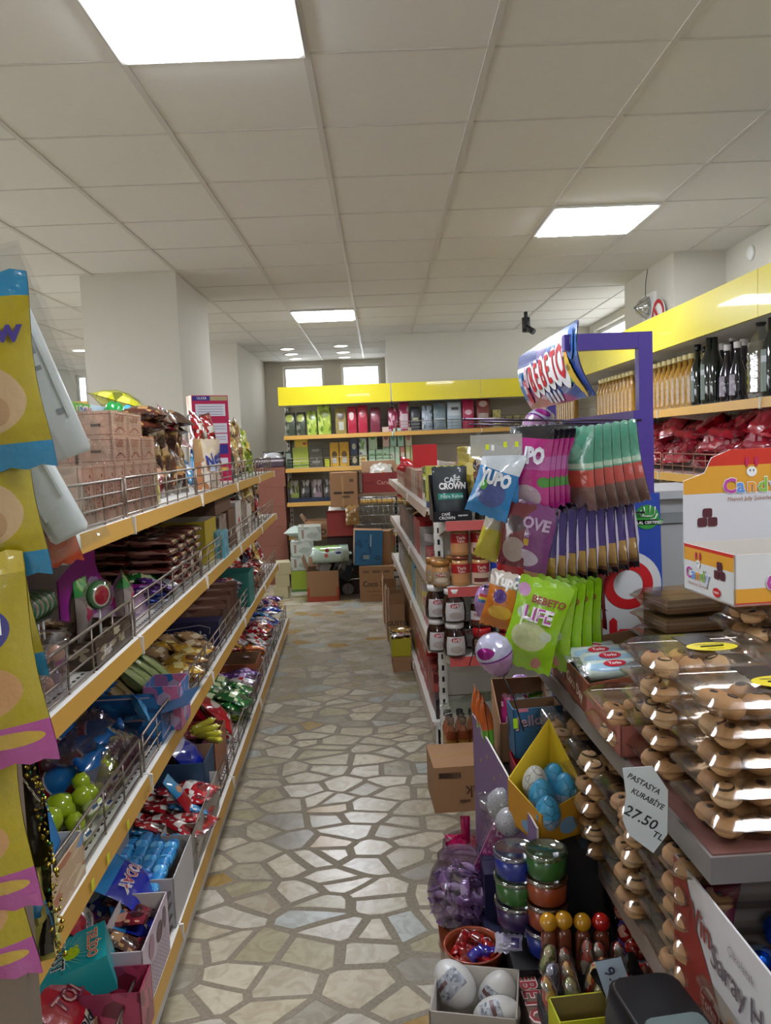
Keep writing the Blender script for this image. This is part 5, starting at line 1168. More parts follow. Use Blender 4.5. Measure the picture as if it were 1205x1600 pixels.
fitem(598, 608, .195, 'i1', '#98b494', 'mint carton under the salmon and cream one '+S_, 'box', z=3)
for i, (p0, p1, c) in enumerate(((448, 466, '#98a450'), (467, 483, '#3c3838'), (484, 502, '#947c84'), (503, 519, '#4c4844'))): fitem(p0, p1, .24, 'j%d' % i, c, ['lime', 'black and silver', 'pinkish white', 'dark grey'][i]+' coffee bag on the third far shelf', z=2, busy=(4, ['#b8b4b0', '#54504c', c, c], .6))
tj = openbox('display_tray', 'dark navy tray under the coffee bags of the third far shelf', 'box', .46, .2, .05, pm('navy tray', '#20283c', rough=.5)); put(tj, TR(farx(483), 8.84, fz[2]))
wb_ = bag('tissue_bag', 'white plastic bag with pale blue print on the fourth far shelf', 'bag', .26, .34, .12, pm('white wrap', '#b8c4bc', rough=.3, blobs=[(.5, .3, .3, .1, '#8cacc0')], bump=.4), wr=.01); put(wb_, TR(farx(464), 8.72, .60, rx=R90*1.0))
eb = openbox('open_carton', 'brown open carton with black print on the fourth far shelf', 'box', .30, .3, .18, card, inner=cardi, flaps=[('l', .6), ('r', .9)], texts=[('EN O', .09, BLK, -.02, .06)]); put(eb, TR(farx(497), 8.62, .53))

# ------------------------------------------------------------------ right wall shelves
rz4, rz3 = RZ[4], RZ[3]
oil = clear('oil bottle', tint='#e0b040', share=.25, rough=.08, bump=.2)
oilin = pm('sunflower oil', '#c09030', rough=.1, coat=.6, vary=.05)
ocap = pm('amber cap', '#e6d69c', rough=.3)
ripple = []
for k in range(13): ripple.append((.036+(.0015 if k % 2 else -.001), .01+k*.014))
ol = jar('golden sunflower oil bottle', [(.03, 0)]+ripple+[(.034, .19), (.024, .215), (.015, .232), (.0135, .265)], pm('oil filled', '#946a1c', rough=.1, coat=.8, vary=.4, bscale=70, bump=.9), None, lid=ocap, lidp=[(.016, .260), (.018, .262), (.018, .288), (.0001, .289)], name='oil_bottle', cat='oil bottle', seg=14, lidname='cap')
def ry(px, X=1.70): return X*1238/(px-594)
for (px0, px1, n, t) in ((1022, 1086, 10, 'right of the purple frame'), (938, 992, 12, 'left of the purple frame'), (872, 900, 5, 'beyond the curved sign'), (846, 864, 6, 'at the far corner below the curved sign')):
    ya, yb = ry(px1), ry(px0)
    n = int((yb-ya)/.088)+1
    for i in range(n):
        for r_ in range(2 if yb < 7 else 1): put(ol, TR(1.70+.08*r_, ya+(yb-ya)*(i+.5)/n, rz4, rz=-R90), 'golden oil bottle on the right wall shelf, '+t, 'oil bottles '+t)
gl = pm('dark green glass', '#101812', rough=.08, coat=1, vary=0); gl2 = pm('black violet glass', '#18121c', rough=.08, coat=1, vary=0)
lw_ = pm('pale wine label', '#8c8490', rough=.5, busy=(8, ['#6c6474', '#a8a0a8'], .3)); lgr = pm('grey green label', '#68746c', rough=.4, bands=[(.7, .85, '#a8acb0')])
olv = jar('tall dark olive oil bottle with grey green label, first beside the golden oil', [(.032, 0), (.034, .01), (.034, .20), (.015, .25), (.014, .30)], gl, lgr, (.08, .62, .6), BLK, [(.016, .296), (.017, .3), (.017, .325), (.0001, .326)], name='oil_bottle', cat='bottle', lidname='cap', seg=14)
olv2 = jar('tallest dark bottle in the middle of the dark group', [(.04, 0), (.042, .01), (.042, .22), (.018, .28), (.016, .345)], gl, lgr, (.08, .6, .6), BLK, [(.018, .34), (.019, .345), (.019, .37), (.0001, .371)], name='oil_bottle', cat='bottle', lidname='cap', seg=14)
vin = jar('black violet vinegar bottle with a pale label', [(.034, 0), (.037, .01), (.036, .14), (.016, .2), (.014, .255)], gl2, lw_, (.12, .5, 1.1), wlid, [(.016, .25), (.018, .254), (.018, .28), (.0001, .281)], name='vinegar_bottle', cat='bottle', lidname='cap', seg=14)
put(olv, TR(1.70, ry(1091), rz4, rz=-R90)); put(olv2, TR(1.70, ry(1109), rz4, rz=-R90)); put(olv, TR(1.78, ry(1103, 1.78), rz4, rz=-R90), 'dark olive oil bottle tucked behind the tallest one'); put(olv2, TR(1.72, ry(1117, 1.72), rz4, rz=-R90), 'tall dark bottle right after the tallest one')
put(vin, TR(1.70, ry(1137), rz4, rz=-R90-.3), 'black violet vinegar bottle with pale label, nearer the dark bottles'); put(vin, TR(1.70, ry(1153), rz4, rz=-R90-.3), 'black violet vinegar bottle with pale label, nearer the big clear bottle')
put(vin, TR(1.82, ry(1130, 1.82), rz4, rz=-R90-.3, ), 'vinegar bottle behind, its white cap showing left', scale=(1.1, 1.1, 1.15)); put(vin, TR(1.85, ry(1146, 1.85), rz4, rz=-R90), 'vinegar bottle behind with the tallest white cap', scale=(1.2, 1.2, 1.3)); put(vin, TR(1.80, ry(1163, 1.8), rz4, rz=-R90), 'vinegar bottle behind the nearer pale label one', scale=(1.1, 1.1, 1.1))
pb = [(.045, 0)]+[(.058+(.003 if k % 2 else -.002), .015+k*.02) for k in range(11)]+[(.045, .26), (.02, .31), (.017, .33)]
bigb = jar('big clear ribbed plastic bottle with a black cap on the right shelf', pb, clear('pet bottle', tint='#c8ccc8', share=.35, rough=.08, bump=.3, bscale=30), pm('grey label', '#9c9c9c', rough=.4, busy=(6, ['#b4b4b4', '#6c6c6c'], .4)), (.15, .5, .5), BLK, [(.019, .328), (.022, .33), (.022, .36), (.0001, .361)], name='plastic_bottle', cat='bottle', lidname='cap')
put(bigb, TR(1.72, ry(1182), rz4, rz=-R90-.9)); put(olv2, TR(1.70, ry(1206), rz4, rz=-R90), 'dark bottle cut by the right edge of the view')
# red bags
rb = foil('red net', '#b41830', bump=.9, bscale=22, busy=(7, ['#d03048', '#8c0c1c', '#c02034'], .6), rough=.2); rb2 = foil('red pink wrap', '#b42c40', bump=.9, bscale=26, busy=(7, ['#c88c94', '#8c1424', '#b44858'], .6))
rbg = bag('lentil_bag', 'shiny red bag', 'r', .26, .20, .09, rb, wr=.012, cat='bag'); rbg2 = bag('lentil_bag', 'red and pink wrapped bag', 'r', .22, .16, .08, rb2, wr=.012, cat='bag')
for k in range(20):
    y = 3.0+k*.235
    for l in range(3): put(rbg2 if l < 2 else rbg, TR(1.73+.015*l, y+RN.uniform(-.04, .04), rz3+.05+.075*l, rz=-R90+RN.uniform(-.7, .7), rx=-1.2+RN.uniform(-.3, .4), ry=RN.uniform(-.2, .2)), '%s in the red heap on the second right wall shelf' % ('red and pink wrapped bag low' if l < 2 else 'shiny red bag high'), 'red bags heaped %s' % ('low' if l < 2 else 'high'))
    if k % 4 < 3: put(rbg, TR(1.84, y, rz3+.22+.03*(k % 2), rz=-R90+RN.uniform(-.3, .3), rx=-1.25), 'shiny red bag topping the heap at the back of the second right wall shelf', 'red bags heaped top', scale=(1.1, 1.1, 1.05))
gbn = foil('nut bag', '#8c7444', bump=.8, bscale=30, busy=(8, ['#b09c6c', '#5c4424', '#c8b890'], .6)); gnb = bag('nut_bag', 'golden brown nut bag', 'n', .24, .16, .09, gbn, wr=.01, cat='bag')
for k in range(9):
    for l in range(4): put(gnb, TR(1.75, 2.9+k*.25+RN.uniform(-.02, .02), RZ[2]+.05+.072*l, rz=-R90+RN.uniform(-.15, .15), rx=-1.3), 'golden brown nut bag stacked on the third right wall shelf', 'golden nut bags')
drk = bag('lentil_bag', 'blackish brown wrinkled bag on the third right wall shelf', 'd', .3, .2, .1, foil('black brown bag', '#241a14', bump=.9, bscale=25), wr=.02, cat='bag')
for i, y in enumerate((5.3, 5.6, 5.9, 6.2)): put(drk, TR(1.76, y, RZ[2]+.06, rz=-R90+.1*i, rx=-1.0), drk['d'], 'blackish bags')
# white freezer
t = empty('chest_freezer', 'pale grey white freezer with a recessed back panel behind the rabbit carton', 'freezer', (1.13, 2.95, 0)); wf_ = pm('freezer white', '#b4b8bc', rough=.35, vary=.01); gf = pm('freezer grey', '#8c9296', rough=.4, vary=.01)
b = MB(); b.box(-.16, .155, .04, .5, .03, 1.285, wf_); b.build('body', t); b = MB()
b.box(-.16, .155, 0, .04, 1.255, 1.285, wf_); b.box(.125, .155, 0, .04, .03, 1.255, wf_); b.box(-.16, -.13, 0, .04, .03, 1.255, wf_); b.box(-.13, .125, 0, .04, .03, .06, wf_); b.build('rim', t)
b = MB(); b.box(-.13, .125, .032, .04, 1.16, 1.20, gf); b.box(-.13, .125, .03, .032, 1.158, 1.16, BLK); b.build('grey_band', t)

# ------------------------------------------------------------------ cartons and cart at the far end of the aisle
rdm = pm('red carton', '#8c2c28', rough=.6, vary=.03); orr = pm('orange red print', '#a84428', rough=.6)
a1 = openbox('open_carton', 'tan carton with an orange red base standing open on the floor by the tea shelves', 'box', .31, .34, .30, card, inner=cardi, flaps=[('r', .5), ('b', .4), ('l', .3)], fl=.14, texts=[(rectp(.155, .025), 0, orr, 0, .025), (rectp(.012, .06), 0, orr, -.143, .08), (rectp(.012, .06), 0, orr, .143, .08)]); put(a1, TR(-.615, 7.80, 0, rz=.03))
a2 = carton('shipping_carton', 'black and white printed carton half inside the open tan one', 'carton', .2, .03, .26, pm('dark print', '#30383c', rough=.5, busy=(5, ['#8c9494', '#50585c'], .4))); put(a2, TR(-.45, 7.78, .2, rz=.6, ry=.5))
a3 = openbox('shipping_carton', 'white carton corner poking out of the open tan one', 'box', .1, .1, .1, pm('ivory card', '#b8b0a8')); put(a3, TR(-.63, 7.8, .27, ry=.5, rz=.4))
cd_ = carton('shipping_carton', 'tall brown carton with bold black lettering on the floor at the aisle end', 'carton', .33, .36, .34, card, top=card, seam=tape, texts=[('Coco Star', .075, ink('#2c1c14'), .0, .17, 'front', 0, .27), ('(', .03, ink('#7c3c28'), -.07, .29), (rectp(.04, .012), 0, ink('#6c5038'), 0, .29), (rectp(.03, .01), 0, ink('#6c5038'), .1, .29), (rectp(.03, .01), 0, ink('#6c5038'), -.1, .29), (rectp(.1, .004), 0, ink('#8c4c34'), 0, .10), (rectp(.06, .003), 0, ink('#8c4c34'), 0, .06)]); put(cd_, TR(-.08, 7.70, 0, rz=-.02))
bl_ = carton('shipping_carton', 'blue carton tilted on top of the tall lettered brown carton', 'carton', .27, .2, .34, pm('blue carton', '#2c6c98', rough=.5, busy=(5, ['#2c6c98', '#205880'], .5)), side=card, texts=[(rectp(.03, .02), 0, ink('#8c9ca4'), -.02, .08), ('O', .06, ink('#1c2430'), .09, .07), (rectp(.006, .06), 0, ink('#a8c0cc'), .02, .24)]); put(bl_, TR(-.17, 7.68, .345, rz=.1, ry=.06))
br_ = carton('shipping_carton', 'brown carton flap beside the tilted blue one', 'carton', .1, .2, .32, card, top=cardi, seam=tape); put(br_, TR(.03, 7.72, .345, rz=-.2))
rg = carton('candy_carton', 'red and green carton leaning behind the blue one', 'carton', .1, .1, .26, pm('red green', '#a8242c', rough=.5, bands=[(0, .6, '#2c7c34', .4, 1)])); put(rg, TR(.06, 7.86, .345))
# shopping cart seen from the side
t = empty('shopping_cart', 'wire shopping cart loaded with open cartons in front of the far shelves', 'shopping cart', (-.08, 8.15, 0), 0)
b = MB()
x0, x1, y0, y1, zt, zb = -.36, .50, -.25, .25, .98, .62
def lerp(a, c, t): return a+(c-a)*t
for k in range(5):
    z = lerp(zb, zt, k/4); e = .10*(1-k/4); b.tube([(x0+e, y0, z), (x1, y0, z), (x1, y1, z), (x0+e, y1, z)], .004 if k < 4 else .007, chrome, 5, closed=True)
for k in range(17):
    u = k/16; b.tube([(lerp(x0+.1, x1, u), y0, zb), (lerp(x0, x1, u), y0, zt)], .0025, chrome, 4); b.tube([(lerp(x0+.1, x1, u), y1, zb), (lerp(x0, x1, u), y1, zt)], .0025, chrome, 4)
    b.tube([(lerp(x0+.1, x1, u), y0, zb), (lerp(x0+.1, x1, u), y1, zb)], .0025, chrome, 4)
b.build('basket', t)
b = MB(); b.tube([(x1, y0, zt), (x1+.1, y0, zt+.06)], .012, chrome, 8); b.tube([(x1, y1, zt), (x1+.1, y1, zt+.06)], .012, chrome, 8); b.tube([(x1+.1, y0, zt+.06), (x1+.1, y1, zt+.06)], .016, pm('orange grip', '#b04c1c'), 8); b.build('handle', t)
b = MB()
for y in (y0+.03, y1-.03): b.tube([(x1-.05, y, zb), (x1-.15, y, .35), (x1, y, .16), (x0+.1, y, .16), (x0+.05, y, .13)], .012, chrome, 8)
b.tube([(x1, y0+.03, .16), (x1, y1-.03, .16)], .01, chrome, 6); b.tube([(x0+.1, y0+.03, .16), (x0+.1, y1-.03, .16)], .01, chrome, 6); b.build('frame', t)
for (x, y) in ((x0+.06, y0+.03), (x0+.06, y1-.03), (x1-.02, y0+.03), (x1-.02, y1-.03)):
    b = MB(); b.lathe([(.0001, -.014), (.05, -.014), (.06, -.008), (.06, .008), (.05, .014), (.0001, .014)], pm('grey wheel', '#7c7870', rough=.6), 16, M=TR(x, y, .06, rx=R90)); b.tube([(x, y-.02, .06), (x, y-.02, .14), (x, y+.02, .14), (x, y+.02, .06)], .005, pm('orange fork', '#a84c24'), 5); b.build('wheel', t)
top_ = pm('tan flat carton', '#8c7058', rough=.7)
fc = carton('flat_cardboard', 'flattened cardboard sheets laid over the shopping cart', 'cardboard', .80, .48, .03, top_); put(fc, TR(-.05, 8.15, .99))
cr_ = openbox('red_carton', 'red carton crate on the cart full of folded cardboard', 'box', .37, .3, .20, rdm, inner=cardi, flaps=[('l', 1.0), ('r', .7), ('b', .3)], fl=.12, texts=[('Caramio', .06, ink('#c88c84'), .06, .10), (rectp(.05, .01), 0, ink('#7c1c1c'), -.12, .1)]); put(cr_, TR(-.01, 8.1, 1.022, rz=.06))
for i, (x, z, r) in enumerate(((-.10, 1.15, .5), (.0, 1.17, -.4), (.08, 1.16, .7))):
    fcx = carton('flat_cardboard', ['folded brown flap at the left of the red crate', 'pale folded flap in the middle of the red crate', 'brown folded flap at the right of the red crate'][i], 'cardboard', .16, .12, .012, [top_, kraft, card][i]); put(fcx, TR(x, 8.08, z, ry=r, rx=.3, rz=.4*i))
wr_ = bag('plastic_wrap', 'crumpled white plastic wrap on the red crate', 'w', .24, .2, .1, pm('milky wrap', '#a8a498', rough=.3, bump=.8, bscale=30), wr=.025); put(wr_, TR(.0, 8.12, 1.20, rx=-1.1))
tc = carton('shipping_carton', 'tall brown carton standing on the cart front with black print', 'carton', .27, .28, .34, card, seam=tape, texts=[(rectp(.10, .012), 0, ink('#3c281c'), 0, .14), (rectp(.04, .012), 0, ink('#5c4430'), .02, .10), (rectp(.02, .015), 0, ink('#5c4430'), .08, .26), (rectp(.01, .15), 0, tape, -.01, .16)]); put(tc, TR(-.37, 7.98, .90, rz=-.05))
stk = openbox('red_carton', 'red carton with a white opened lid below the tall brown carton', 'box', .26, .26, .24, rdm, inner=kraft, flaps=[('b', .8), ('f', 1.1)], fl=.06); put(stk, TR(-.43, 8.02, .60))
hold = carton('shipping_carton', 'dark maroon carton stack bearing the red one', 'carton', .3, .28, .30, pm('dark maroon', '#38201c', rough=.6)); put(hold, TR(-.41, 8.10, 0)); put(hold, TR(-.42, 8.09, .30), 'dark maroon carton, upper one under the tissue pack')
gp_ = bag('gold_garland', 'golden crumpled packaging hanging at the tall brown carton foot', 'g', .14, .2, .06, foil('gold crumple', '#8c6834', bump=.9), wr=.02, cat='packaging'); put(gp_, TR(-.30, 7.8, .72))
tp = pr(pack('tissue_pack', 'mint and white tissue pack with a face print on the tan open carton', 'tissue', .36, .22, .17, foil('tissue print', '#9cb4a4', busy=(4, ['#b0c4b4', '#7ca05c'], .3), bump=.3), fin=.03), 't', .1); put(tp, TR(-.53, 7.78, .36, rz=.05, ry=-.02))
b = MB(); F = lambda x, z: (x, 0, z); b.disc(.05, .03, .045, .04, ink('#b8c4c4'), F); b.disc(.05, .02, .03, .012, ink('#1c2c6c'), lambda x, z: (x, -.001, z)); b.disc(-.06, .05, .02, .02, ink('#8c2c30'), F); b.disc(-.07, .0, .02, .02, ink('#b0503c'), F); b.build('face_print', tp, M=tp.matrix_world @ Matrix.Translation((.03, -.1125, .085)))
# white and lime cartons by the shelf foot
wc = carton('tissue_carton', 'white tissue carton', 'carton', .24, .3, .15, pm('white tissue carton', '#a8b0a4', rough=.5, bands=[(.2, .8, '#8c7468', .15, .25)], busy=(3, ['#b4bcb0', '#98a094'], .5)))
for i, (x, z, d_) in enumerate(((-.86, .225, 'lowest of the white cartons on the lime one'), (-.86, .377, 'middle of the white cartons by the far shelf foot'), (-.78, .53, 'topmost of the white cartons by the far shelf foot'))): put(wc, TR(x, 8.35, z, rz=.04*i), 'white tissue carton, '+d_)
lmc = carton('tissue_carton', 'bright lime carton on the floor under the white cartons', 'carton', .24, .3, .22, pm('lime carton', '#94a834', rough=.45, bands=[(.0, .12, '#50743c')])); put(lmc, TR(-.86, 8.35, 0))
# plain red brown stack against the far left
rbm = pm('reddish cardboard', '#7c4a3a', rough=.75, vary=.04)
for i in range(6):
    o = carton('shipping_carton', 'reddish brown carton in the stack behind the left rack end, level %s from the floor' % ['one', 'two', 'three', 'four', 'five', 'six'][i], 'carton', .34, .4, .215, rbm, seam=tape); put(o, TR(-1.245+.01*(i % 2), 8.9, .001+.2165*i, rz=.02*(i % 3)))
o = openbox('fruit_tray', 'dark tray with white trim on top of the reddish brown stack', 'box', .33, .36, .10, pm('purple brown', '#40303c', rough=.6, bands=[(.6, .8, '#b0a8a8')])); put(o, TR(-1.235, 8.9, 1.302))
o = bag('plastic_wrap', 'black and white bag on the dark tray of the reddish stack', 'w', .24, .16, .1, foil('bw bag', '#b0b0b0', bands=[(.6, 1, '#181818')])); put(o, TR(-1.2, 8.85, 1.36, rx=-.8))
pcl = pm('pale cream carton', '#b0a884', rough=.6)
for i in range(3):
    o = carton('shipping_carton', 'pale cream carton on the floor past the left rack, %s' % ['lowest', 'middle', 'upper'][i], 'carton', .14, .2, .12, pcl); put(o, TR(-1.05+.01*i, 7.95, .001+.122*i, rz=.1*i))
# cartons at the foot of the middle gondola
for i, (a, b_, w, h, z, d_) in enumerate(((.285, 6.68, .28, .31, 0, 'plain brown carton at the foot of the middle gondola, farthest'), (.29, 6.36, .26, .26, 0, 'brown carton at the gondola foot, second from the far end'), (.285, 6.05, .25, .33, 0, 'tall brown carton at the gondola foot'), (.29, 5.72, .25, .36, 0, 'brown lettered carton, the nearest at the gondola foot'))):
    o = openbox('open_carton', d_, 'box', .11, w, h, card, inner=cardi, flaps=[('f', .3), ('l', -.1)], fl=.08, texts=[('GUSTO', .045, ink('#2c1c14'), 0, h*.6)] if i == 3 else ()); put(o, GM(a, b_, z))
yt = openbox('display_tray', 'yellow display tray of wrapped sweets on a brown carton at the gondola foot', 'box', .13, .26, .14, pm('lemon tray', '#a8a01c', rough=.4), inner=card, fh=.12); put(yt, GM(.285, 5.25, .102)); o = carton('shipping_carton', 'flat brown carton under the yellow display tray', 'carton', .12, .26, .10, card); put(o, GM(.285, 5.25, .001))
heap(C('brown_s', 'gold_s', 'white_s'), .24, .33, 5.14, 5.36, .18, 1, 3, 2, 'in the yellow display tray', th=.03)

# ------------------------------------------------------------------ jelly sweets stand
pur = pm('purple metal', '#46328c', rough=.35, vary=.02, coat=.3)
SX = .68
t = empty('sweets_stand', 'purple metal stand with a curved blue header and hooks of hanging sweets', 'display stand', (0, 0, 0))
b = MB(); b.box(.655, .69, 2.0, 2.03, .05, 1.755, pur); b.build('post', t)
b = MB(); b.box(.47, .6545, 2.0, 2.03, 1.715, 1.755, pur); b.build('top_bar', t)
b = MB(); b.box(.585, .615, 2.76, 2.79, .05, 1.755, pur); b.build('post', t)
b = MB(); b.box(.53, .5845, 2.76, 2.79, 1.72, 1.755, pur); b.build('top_bar', t)
b = MB(); b.box(.45, .69, 1.99, 2.8, .0, .05, pur); b.box(.655, .67, 2.03, 2.79, .05, 1.10, pm('dark purple panel', '#241c48', rough=.5)); b.build('base', t)
b = MB(); b.box(.64, .655, 2.0, 2.79, 1.36, 1.56, pur); b.box(.64, .655, 2.0, 2.79, 1.14, 1.18, pur); b.build('hook_rail', t)
def hook(x1, x0, y, z, rise=.02):
    b = MB()
    for dx in (0, .016): b.tube([(x1, y+dx, z), ((x0+x1)/2, y+dx, z+rise*.4), (x0, y+dx, z+rise)], .0028, pm('dark wire', '#4c4250', metal=.7, rough=.3), 6)
    b.tube([(x0, y, z+rise), (x0-.006, y+.008, z+rise), (x0, y+.016, z+rise)], .0028, pm('dark wire', '#4c4250'), 5); b.build('hook', t)
HK = [(1.985, 1.535, .215), (1.97, 1.305, .235), (1.96, 1.115, .25), (2.3, 1.535, .3), (2.3, 1.305, .3), (2.6, 1.535, .3)]
for (y, z, x0) in HK: hook(.655, x0, y, z)
# curved header
sky = pm('header print', '#2c4c98', rough=.2, coat=.6, vary=.0, busy=None, blobs=[(.62, .95, .25, .35, '#8c7cb8'), (.12, .05, .3, .25, '#8c3c6c'), (.5, -.05, .3, .2, '#a83c78'), (.02, .45, .1, .3, '#5888b8'), (.8, .75, .25, .3, '#4c78b8')])
HY0, HY1 = 2.78, 1.96
def hs(u, v, off=0.0):         # u from the far edge to the near edge, v up
    y = HY0+(HY1-HY0)*u; z = 1.60+.185*v; x = .535-.04*v-.022*sin(pi*v)+.0-.035*(1-u)*0
    return (x-off, y, z)
b = MB(); b.grid(lambda u, v: hs(u, v), 20, 12, sky); b.grid(lambda u, v: hs(u, v, -.003), 20, 12, white, flip=True); b.build('header', t)
def hf(off):                   # flat metres (along the header, up) to its surface
    return lambda x, z: hs(x/.82, z/.185, off)
b = MB(); wht = ink('#dcdcdc')
s_ = 'BEBETO'; FL = .014
for i, ch in enumerate(s_):
    x = .235+i*.083; z = .083+.003*i
    b.disc(x, z, .052 if ch != 'O' else .064, .055 if ch != 'O' else .068, wht, hf(.003+.0002*i), 18, fineL=FL)
for i, ch in enumerate(s_):
    x = .235+i*.083; z = .083+.003*i; sz = .11 if ch != 'O' else .125
    b.text(ch, sz, ink('#b41828'), hf(.0055), x, z, bold=.025, fineL=FL, wide=.95)
# round faced sweets: pale discs with eyes (generic)
def face(x, z, r, c, off=.004):
    b.disc(x, z, r, r*1.15, ink(c), hf(off), 14, fineL=FL); b.disc(x-r*.3, z+r*.2, r*.26, r*.42, wht, hf(off+.002), 10); b.disc(x+r*.3, z+r*.2, r*.26, r*.42, wht, hf(off+.002), 10)
    b.disc(x-r*.25, z+r*.15, r*.1, r*.2, BLK, hf(off+.004), 8); b.disc(x+r*.32, z+r*.15, r*.1, r*.2, BLK, hf(off+.004), 8); b.disc(x, z-r*.4, r*.3, r*.12, BLK, hf(off+.004), 8)
face(.06, .085, .035, '#3c78b0'); face(.105, .055, .035, '#b83c4c'); face(.15, .10, .03, '#c8a0b0'); face(.765, .135, .035, '#3468b8'); face(.70, .115, .03, '#3c8c3c')
b.disc(.70, .075, .028, .035, ink('#3c8c3c'), hf(.0035), 16, fineL=FL)
for i in range(4): face(.36+.05*i, .020, .015, '#c8d0dc')
for k in range(9):
    u = k/8; b.disc(.725+.05*u*u-.0, .115-.10*u, .012+.016*sin(pi*u), .016, ink('#c8a434' if k > 1 else '#d08c1c'), hf(.006+.0002*k), 14, fineL=FL)
b.disc(.725, .078, .005, .009, BLK, hf(.010), 8); b.disc(.740, .078, .005, .009, BLK, hf(.010), 8)
b.build('header_print', t)
# side panel and letter board
def blade(px0, px1, py0, py1, Y): return at(px0, py1, Y), at(px1, py0, Y)
bm = pm('blue panel', '#26449c', rough=.3, vary=.01)
b = MB(); P = [(.612, .60), (.712, .60), (.697, 1.352), (.645, 1.352), (.628, 1.345), (.616, 1.325), (.612, 1.30)]
b.prism(P, 0, .004, bm, M=Matrix.Translation((0, 1.985, 0)) @ Matrix.Rotation(R90, 4, 'X')); b.build('side_panel', t)
b = MB(); g = ink('#2c8c34'); fn = fr(1.9795); b.disc(.664, 1.292, .031, .031, g, fn, 28); b.flat([(.628, 1.272), (.700, 1.272), (.706, 1.285), (.622, 1.285)], g, fn)
wi = ink('#dce4dc'); f3 = 1.978
def stroke(pts, r): b.tube([(x, f3, z) for x, z in pts], r, wi, 5)
stroke([(.684, 1.318), (.682, 1.300), (.676, 1.294), (.662, 1.294), (.650, 1.296)], .0016); stroke([(.672, 1.322), (.670, 1.306), (.664, 1.297)], .0016)
stroke([(.690, 1.300), (.684, 1.288), (.672, 1.286)], .0016); stroke([(.656, 1.318), (.658, 1.300)], .0016); stroke([(.650, 1.310), (.644, 1.302), (.650, 1.295), (.655, 1.300)], .0014)
b.text('HALAL CERTIFIED', .010, wi, fr(1.978), .664, 1.278, bold=.02); b.build('halal_mark', t)
b = MB(); wp = pm('white board', '#c4c6c8', rough=.3, vary=0); oc = (.605, 1.128); tc_ = (.618, .985)
pts = []
for k in range(29):
    a = -pi*.30+2*pi*k/28*.80; pts.append((oc[0]+.083*cos(a), oc[1]+.083*sin(a)))
pts += [(.545, 1.065), (.536, 1.05), (.536, .62), (.684, .62), (.684, 1.05), (.668, 1.065)]
b.prism(pts, 0, .005, wp, M=Matrix.Translation((0, 1.955, 0)) @ Matrix.Rotation(R90, 4, 'X')); b.build('letter_board', t)
b = MB(); rd = ink('#b4141c'); fn = fr(1.9485)
b.ring(oc[0], oc[1], .037, .062, rd, fn, 40)
def rr_(x0, x1, z0, z1, r=.008): return [(x0+r, z0), (x1-r, z0), (x1, z0+r), (x1, z1-r), (x1-r, z1), (x0+r, z1), (x0, z1-r), (x0, z0+r)]
b.flat(rr_(.556, .576, .965, 1.045), rd, fn); b.flat(rr_(.574, .660, .993, 1.016), rd, fr(1.9483))
b.text('E', .11, rd, fn, .622, .90, bold=.05, rot=R90); b.text('B', .11, rd, fn, .622, .80, bold=.05, rot=R90); b.text('E', .11, rd, fn, .622, .70, bold=.05, rot=R90)
b.build('red_letters', t)
# clear price strip on the front hook
pst = carton('price_strip', 'clear plastic price strip with yellow tags at the front of the hooks', 'price strip', .115, .003, .048, clear('strip film', tint='#c8ccd0', share=.45, bump=0), texts=[(rectp(.004, .006), 0, ink('#c8d41c'), -.02, .02), (rectp(.003, .006), 0, WHT, -.008, .018), (rectp(.004, .006), 0, ink('#c8d41c'), .02, .024), (rectp(.004, .006), 0, ink('#c8d41c'), .045, .024)], bev=0); put(pst, TR(*at(776, 712, 1.78), rz=-.12))

# hanging bags: (px of the bag's top centre, py top, Y) on the hooks
def hang(o, px, py, Y, yaw, label=None, group=None, roll=0, sc=None, lean=0):
    h = o['ph']*(sc[2] if sc else 1); p = at(px, py, Y); put(o, TR(*p, rz=yaw) @ Matrix.Rotation(roll, 4, 'Y') @ Matrix.Rotation(lean, 4, 'X') @ Matrix.Translation((0, 0, -h)), label, group, scale=sc)
blk = foil('black seal', '#14141c', bump=.6)
ym = foil('yupo magenta', '#a01c70', bump=.85, bands=[(.52, .68, '#a0508c'), (.88, 1, '#201820')], blobs=[(.5, .2, .35, .14, '#a08c98'), (.9, .38, .14, .06, '#3c7c2c'), (.1, .2, .1, .12, '#7c9c2c')])
yup = bag('jelly_bag', 'magenta jelly bag, the first on its hook', 'm', .112, .20, .035, ym, texts=[('YUPO', .05, ink('#d0d0d8'), 0, .135, .06)], cat='jelly sweets', sealm=blk)
yb1 = foil('yupo blue', '#1c70a8', bump=.85, bands=[(.7, 1, '#c0c8cc')], blobs=[(.5, .35, .35, .2, '#3c4c84'), (.25, .45, .1, .08, '#4c9c3c')])
ybl = bag('jelly_bag', 'blue jelly bag hanging under the clear price strip', 'm', .112, .175, .035, yb1, texts=[('YUPO', .046, ink('#d8dce0'), 0, .10, .06)], cat='jelly sweets')
for i in range(9): hang(yup, 832+i*9, 668+i*-.6, 1.84+.012*i, -.62-.045*i if i < 6 else -.75, None if i == 0 else 'magenta jelly bag in the row behind the first one', None if i == 0 else 'magenta jelly bags in a row', roll=.10)
dkb = bag('jelly_bag', 'dark navy back of a jelly bag beside the blue ones', 'm', .12, .20, .03, foil('navy back', '#14283c'), cat='jelly sweets')
for i in range(5): hang(dkb, 796+i*6, 690, 1.90+.01*i, -1.1, dkb['d'], 'navy backed jelly bags')
for i in range(2): hang(ybl, 791+i*9, 704-3*i, 1.84+.02*i, -.35-.1*i, None if i == 0 else 'second blue jelly bag right behind the front one', None, roll=.34-.05*i, sc=(.92, 1, .92))
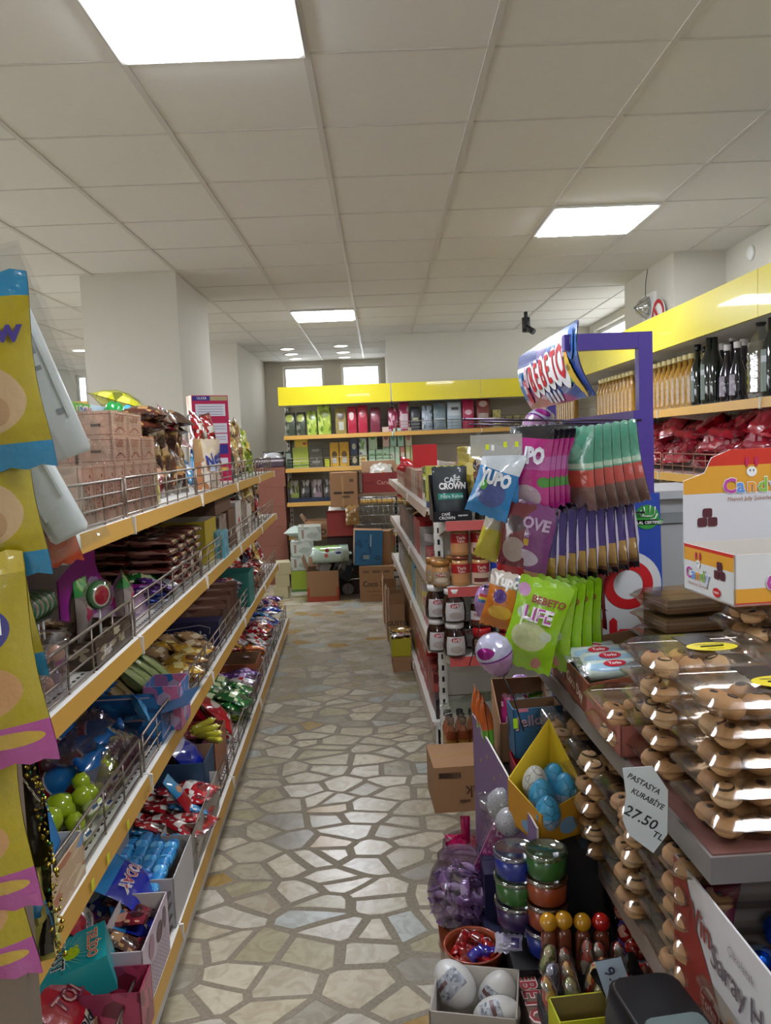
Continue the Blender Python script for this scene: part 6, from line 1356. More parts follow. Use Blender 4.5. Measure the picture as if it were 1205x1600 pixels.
gm_ = foil('strawberry green', '#4c8c74', bump=.85, bands=[(.28, .48, '#a83c34'), (0, .28, '#6c4c44'), (.5, .56, '#a0b8a0')], blobs=[(.5, .7, .25, .1, '#6ca48c')])
gbg_ = bag('jelly_bag', 'green topped strawberry jelly bag with white edge in the right row', 'm', .112, .195, .035, gm_, back=ink('#c4ccc4'), cat='jelly sweets')
for i in range(6): hang(gbg_, 900+i*12.5, 667-.9*i, 1.86+.012*i, -1.0+.02*i, gbg_['d'], 'green topped strawberry jelly bags', roll=-.02-.035*i)
# row 2
pm_ = foil('violet mix', '#3c2c6c', bump=.85, bands=[(.12, .38, '#a8843c'), (.0, .12, '#7c5430')], blobs=[(.4, .28, .25, .08, '#5c3c24'), (.5, .62, .3, .07, '#7c709c')])
vb = bag('jelly_bag', 'violet and gold jelly bag showing its white side', 'm', .105, .185, .045, pm_, back=ink('#c0b8cc'), texts=[('JELLY', .032, ink('#8c84a8'), 0, .13, .05)], cat='jelly sweets', sealm=blk)
for i in range(9): hang(vb, 856+i*14.5, 790-2.6*i, 1.84+.014*i, -1.30-.01*i, 'violet and gold jelly bag in the long middle row', 'violet and gold jelly bags', roll=.12-.035*i)
vm = foil('mauve mix', '#6c3468', bump=.85, bands=[(.0, .2, '#a88054'), (.5, .58, '#b08c28', .1, .5)], blobs=[(.45, .35, .35, .1, '#a898a8')])
vb2 = bag('jelly_bag', 'mauve jelly bag leading the middle row', 'm', .105, .195, .04, vm, back=ink('#b8b0c4'), texts=[('LOVE', .036, ink('#a88ca8'), 0, .15, .04)], cat='jelly sweets'); hang(vb2, 843, 788, 1.82, -.55, roll=.24)
rm = foil('dark red clear', '#5c1c28', bump=.5, bands=[(0, .2, '#9c1c24')], blobs=[(.5, .42, .35, .16, '#8c7c74'), (.5, .75, .3, .1, '#3c2830')]); rmb = bag('jelly_bag', 'dark red clear jelly bag left in the middle row', 'm', .085, .185, .04, rm, cat='jelly sweets'); hang(rmb, 812, 786, 1.84, -.5, roll=.12); hang(rmb, 822, 786, 1.88, -.8, 'dark red clear jelly bag tucked behind its twin', None, roll=.1)
yy = foil('lemon clear', '#a89c2c', bump=.5, bands=[(.5, 1, '#9c9484')]); yyb = bag('jelly_bag', 'small yellow and grey jelly bag at the far left of the middle row', 'm', .06, .155, .03, yy, cat='jelly sweets'); hang(yyb, 786, 778, 1.88, -.4, roll=.32); hang(yyb, 795, 778, 1.92, -.6, 'small yellow and grey jelly bag, the second one', None, roll=.2)
# row 3
om = foil('orange yupo', '#b8681c', bump=.85, bands=[(.74, 1, '#c0b4a8')], blobs=[(.4, .58, .2, .12, '#4c2478'), (.5, .3, .35, .12, '#c89c30')]); omb = bag('jelly_bag', 'orange jelly bag', 'm', .085, .135, .035, om, texts=[('Yupo', .034, ink('#e0dcd8'), 0, .115, .05)], cat='jelly sweets')
for i, (px, py, r, yw) in enumerate(((797, 895, .26, -.3), (806, 897, .2, -.5), (814, 899, .16, -.7), (822, 901, .1, -.9))): hang(omb, px, py, 1.82+.02*i, yw, 'orange jelly bag, %s of the lower left row' % ['first', 'second', 'third', 'last'][i], None, roll=r)
lm_ = foil('life print', '#86b41c', bump=.8, blobs=[(.45, .38, .36, .16, '#b8c08c'), (.12, .85, .12, .07, '#b080a8'), (.7, .1, .09, .07, '#b87c70'), (.2, .62, .12, .06, '#a8c09c'), (.75, .42, .12, .06, '#b8c4a8')])
lif = bag('marshmallow_bag', 'bright green marshmallow bag, the frontmost', 'm', .12, .205, .05, lm_, texts=[('BEBETO', .022, ink('#8c3c34'), .015, .162, .03), ('LIFE', .042, ink('#e0dce0'), -.002, .128, .05), ('LIFE', .040, ink('#a83c8c'), .0, .130, .01)], cat='marshmallows')
hang(lif, 857, 908, 1.72, -.25, roll=.30)
for i, (px, py, r) in enumerate(((872, 906, .16), (886, 904, .1), (900, 901, .04), (914, 899, 0))): hang(lif, px, py, 1.76+.03*i, -.95-.06*i, 'bright green marshmallow bag in the row behind the front one', 'green marshmallow bags', roll=r)
rdb = bag('jelly_bag', 'dark red jelly bag half hidden above the green ones', 'm', .11, .15, .04, foil('wine bag', '#5c1018', bump=.5), cat='jelly sweets')
for i in range(4): hang(rdb, 866+i*16, 885, 1.92, -.7, rdb['d'], 'dark red jelly bags')
cl2 = bag('candy_pack', 'narrow blue and cream pack between the orange and green bags', 'm', .04, .13, .02, foil('blue cream', '#7c8ca8', bands=[(.0, .5, '#8c7c44')])); hang(cl2, 818, 905, 1.80, -.6, roll=.05)
# balloon sweets
fm_ = shiny('foil balloon', '#a884a8', metal=.4, rough=.2, bump=.3, bands=[(.5, .54, '#6c1c78'), (.54, 1, '#b4b4cc')], blobs=[(.35, .72, .1, .12, '#8c1c78')]); fb2 = shiny('foil rainbow balloon', '#a884b8', metal=.4, rough=.2, bump=.3, bands=[(.6, .68, '#b83c3c', .3, .6), (.52, .6, '#c8b83c', .3, .6), (.44, .52, '#3c78b8', .3, .6)])
def balloon(d_, m_):
    b = MB(); b.lathe([(.0001, 0), (.012, .002), (.025, .015), (.036, .035), (.04, .055), (.036, .075), (.022, .092), (.0001, .098)], m_, 20, caps=False); o = b.build('foil_balloon'); b = MB(); b.tube([(0, 0, 0), (.004, 0, -.06), (0, .004, -.14)], .0018, BLK, 5); b.build('stick', o); tag(o, d_, 'balloon'); o['d'] = d_; return o
bl1 = balloon('white and violet foil balloon with a dark pink heart', fm_); put(bl1, TR(*at(786, 1055, 1.66), ry=-.35, rz=.3)); bl3 = balloon('violet foil balloon with rainbow print above the brown open box', fb2); put(bl3, TR(*at(812, 1108, 2.12), ry=.1)); put(bl3, TR(*at(752, 965, 1.98), rz=.4, ry=.3), 'violet foil balloon peeking out left of the orange bags', scale=(.7, .7, .9));  put(bl1, TR(*at(822, 686, 2.15), ry=.9, rz=.5), 'white topped foil balloon above the first hook row', scale=(1.1, 1.1, 1.1)); put(bl3, TR(*at(778, 1235, 2.0), ry=-.3), 'violet foil balloon hanging beside the upside down carton', scale=(.7, .7, .8))

# ------------------------------------------------------------------ cookie counter on the right
gshelf = pm('counter grey', '#6c6662', rough=.35, vary=.02); rtop = pm('counter red brown', '#5c3a34', rough=.5, vary=.05)
t = empty('cookie_counter', 'stepped counter with grey edged shelves under the cookie boxes', 'counter', (0, 0, 0)); t.matrix_world = GM(0, 0, 0)
UZ, WZ = .932, .665
b = MB(); b.box(.46, 1.05, 1.0, 2.05, UZ-.04, UZ-.002, gshelf); b.box(.465, 1.045, 1.005, 2.045, UZ-.002, UZ, rtop); b.build('top_shelf', t)
b = MB(); b.box(.455, .95, .62, 2.05, WZ-.035, WZ, pm('counter taupe', '#7c6c60', rough=.45)); b.build('lower_shelf', t)
b = MB(); b.box(.70, .72, .65, 2.04, 0, UZ-.04, pm('counter back', '#4c4440', rough=.6)); b.build('back_panel', t)
for y in (.66, 2.0):
    b = MB(); b.box(.52, .55, y, y+.03, 0, WZ-.035, gshelf); b.build('leg', t)
# clear boxes
ck = pm('baked cookie', '#b48c60', rough=.7, vary=.12, bscale=50, bump=.5); ck2 = pm('pale cookie', '#c4a47c', rough=.75, vary=.1, bscale=60, bump=.4); choc = pm('chocolate', '#3c2418', rough=.4)
def mk_cookie(kind):
    b = MB()
    if kind == 0: b.lathe([(.0001, 0), (.014, .001), (.021, .009), (.021, .018), (.014, .027), (.0001, .030)], ck, 16, caps=False); b.lathe([(.0075, .0275), (.007, .0305), (.0001, .032)], choc, 10)
    elif kind == 1:
        b.lathe([(.0001, 0), (.015, .001), (.0215, .01), (.018, .023), (.008, .030), (.0001, .031)], ck2, 16, caps=False)
        b.tube([(.017*cos(a*.5)*(1-a/16), .017*sin(a*.5)*(1-a/16), .024+.006*a/13) for a in range(13)], .0025, choc, 5)
    else:
        b.tube([(.012*cos(a*pi/6), .012*sin(a*pi/6), .012) for a in range(12)], .0105, ck, 8, closed=True); b.lathe([(.0001, .012), (.007, .016), (.005, .022), (.0001, .023)], choc, 10, caps=False)
    o = b.build('cookie'); return tag(o, '', 'cookie')
CK = [mk_cookie(k) for k in range(3)]
blab = pm('black sticker', '#141416', rough=.35, vary=0); ylab = pm('yellow sticker', '#c8b820', rough=.35, vary=0)
def mk_box(w=.24, d=.17, h=.0415, labels=0):
    t = bpy.data.objects.new('cookie_box', None); COL.objects.link(t); tag(t, '', 'cookie box')
    b = MB(); rloft(b, [(w/2-.022, d/2-.022, .02, .0008), (w/2-.017, d/2-.017, .022, .004), (w/2-.006, d/2-.006, .022, h*.55), (w/2+.002, d/2+.002, .022, h*.58), (w/2+.002, d/2+.002, .022, h*.60)], pet, n=3, caps=(True, False)); b.build('tray', t)
    b = MB(); rloft(b, [(w/2+.003, d/2+.003, .022, h*.61), (w/2+.001, d/2+.001, .022, h*.66), (w/2-.010, d/2-.010, .02, h*.90), (w/2-.016, d/2-.016, .02, h-.001)], pet, n=3, caps=(False, True)); b.build('lid', t)
    if labels:
        b = MB()
        if labels == 1:
            b.box(-.035, .02, -.015, .05, h-.0006, h+.0002, blab); b.disc(.0, -.03, .042, .026, ylab, lambda x, y: (x, y, h+.0012), 28)
            b.text('tazecik kurabiye', .010, BLK, lambda x, y: (x, y, h+.002), 0, -.018, bold=.01, maxw=.05); b.tube([(-.02, -.032, h+.0022), (.02, -.030, h+.0022)], .0012, BLK, 4); b.text('özen ile', .009, BLK, lambda x, y: (x, y, h+.002), 0, -.044)
        else:
            b.box(-.01, .05, -d/2-.0045, -d/2-.004, .002, h-.004, blab); b.box(.0, .042, -d/2-.0052, -d/2-.0046, h*.62, h*.9, WHT)
            for k in range(14): b.box(.003+k*.0026, .0042+k*.0026, -d/2-.0056, -d/2-.0052, h*.66, h*.86, BLK)
        b.build('sticker', t)
    return t
CB = [mk_box(), mk_box(labels=1), mk_box(labels=2)]
NCK = [0]
def box_stack(a, b_, z, n, where, lab=(), rz=0, cookies=(5, 2), jit=.03, levels=None, sp=.0425):
    names = ['lowest', 'second from below', 'third from below', 'fourth from below', 'fifth from below', 'sixth from below', 'seventh from below']
    for i in range(n):
        k = dict(lab).get(i, 0); nm = 'topmost' if i == n-1 else names[i]
        M = GM(a+RN.uniform(-.004, .004), b_+RN.uniform(-.004, .004), z+sp*i+.001, rz=rz+RN.uniform(-jit, jit))
        put(CB[k], M, 'clear cookie box, %s %s' % (nm, where))
        if levels is None or i in levels:
            kk = RN.randrange(3)
            nx, ny = cookies
            for x in range(nx):
                for y in range(ny):
                    if y > 1: continue
                    NCK[0] += 1
                    c = CK[kk] if RN.random() < .7 else CK[(kk+1) % 3]
                    put(c, M @ TR(-.090+.045*x+RN.uniform(-.003, .003), -.052+.046*y, .004, rz=RN.uniform(0, 6), rx=RN.uniform(-.25, .25), ry=RN.uniform(-.2, .2)), 'cookie in the clear box %s %s' % (nm, where), 'cookies in the box %s %s' % (nm, where))
box_stack(.598, 1.10, UZ, 5, 'of the near stack', lab=[(4, 1), (3, 2), (0, 2)])
box_stack(.585, 1.295, UZ, 5, 'of the second stack behind it', lab=[(4, 1)], cookies=(3, 2))
box_stack(.56, 1.43, UZ, 2, 'of the low stack by the red badge carton', cookies=(2, 2))
box_stack(.90, 1.27, UZ, 5, 'of the stack at the right edge', cookies=(2, 2), levels=(4,), lab=[(4, 2)])
box_stack(.83, 1.475, UZ, 6, 'of the stack under the rabbit carton', cookies=(5, 2), levels=(5, 4), lab=[(5, 2)], sp=.0412)
# wafers in clear boxes behind
for i in range(5): put(CB[0], GM(.765, 1.74, UZ+.001+.0425*i, rz=.03*i), 'clear box of flat wafers, %s beside the red letters' % ['lowest', 'second', 'third', 'fourth', 'topmost'][i])
wfs = carton('wafer_slab', 'flat brown wafer slab in a clear box beside the red letters', 'wafer', .19, .11, .030, pm('wafer slab', '#8c7058', rough=.8, bands=[(.3, .4, '#a89078'), (.6, .7, '#a89078')], bump=.5), top=pm('amber wafer top', '#a8905c', rough=.6))
for i in range(5): put(wfs, GM(.765, 1.74, UZ+.004+.0425*i, rz=.03*i), 'flat brown wafer slab in the %s clear box by the red letters' % ['lowest', 'second', 'third', 'fourth', 'topmost'][i])
# lower shelf stacks
for i, (b_, n, w_) in enumerate(((1.16, 5, 'of the nearest stack on the lower shelf'), (1.345, 5, 'of the second stack on the lower shelf'), (1.53, 5, 'of the third stack on the lower shelf'), (1.72, 5, 'of the farthest stack on the lower shelf'))):
    box_stack(.565-.012*i, b_, WZ, n, w_, cookies=(2, 2))
box_stack(.575, .96, WZ, 2, 'of the low stack before the foil sweets carton', cookies=(2, 2))
put(CB[0], GM(.44, 1.78, WZ-.02, rz=.1, ry=0), 'clear cookie box jutting out beyond the lower shelf end')
# Coco Day carton
cdm = pm('cocoday print', '#6c3820', rough=.45, blobs=[(.2, .55, .2, .4, '#4c2414'), (.75, .8, .12, .3, '#54281a')], vary=.02)
co_ = openbox('display_carton', 'brown display carton with round red badge holding white wrapped bars', 'box', .32, .20, .11, cdm, inner=cardi, fh=.07, bh=.10, texts=[('Coco Day', .032, ink('#c8b8a8'), .05, .035, 'front', -.1)]); put(co_, GM(.565, 1.70, UZ, rz=-R90-.03))
b = MB(); b.disc(-.07, .045, .018, .020, ink('#c8b4a4'), lambda x, z: (x, 0, z)); b.disc(-.07, .045, .015, .017, ink('#a81c24'), lambda x, z: (x, -.001, z)); b.disc(-.07, .046, .007, .008, ink('#dcd0c8'), lambda x, z: (x, -.0015, z))
for k in range(2): b.tube([(-.13+.08*k, 0, .02), (-.115+.08*k, 0, .05), (-.13+.08*k, 0, .065)], .0012, ink('#c8b4a4'), 4)
b.build('round_logo', co_, M=co_.matrix_world @ Matrix.Translation((0, -.1015, 0)))
wbar = pr(pack('chocolate_bar', 'white wrapped bar', 'chocolate', .12, .040, .030, foil('white wrap', '#c4c0ba', bump=.5), fin=.016, texts=[], finm=silver), 'wb', .03)
wbl = MB(); wbl.disc(0, 0, .025, .010, ink('#a8142c'), lambda x, y: (x, y, .0312)); wbl.text('Torku', .011, WHT, lambda x, y: (x, y, .0320), 0, 0, bold=.02); wbl.build('red_logo', wbar)
for i, (da, db, dz, rz) in enumerate(((-.02, .10, .12, .15), (-.02, .05, .125, .1), (-.01, .0, .125, .05), (-.015, -.045, .12, .1), (-.01, -.09, .085, 0), (.0, .07, .09, .2), (.0, .02, .09, 0))):
    put(wbar, GM(.555+da, 1.68+db, UZ+dz-.06, rz=rz, rx=.45), 'white wrapped bar with red logo, %s in the red badge carton' % ['farthest', 'second farthest', 'middle', 'second nearest', 'nearest and lowest', 'underneath at the far side', 'underneath in the middle'][i])
pk_ = openbox('display_carton', 'low open carton with pink lip between the red badge carton and the stacks', 'box', .20, .16, .055, pm('rose lip', '#9c5c54', rough=.5), inner=cardi); put(pk_, GM(.535, 1.44, UZ, rz=-R90)) 
# Candy carton
cwm = pm('candy card', '#c4c4c4', rough=.4, vary=0, bands=[(0, .34, '#c8902c'), (0, .07, '#b82c1c')])
cd = openbox('candy_carton', 'open white and orange carton with rabbit print on top of the cookie boxes', 'box', .29, .19, .095, cwm, inner=kraft, bh=.095, fh=.095); put(cd, TR(.763, 1.515, UZ+.250, rz=.10))
hd = MB(); hp = [(-.145, .05), (.145, .05), (.145, .22), (.125, .26), (.08, .28), (-.045, .28), (-.085, .265), (-.10, .235), (-.145, .22)]
hd.prism(hp, 0, .003, pm('candy header', '#c0c0c4', rough=.4, vary=0, bands=[(.62, .86, '#c8902c'), (.86, 1, '#b82c1c')]), M=Matrix.Translation((0, .097, 0)) @ Matrix.Rotation(R90, 4, 'X')); hd.build('header_flap', cd).matrix_world = cd.matrix_world
CWs = ['#a83c8c', '#5c84c0', '#d08c2c', '#7ca83c', '#a8b4c8']
def candy(b, fn, cx, cz, s, off):
    x = cx-s*1.4
    for ch, c in zip('Candy', CWs):
        b.text(ch, s*1.25, ink('#e0e0e0'), lambda X, Z: fn(X, Z, off), x, cz, bold=.05); b.text(ch, s*1.2, ink(c), lambda X, Z: fn(X, Z, off+.0005), x, cz, bold=.03); x += s*.70
    for sx in (-1, 1): b.disc(cx+sx*s*.3, cz+s*1.45, s*.13, s*.32, ink('#b01c4c'), lambda X, Z: fn(X, Z, off), 12)
    b.disc(cx, cz+s*.85, s*.33, s*.3, ink('#d8d8d8'), lambda X, Z: fn(X, Z, off), 16)
    for sx in (-1, 1): b.disc(cx+sx*s*.11, cz+s*.92, s*.04, s*.08, BLK, lambda X, Z: fn(X, Z, off+.0006), 8)
    b.text('Meyveli Jelly Şekerleme', s*.32, ink('#8c4c1c'), lambda X, Z: fn(X, Z, off+.0005), cx, cz-s*.75, maxw=s*4)
def jelly(b, fn, cx, cz, s, off):
    for dx, dz in ((-.5, 0), (.5, 0), (0, .85)): b.flat([(cx+(p[0]+dx)*s, cz+(p[1]+dz)*s) for p in rr_(-.46, .46, -.42, .42, .12)], ink('#4c1c28'), lambda X, Z: fn(X, Z, off))
b = MB(); ff = lambda X, Z, o: (X, -.0955-o, Z); candy(b, ff, -.02, .040, .036, .001); b.build('front_print', cd).matrix_world = cd.matrix_world; b = MB()
fl_ = lambda X, Z, o: (-.1455-o, -X, Z); candy(b, fl_, -.035, .038, .026, .001); jelly(b, fl_, .045, .05, .020, .001)
b.disc(.035, .016, .014, .009, RED, lambda X, Z: fl_(X, Z, .0012), 14); b.text('TOROS', .006, WHT, lambda X, Z: fl_(X, Z, .002), .035, .016, bold=.02)
b.build('side_print', cd).matrix_world = cd.matrix_world; b = MB()
fh_ = lambda X, Z, o: (X, .0935-o, Z); candy(b, fh_, .0, .205, .034, .001); jelly(b, fh_, -.095, .135, .022, .001); jelly(b, fh_, .08, .135, .022, .001)
b.build('header_print', cd).matrix_world = cd.matrix_world
dkt = pr(pouch('candy_bag', 'clear bag of dark jelly cubes inside the rabbit carton', 'candy', .17, .11, .04, pm('dark jelly', '#4c4844', rough=.3, busy=(7, ['#6c6864', '#2c2424'], .5), coat=.4)), 'j', .1); put(dkt, cd.matrix_world @ TR(0, .05, .05, rx=R90*.98))
# price card
pc = carton('price_card', 'white handwritten price card hanging from the counter edge', 'price card', .08, .0015, .16, pm('paper', '#c4ccd0', rough=.6, vary=0)); pc.data.clear_geometry()
b = MB(); pp = [(-.038, .155), (.012, .165), (.038, .12), (.036, .03), (.012, -.012), (-.03, .02), (-.040, .05), (-.033, .10)]
b.prism(pp, 0, .001, pm('paper', '#c4ccd0'), M=Matrix.Rotation(R90, 4, 'X'))
pen = ink('#20262c'); fnp = fr(-.0016)
for s_, sz, x, z, r in (('PASTASYA', .016, -.002, .128, -.5), ('KURABİYE', .016, .004, .098, -.5), ('27.50', .030, -.008, .058, -.5), ('TL', .018, .02, .025, -.5)): b.text(s_, sz, pen, fnp, x, z, bold=.015, rot=r, maxw=.06)
bm_ = b.build('price_card_sheet'); pc.data = bm_.data; bpy.data.objects.remove(bm_); put(pc, TR(*at(1010, 1322, 1.16), rz=-.35, rx=.12), scale=(.85, 1, .82)); pc.name = 'price_card'
# helva carton with blue foil sweets
hm = pm('helva carton', '#b8b4b4', rough=.4, vary=.01); hin = pm('helva inside', '#a49c98', rough=.6, vary=.01)
hv = openbox('helva_carton', 'open white and red carton full of blue foil sweets', 'box', .42, .30, .20, hm, inner=hin); put(hv, GM(.615, .925, WZ-.001, rz=-R90))
b = MB(); F = lambda x, z: (x, 0, z); F2 = lambda x, z: (x, -.0012, z)
b.flat([(-.21, .17), (-.205, .0), (.05, .0), (-.06, .06), (-.13, .13), (-.17, .20), (-.21, .20)], ink('#84241c'), F)
b.disc(-.085, .045, .030, .024, ink('#c8b0a8'), F2, 20); b.disc(-.085, .045, .027, .021, ink('#8c2420'), lambda x, z: (x, -.002, z), 20); b.text('Torku', .018, ink('#c8a8a0'), lambda x, z: (x, -.003, z), -.085, .045, bold=.02, rot=.1)
b.text('Win', .05, ink('#7c2c24'), F2, -.125, .145, bold=.02)
b.text('Çikolatalı', .018, ink('#84787a'), F2, .0, .165, rot=0); b.text('Saray', .046, ink('#5c5054'), F2, -.035, .125, bold=.01); b.text('Helvası', .046, ink('#5c5054'), F2, .09, .125, bold=.01); b.text('New Lezzet', .02, ink('#9c9094'), F2, .12, .085)
b.flat([(.0, .075), (.04, .06), (.07, .04), (.10, .0), (.02, .0), (.01, .03)], ink('#7c5430'), F2); b.build('helva_print', hv, M=hv.matrix_world @ Matrix.Translation((0, -.1515, 0)))
bf = shiny('cobalt foil', '#1458c0', metal=.75, rough=.22, bump=1.0, bscale=55, blobs=[(.5, .78, .3, .18, '#a8c0dc')])
bsw = egg('', .048, .052, bf, name='foil_sweet', cat='sweet')
for i in range(4):
    for j in range(6):
        for l in range(2):
            put(bsw, GM(.50+.072*i+.018*(l % 2)+RN.uniform(-.006, .006), .76+.065*j+RN.uniform(-.008, .008), WZ+.045+.042*l, rz=RN.uniform(0, 6), rx=RN.uniform(-1, 1), ry=RN.uniform(-.8, .8)), 'round sweet in shiny blue foil inside the white and red carton, %s layer' % ['lower', 'upper'][l], 'blue foil sweets %s' % ['lower', 'upper'][l])
mt = bag('candy_pack', 'dark red pack beside the blue foil sweets', 'x', .06, .09, .03, foil('plum pack', '#6c1c30')); put(mt, GM(.50, 1.09, WZ+.09, rx=-.5, rz=-.8))
# black crate at the very bottom
t = empty('plastic_crate', 'black and grey plastic case standing at the bottom edge beside the foil sweets carton', 'case', (0, 0, 0)); t.matrix_world = GM(.385, .90, 0, rz=.1)
b = MB(); rloft(b, [(.05, .13, .02, 0), (.055, .14, .02, .02), (.055, .14, .02, .70), (.05, .135, .02, .745), (.045, .13, .02, .75)], pm('black plastic', '#141416', rough=.25, vary=.02), n=3); b.build('body', t)
b = MB(); rloft(b, [(.04, .085, .01, .7495), (.038, .083, .01, .756)], pm('grey green plastic', '#4c5856', rough=.5), n=2, c=(.0, -.04)); b.build('lid', t)

# ------------------------------------------------------------------ low display left of the counter
blkm = pm('black card', '#121214', rough=.5, vary=0)
t = empty('display_table', 'low dark display table in front of the cookie counter', 'table', (0, 0, 0)); t.matrix_world = GM(0, 0, 0)
b = MB(); b.box(.195, .50, 1.12, 2.02, .27, .30, pm('dark wood', '#2c2420', rough=.5)); b.build('table_top', t)
for (x, y) in ((.21, 1.14), (.47, 1.14), (.21, 1.97), (.47, 1.97)):
    b = MB(); b.box(x, x+.025, y, y+.025, 0, .27, blkm); b.build('leg', t)
DZ = .301
# violet sided display with Jellopy and yellow egg tray
vio = pm('violet display card', '#6c5478', rough=.5, vary=.02)
t = empty('display_box', 'tall black display box with a violet side carrying the yellow egg tray', 'display box', (0, 0, 0)); t.matrix_world = TR(.335, 1.56, DZ, rz=.0)
b = MB(); b.box(-.045, .07, -.06, .115, 0, .392, blkm); b.build('body', t)
b = MB(); A0, B0 = Vector((.206, 1.95, 0)), Vector((.278, 1.50, 0)); nrm = Vector((.45, .072, 0)).normalized()*.004
vq = [A0+Vector((0, 0, DZ)), B0+Vector((0, 0, DZ)), B0+Vector((0, 0, .735)), A0+Vector((0, 0, .815))]
b.quad(vq, vio); b.quad([v+nrm for v in vq][::-1], vio)
for i in range(4): j = (i+1) % 4; b.quad([vq[i], vq[j], vq[j]+nrm, vq[i]+nrm][::-1], kraft)
for k in range(5): b.disc(.15+.12*k, .30+.03*(k % 2), .012, .007, ink('#a88c3c'), lambda u, z: tuple(A0.lerp(B0, min(u, 1))+Vector((-.0012, 0, z+.42))), 4)
o = b.build('violet_side', t); o.matrix_parent_inverse = t.matrix_world.inverted()
ey = pm('egg tray yellow', '#b89c20', rough=.45, vary=.02); eo = pm('egg tray orange', '#b07c1c', rough=.45, blobs=[(.6, .3, .2, .2, '#6c8ca8')], vary=.02)
et = cornerbox('egg_tray', 'yellow corner cut egg tray holding one white and four blue eggs', 'box', .11, .115, (.062, .088, .205, .095), ey, ey, front=eo); put(et, TR(.315, 1.585, DZ+.393, rz=.44))
be = crackle('blue shell', '#3c90b8', '#205878', 45, band=[(0, .46, '#8c9cb0')]); we = crackle('white shell', '#b4b4ac', '#70706c', 45, band=[(0, .4, '#9c9484')])
eb_ = egg('', .053, .072, be); ew = egg('', .053, .072, we)
for (px, py, Y, o, d_) in ((868, 1218, 1.625, eb_, 'blue crackled egg standing highest at the back of the yellow tray'), (835, 1222, 1.595, ew, 'white crackled egg at the left of the yellow tray'), (848, 1243, 1.570, eb_, 'blue crackled egg in the middle of the yellow tray'), (855, 1270, 1.535, eb_, 'blue crackled egg at the front corner of the yellow tray'), (884, 1235, 1.585, eb_, 'blue crackled egg at the right by the cookie boxes')):
    p = at(px, py, Y); put(o, TR(p.x, p.y, p.z-.036, rz=.3*px, ry=.06), d_)
jb_m = pm('jellopy blue', '#2c5c80', rough=.4, blobs=[(.85, .5, .3, .2, '#1c3048')], vary=.02)
jb = openbox('candy_carton', 'blue carton with puffy pink lettering leaning above the yellow egg tray', 'box', .118, .07, .118, jb_m, inner=cardi, texts=[('Jellopy', .038, ink('#1c2c4c'), -.003, .086, 'front', .05, .1), ('Jellopy', .036, ink('#c8a0a8'), -.004, .088, 'front', .05, .1), (rectp(.012, .004), 0, ink('#b86c7c'), -.035, .115), (rectp(.006, .012), 0, ink('#9cc81c'), -.054, .085), ((.035, .009), 0, ink('#c8bc8c'), .04, .07), ((.035, .006), 0, ink('#7c98a8'), .035, .055)]); put(jb, TR(.345, 1.835, .757, rz=.05, ry=-.03))
bo = openbox('open_carton', 'brown open carton behind the blue lettered carton', 'box', .135, .13, .175, card, inner=pm('brown inside 2', '#6c4c34', rough=.8), fh=.10, bh=.175); put(bo, TR(.335, 1.97, .702, rz=.02))
sup = carton('display_box', 'black display box carrying the brown open carton', 'display box', .15, .28, .399, blkm); put(sup, TR(.33, 1.90, DZ, rz=0))
for i, (c, d_) in enumerate((('pink_s', 'pink and white pack sticking out of the brown open carton'), ('white_s', 'white striped pack in the brown open carton'), ('lime_s', 'green pack at the left of the brown open carton'))):
    put(BG[c], TR(.30+.03*i, 1.95, .72, rz=.4*i, ry=.1), d_)
rc_ = openbox('candy_carton', 'red lined tray left below the blue lettered carton', 'box', .11, .09, .052, pm('red tray', '#8c1424', rough=.4), inner=pm('red tray in', '#a81828')); put(rc_, TR(.335, 1.80, .702))
org = bag('candy_pack', 'orange and green packs standing at the edge of the violet display', 'x', .05, .15, .03, foil('orange green', '#c05c1c', bands=[(0, .5, '#5c9c20')]), cat='candy')
for i in range(3): put(org, TR(.238-.004*i, 1.86+.045*i, .735, rz=-R90, rx=.1), org['d'], 'orange and green packs')
tcx = openbox('open_carton', 'pale yellow corner cut carton right behind the yellow egg tray', 'box', .13, .2, .22, pm('straw card', '#9c8c4c', rough=.6, vary=.03), inner=card, fh=.14, bh=.22); put(tcx, GM(.505, 1.80, DZ+.30, rz=-.2)); o = carton('display_box', 'black box under the pale yellow carton', 'display box', .12, .2, .298, blkm); put(o, GM(.505, 1.80, DZ))
clb = put(CB[0], GM(.505, 1.82, DZ+.525, rz=1.3), 'clear cookie box balanced on the pale yellow carton', None, scale=(.6, .8, 1))
# tubs of slime
def tubp(d_, c):
    b = MB(); b.lathe([(.036, 0), (.040, .004), (.043, .045), (.0001, .046)], pm('slime '+c, c, rough=.3, vary=.04, coat=.3), 24); o = b.build('slime_tub')
    b = MB(); b.lathe([(.0435, .040), (.046, .042), (.046, .049), (.040, .050), (.039, .047), (.0001, .047)], clear('tub lid', tint='#c8d8d0', share=.3, bump=0), 24); b.build('lid', o); tag(o, d_, 'slime tub'); o['d'] = d_; return o
sg, so, sb, sp2 = tubp('', '#2c5c24'), tubp('', '#8c3c1c'), tubp('', '#1c2c84'), tubp('', '#34204c')
p = Vector((.286, 1.452, .690))
for i, (o, dz, d_) in enumerate(((sg, .0, 'green slime tub on top of the front column'), (so, -.051, 'orange slime tub second from the top of the front column'), (so, -.102, 'orange slime tub third in the front column'), (sb, -.155, 'blue slime tub, the widest at the foot of the front column'))):
    put(o, TR(p.x, p.y, p.z+dz-.02), d_, None, scale=(.9, .9, 1.0) if i < 3 else (1.0, 1.0, 1.05))
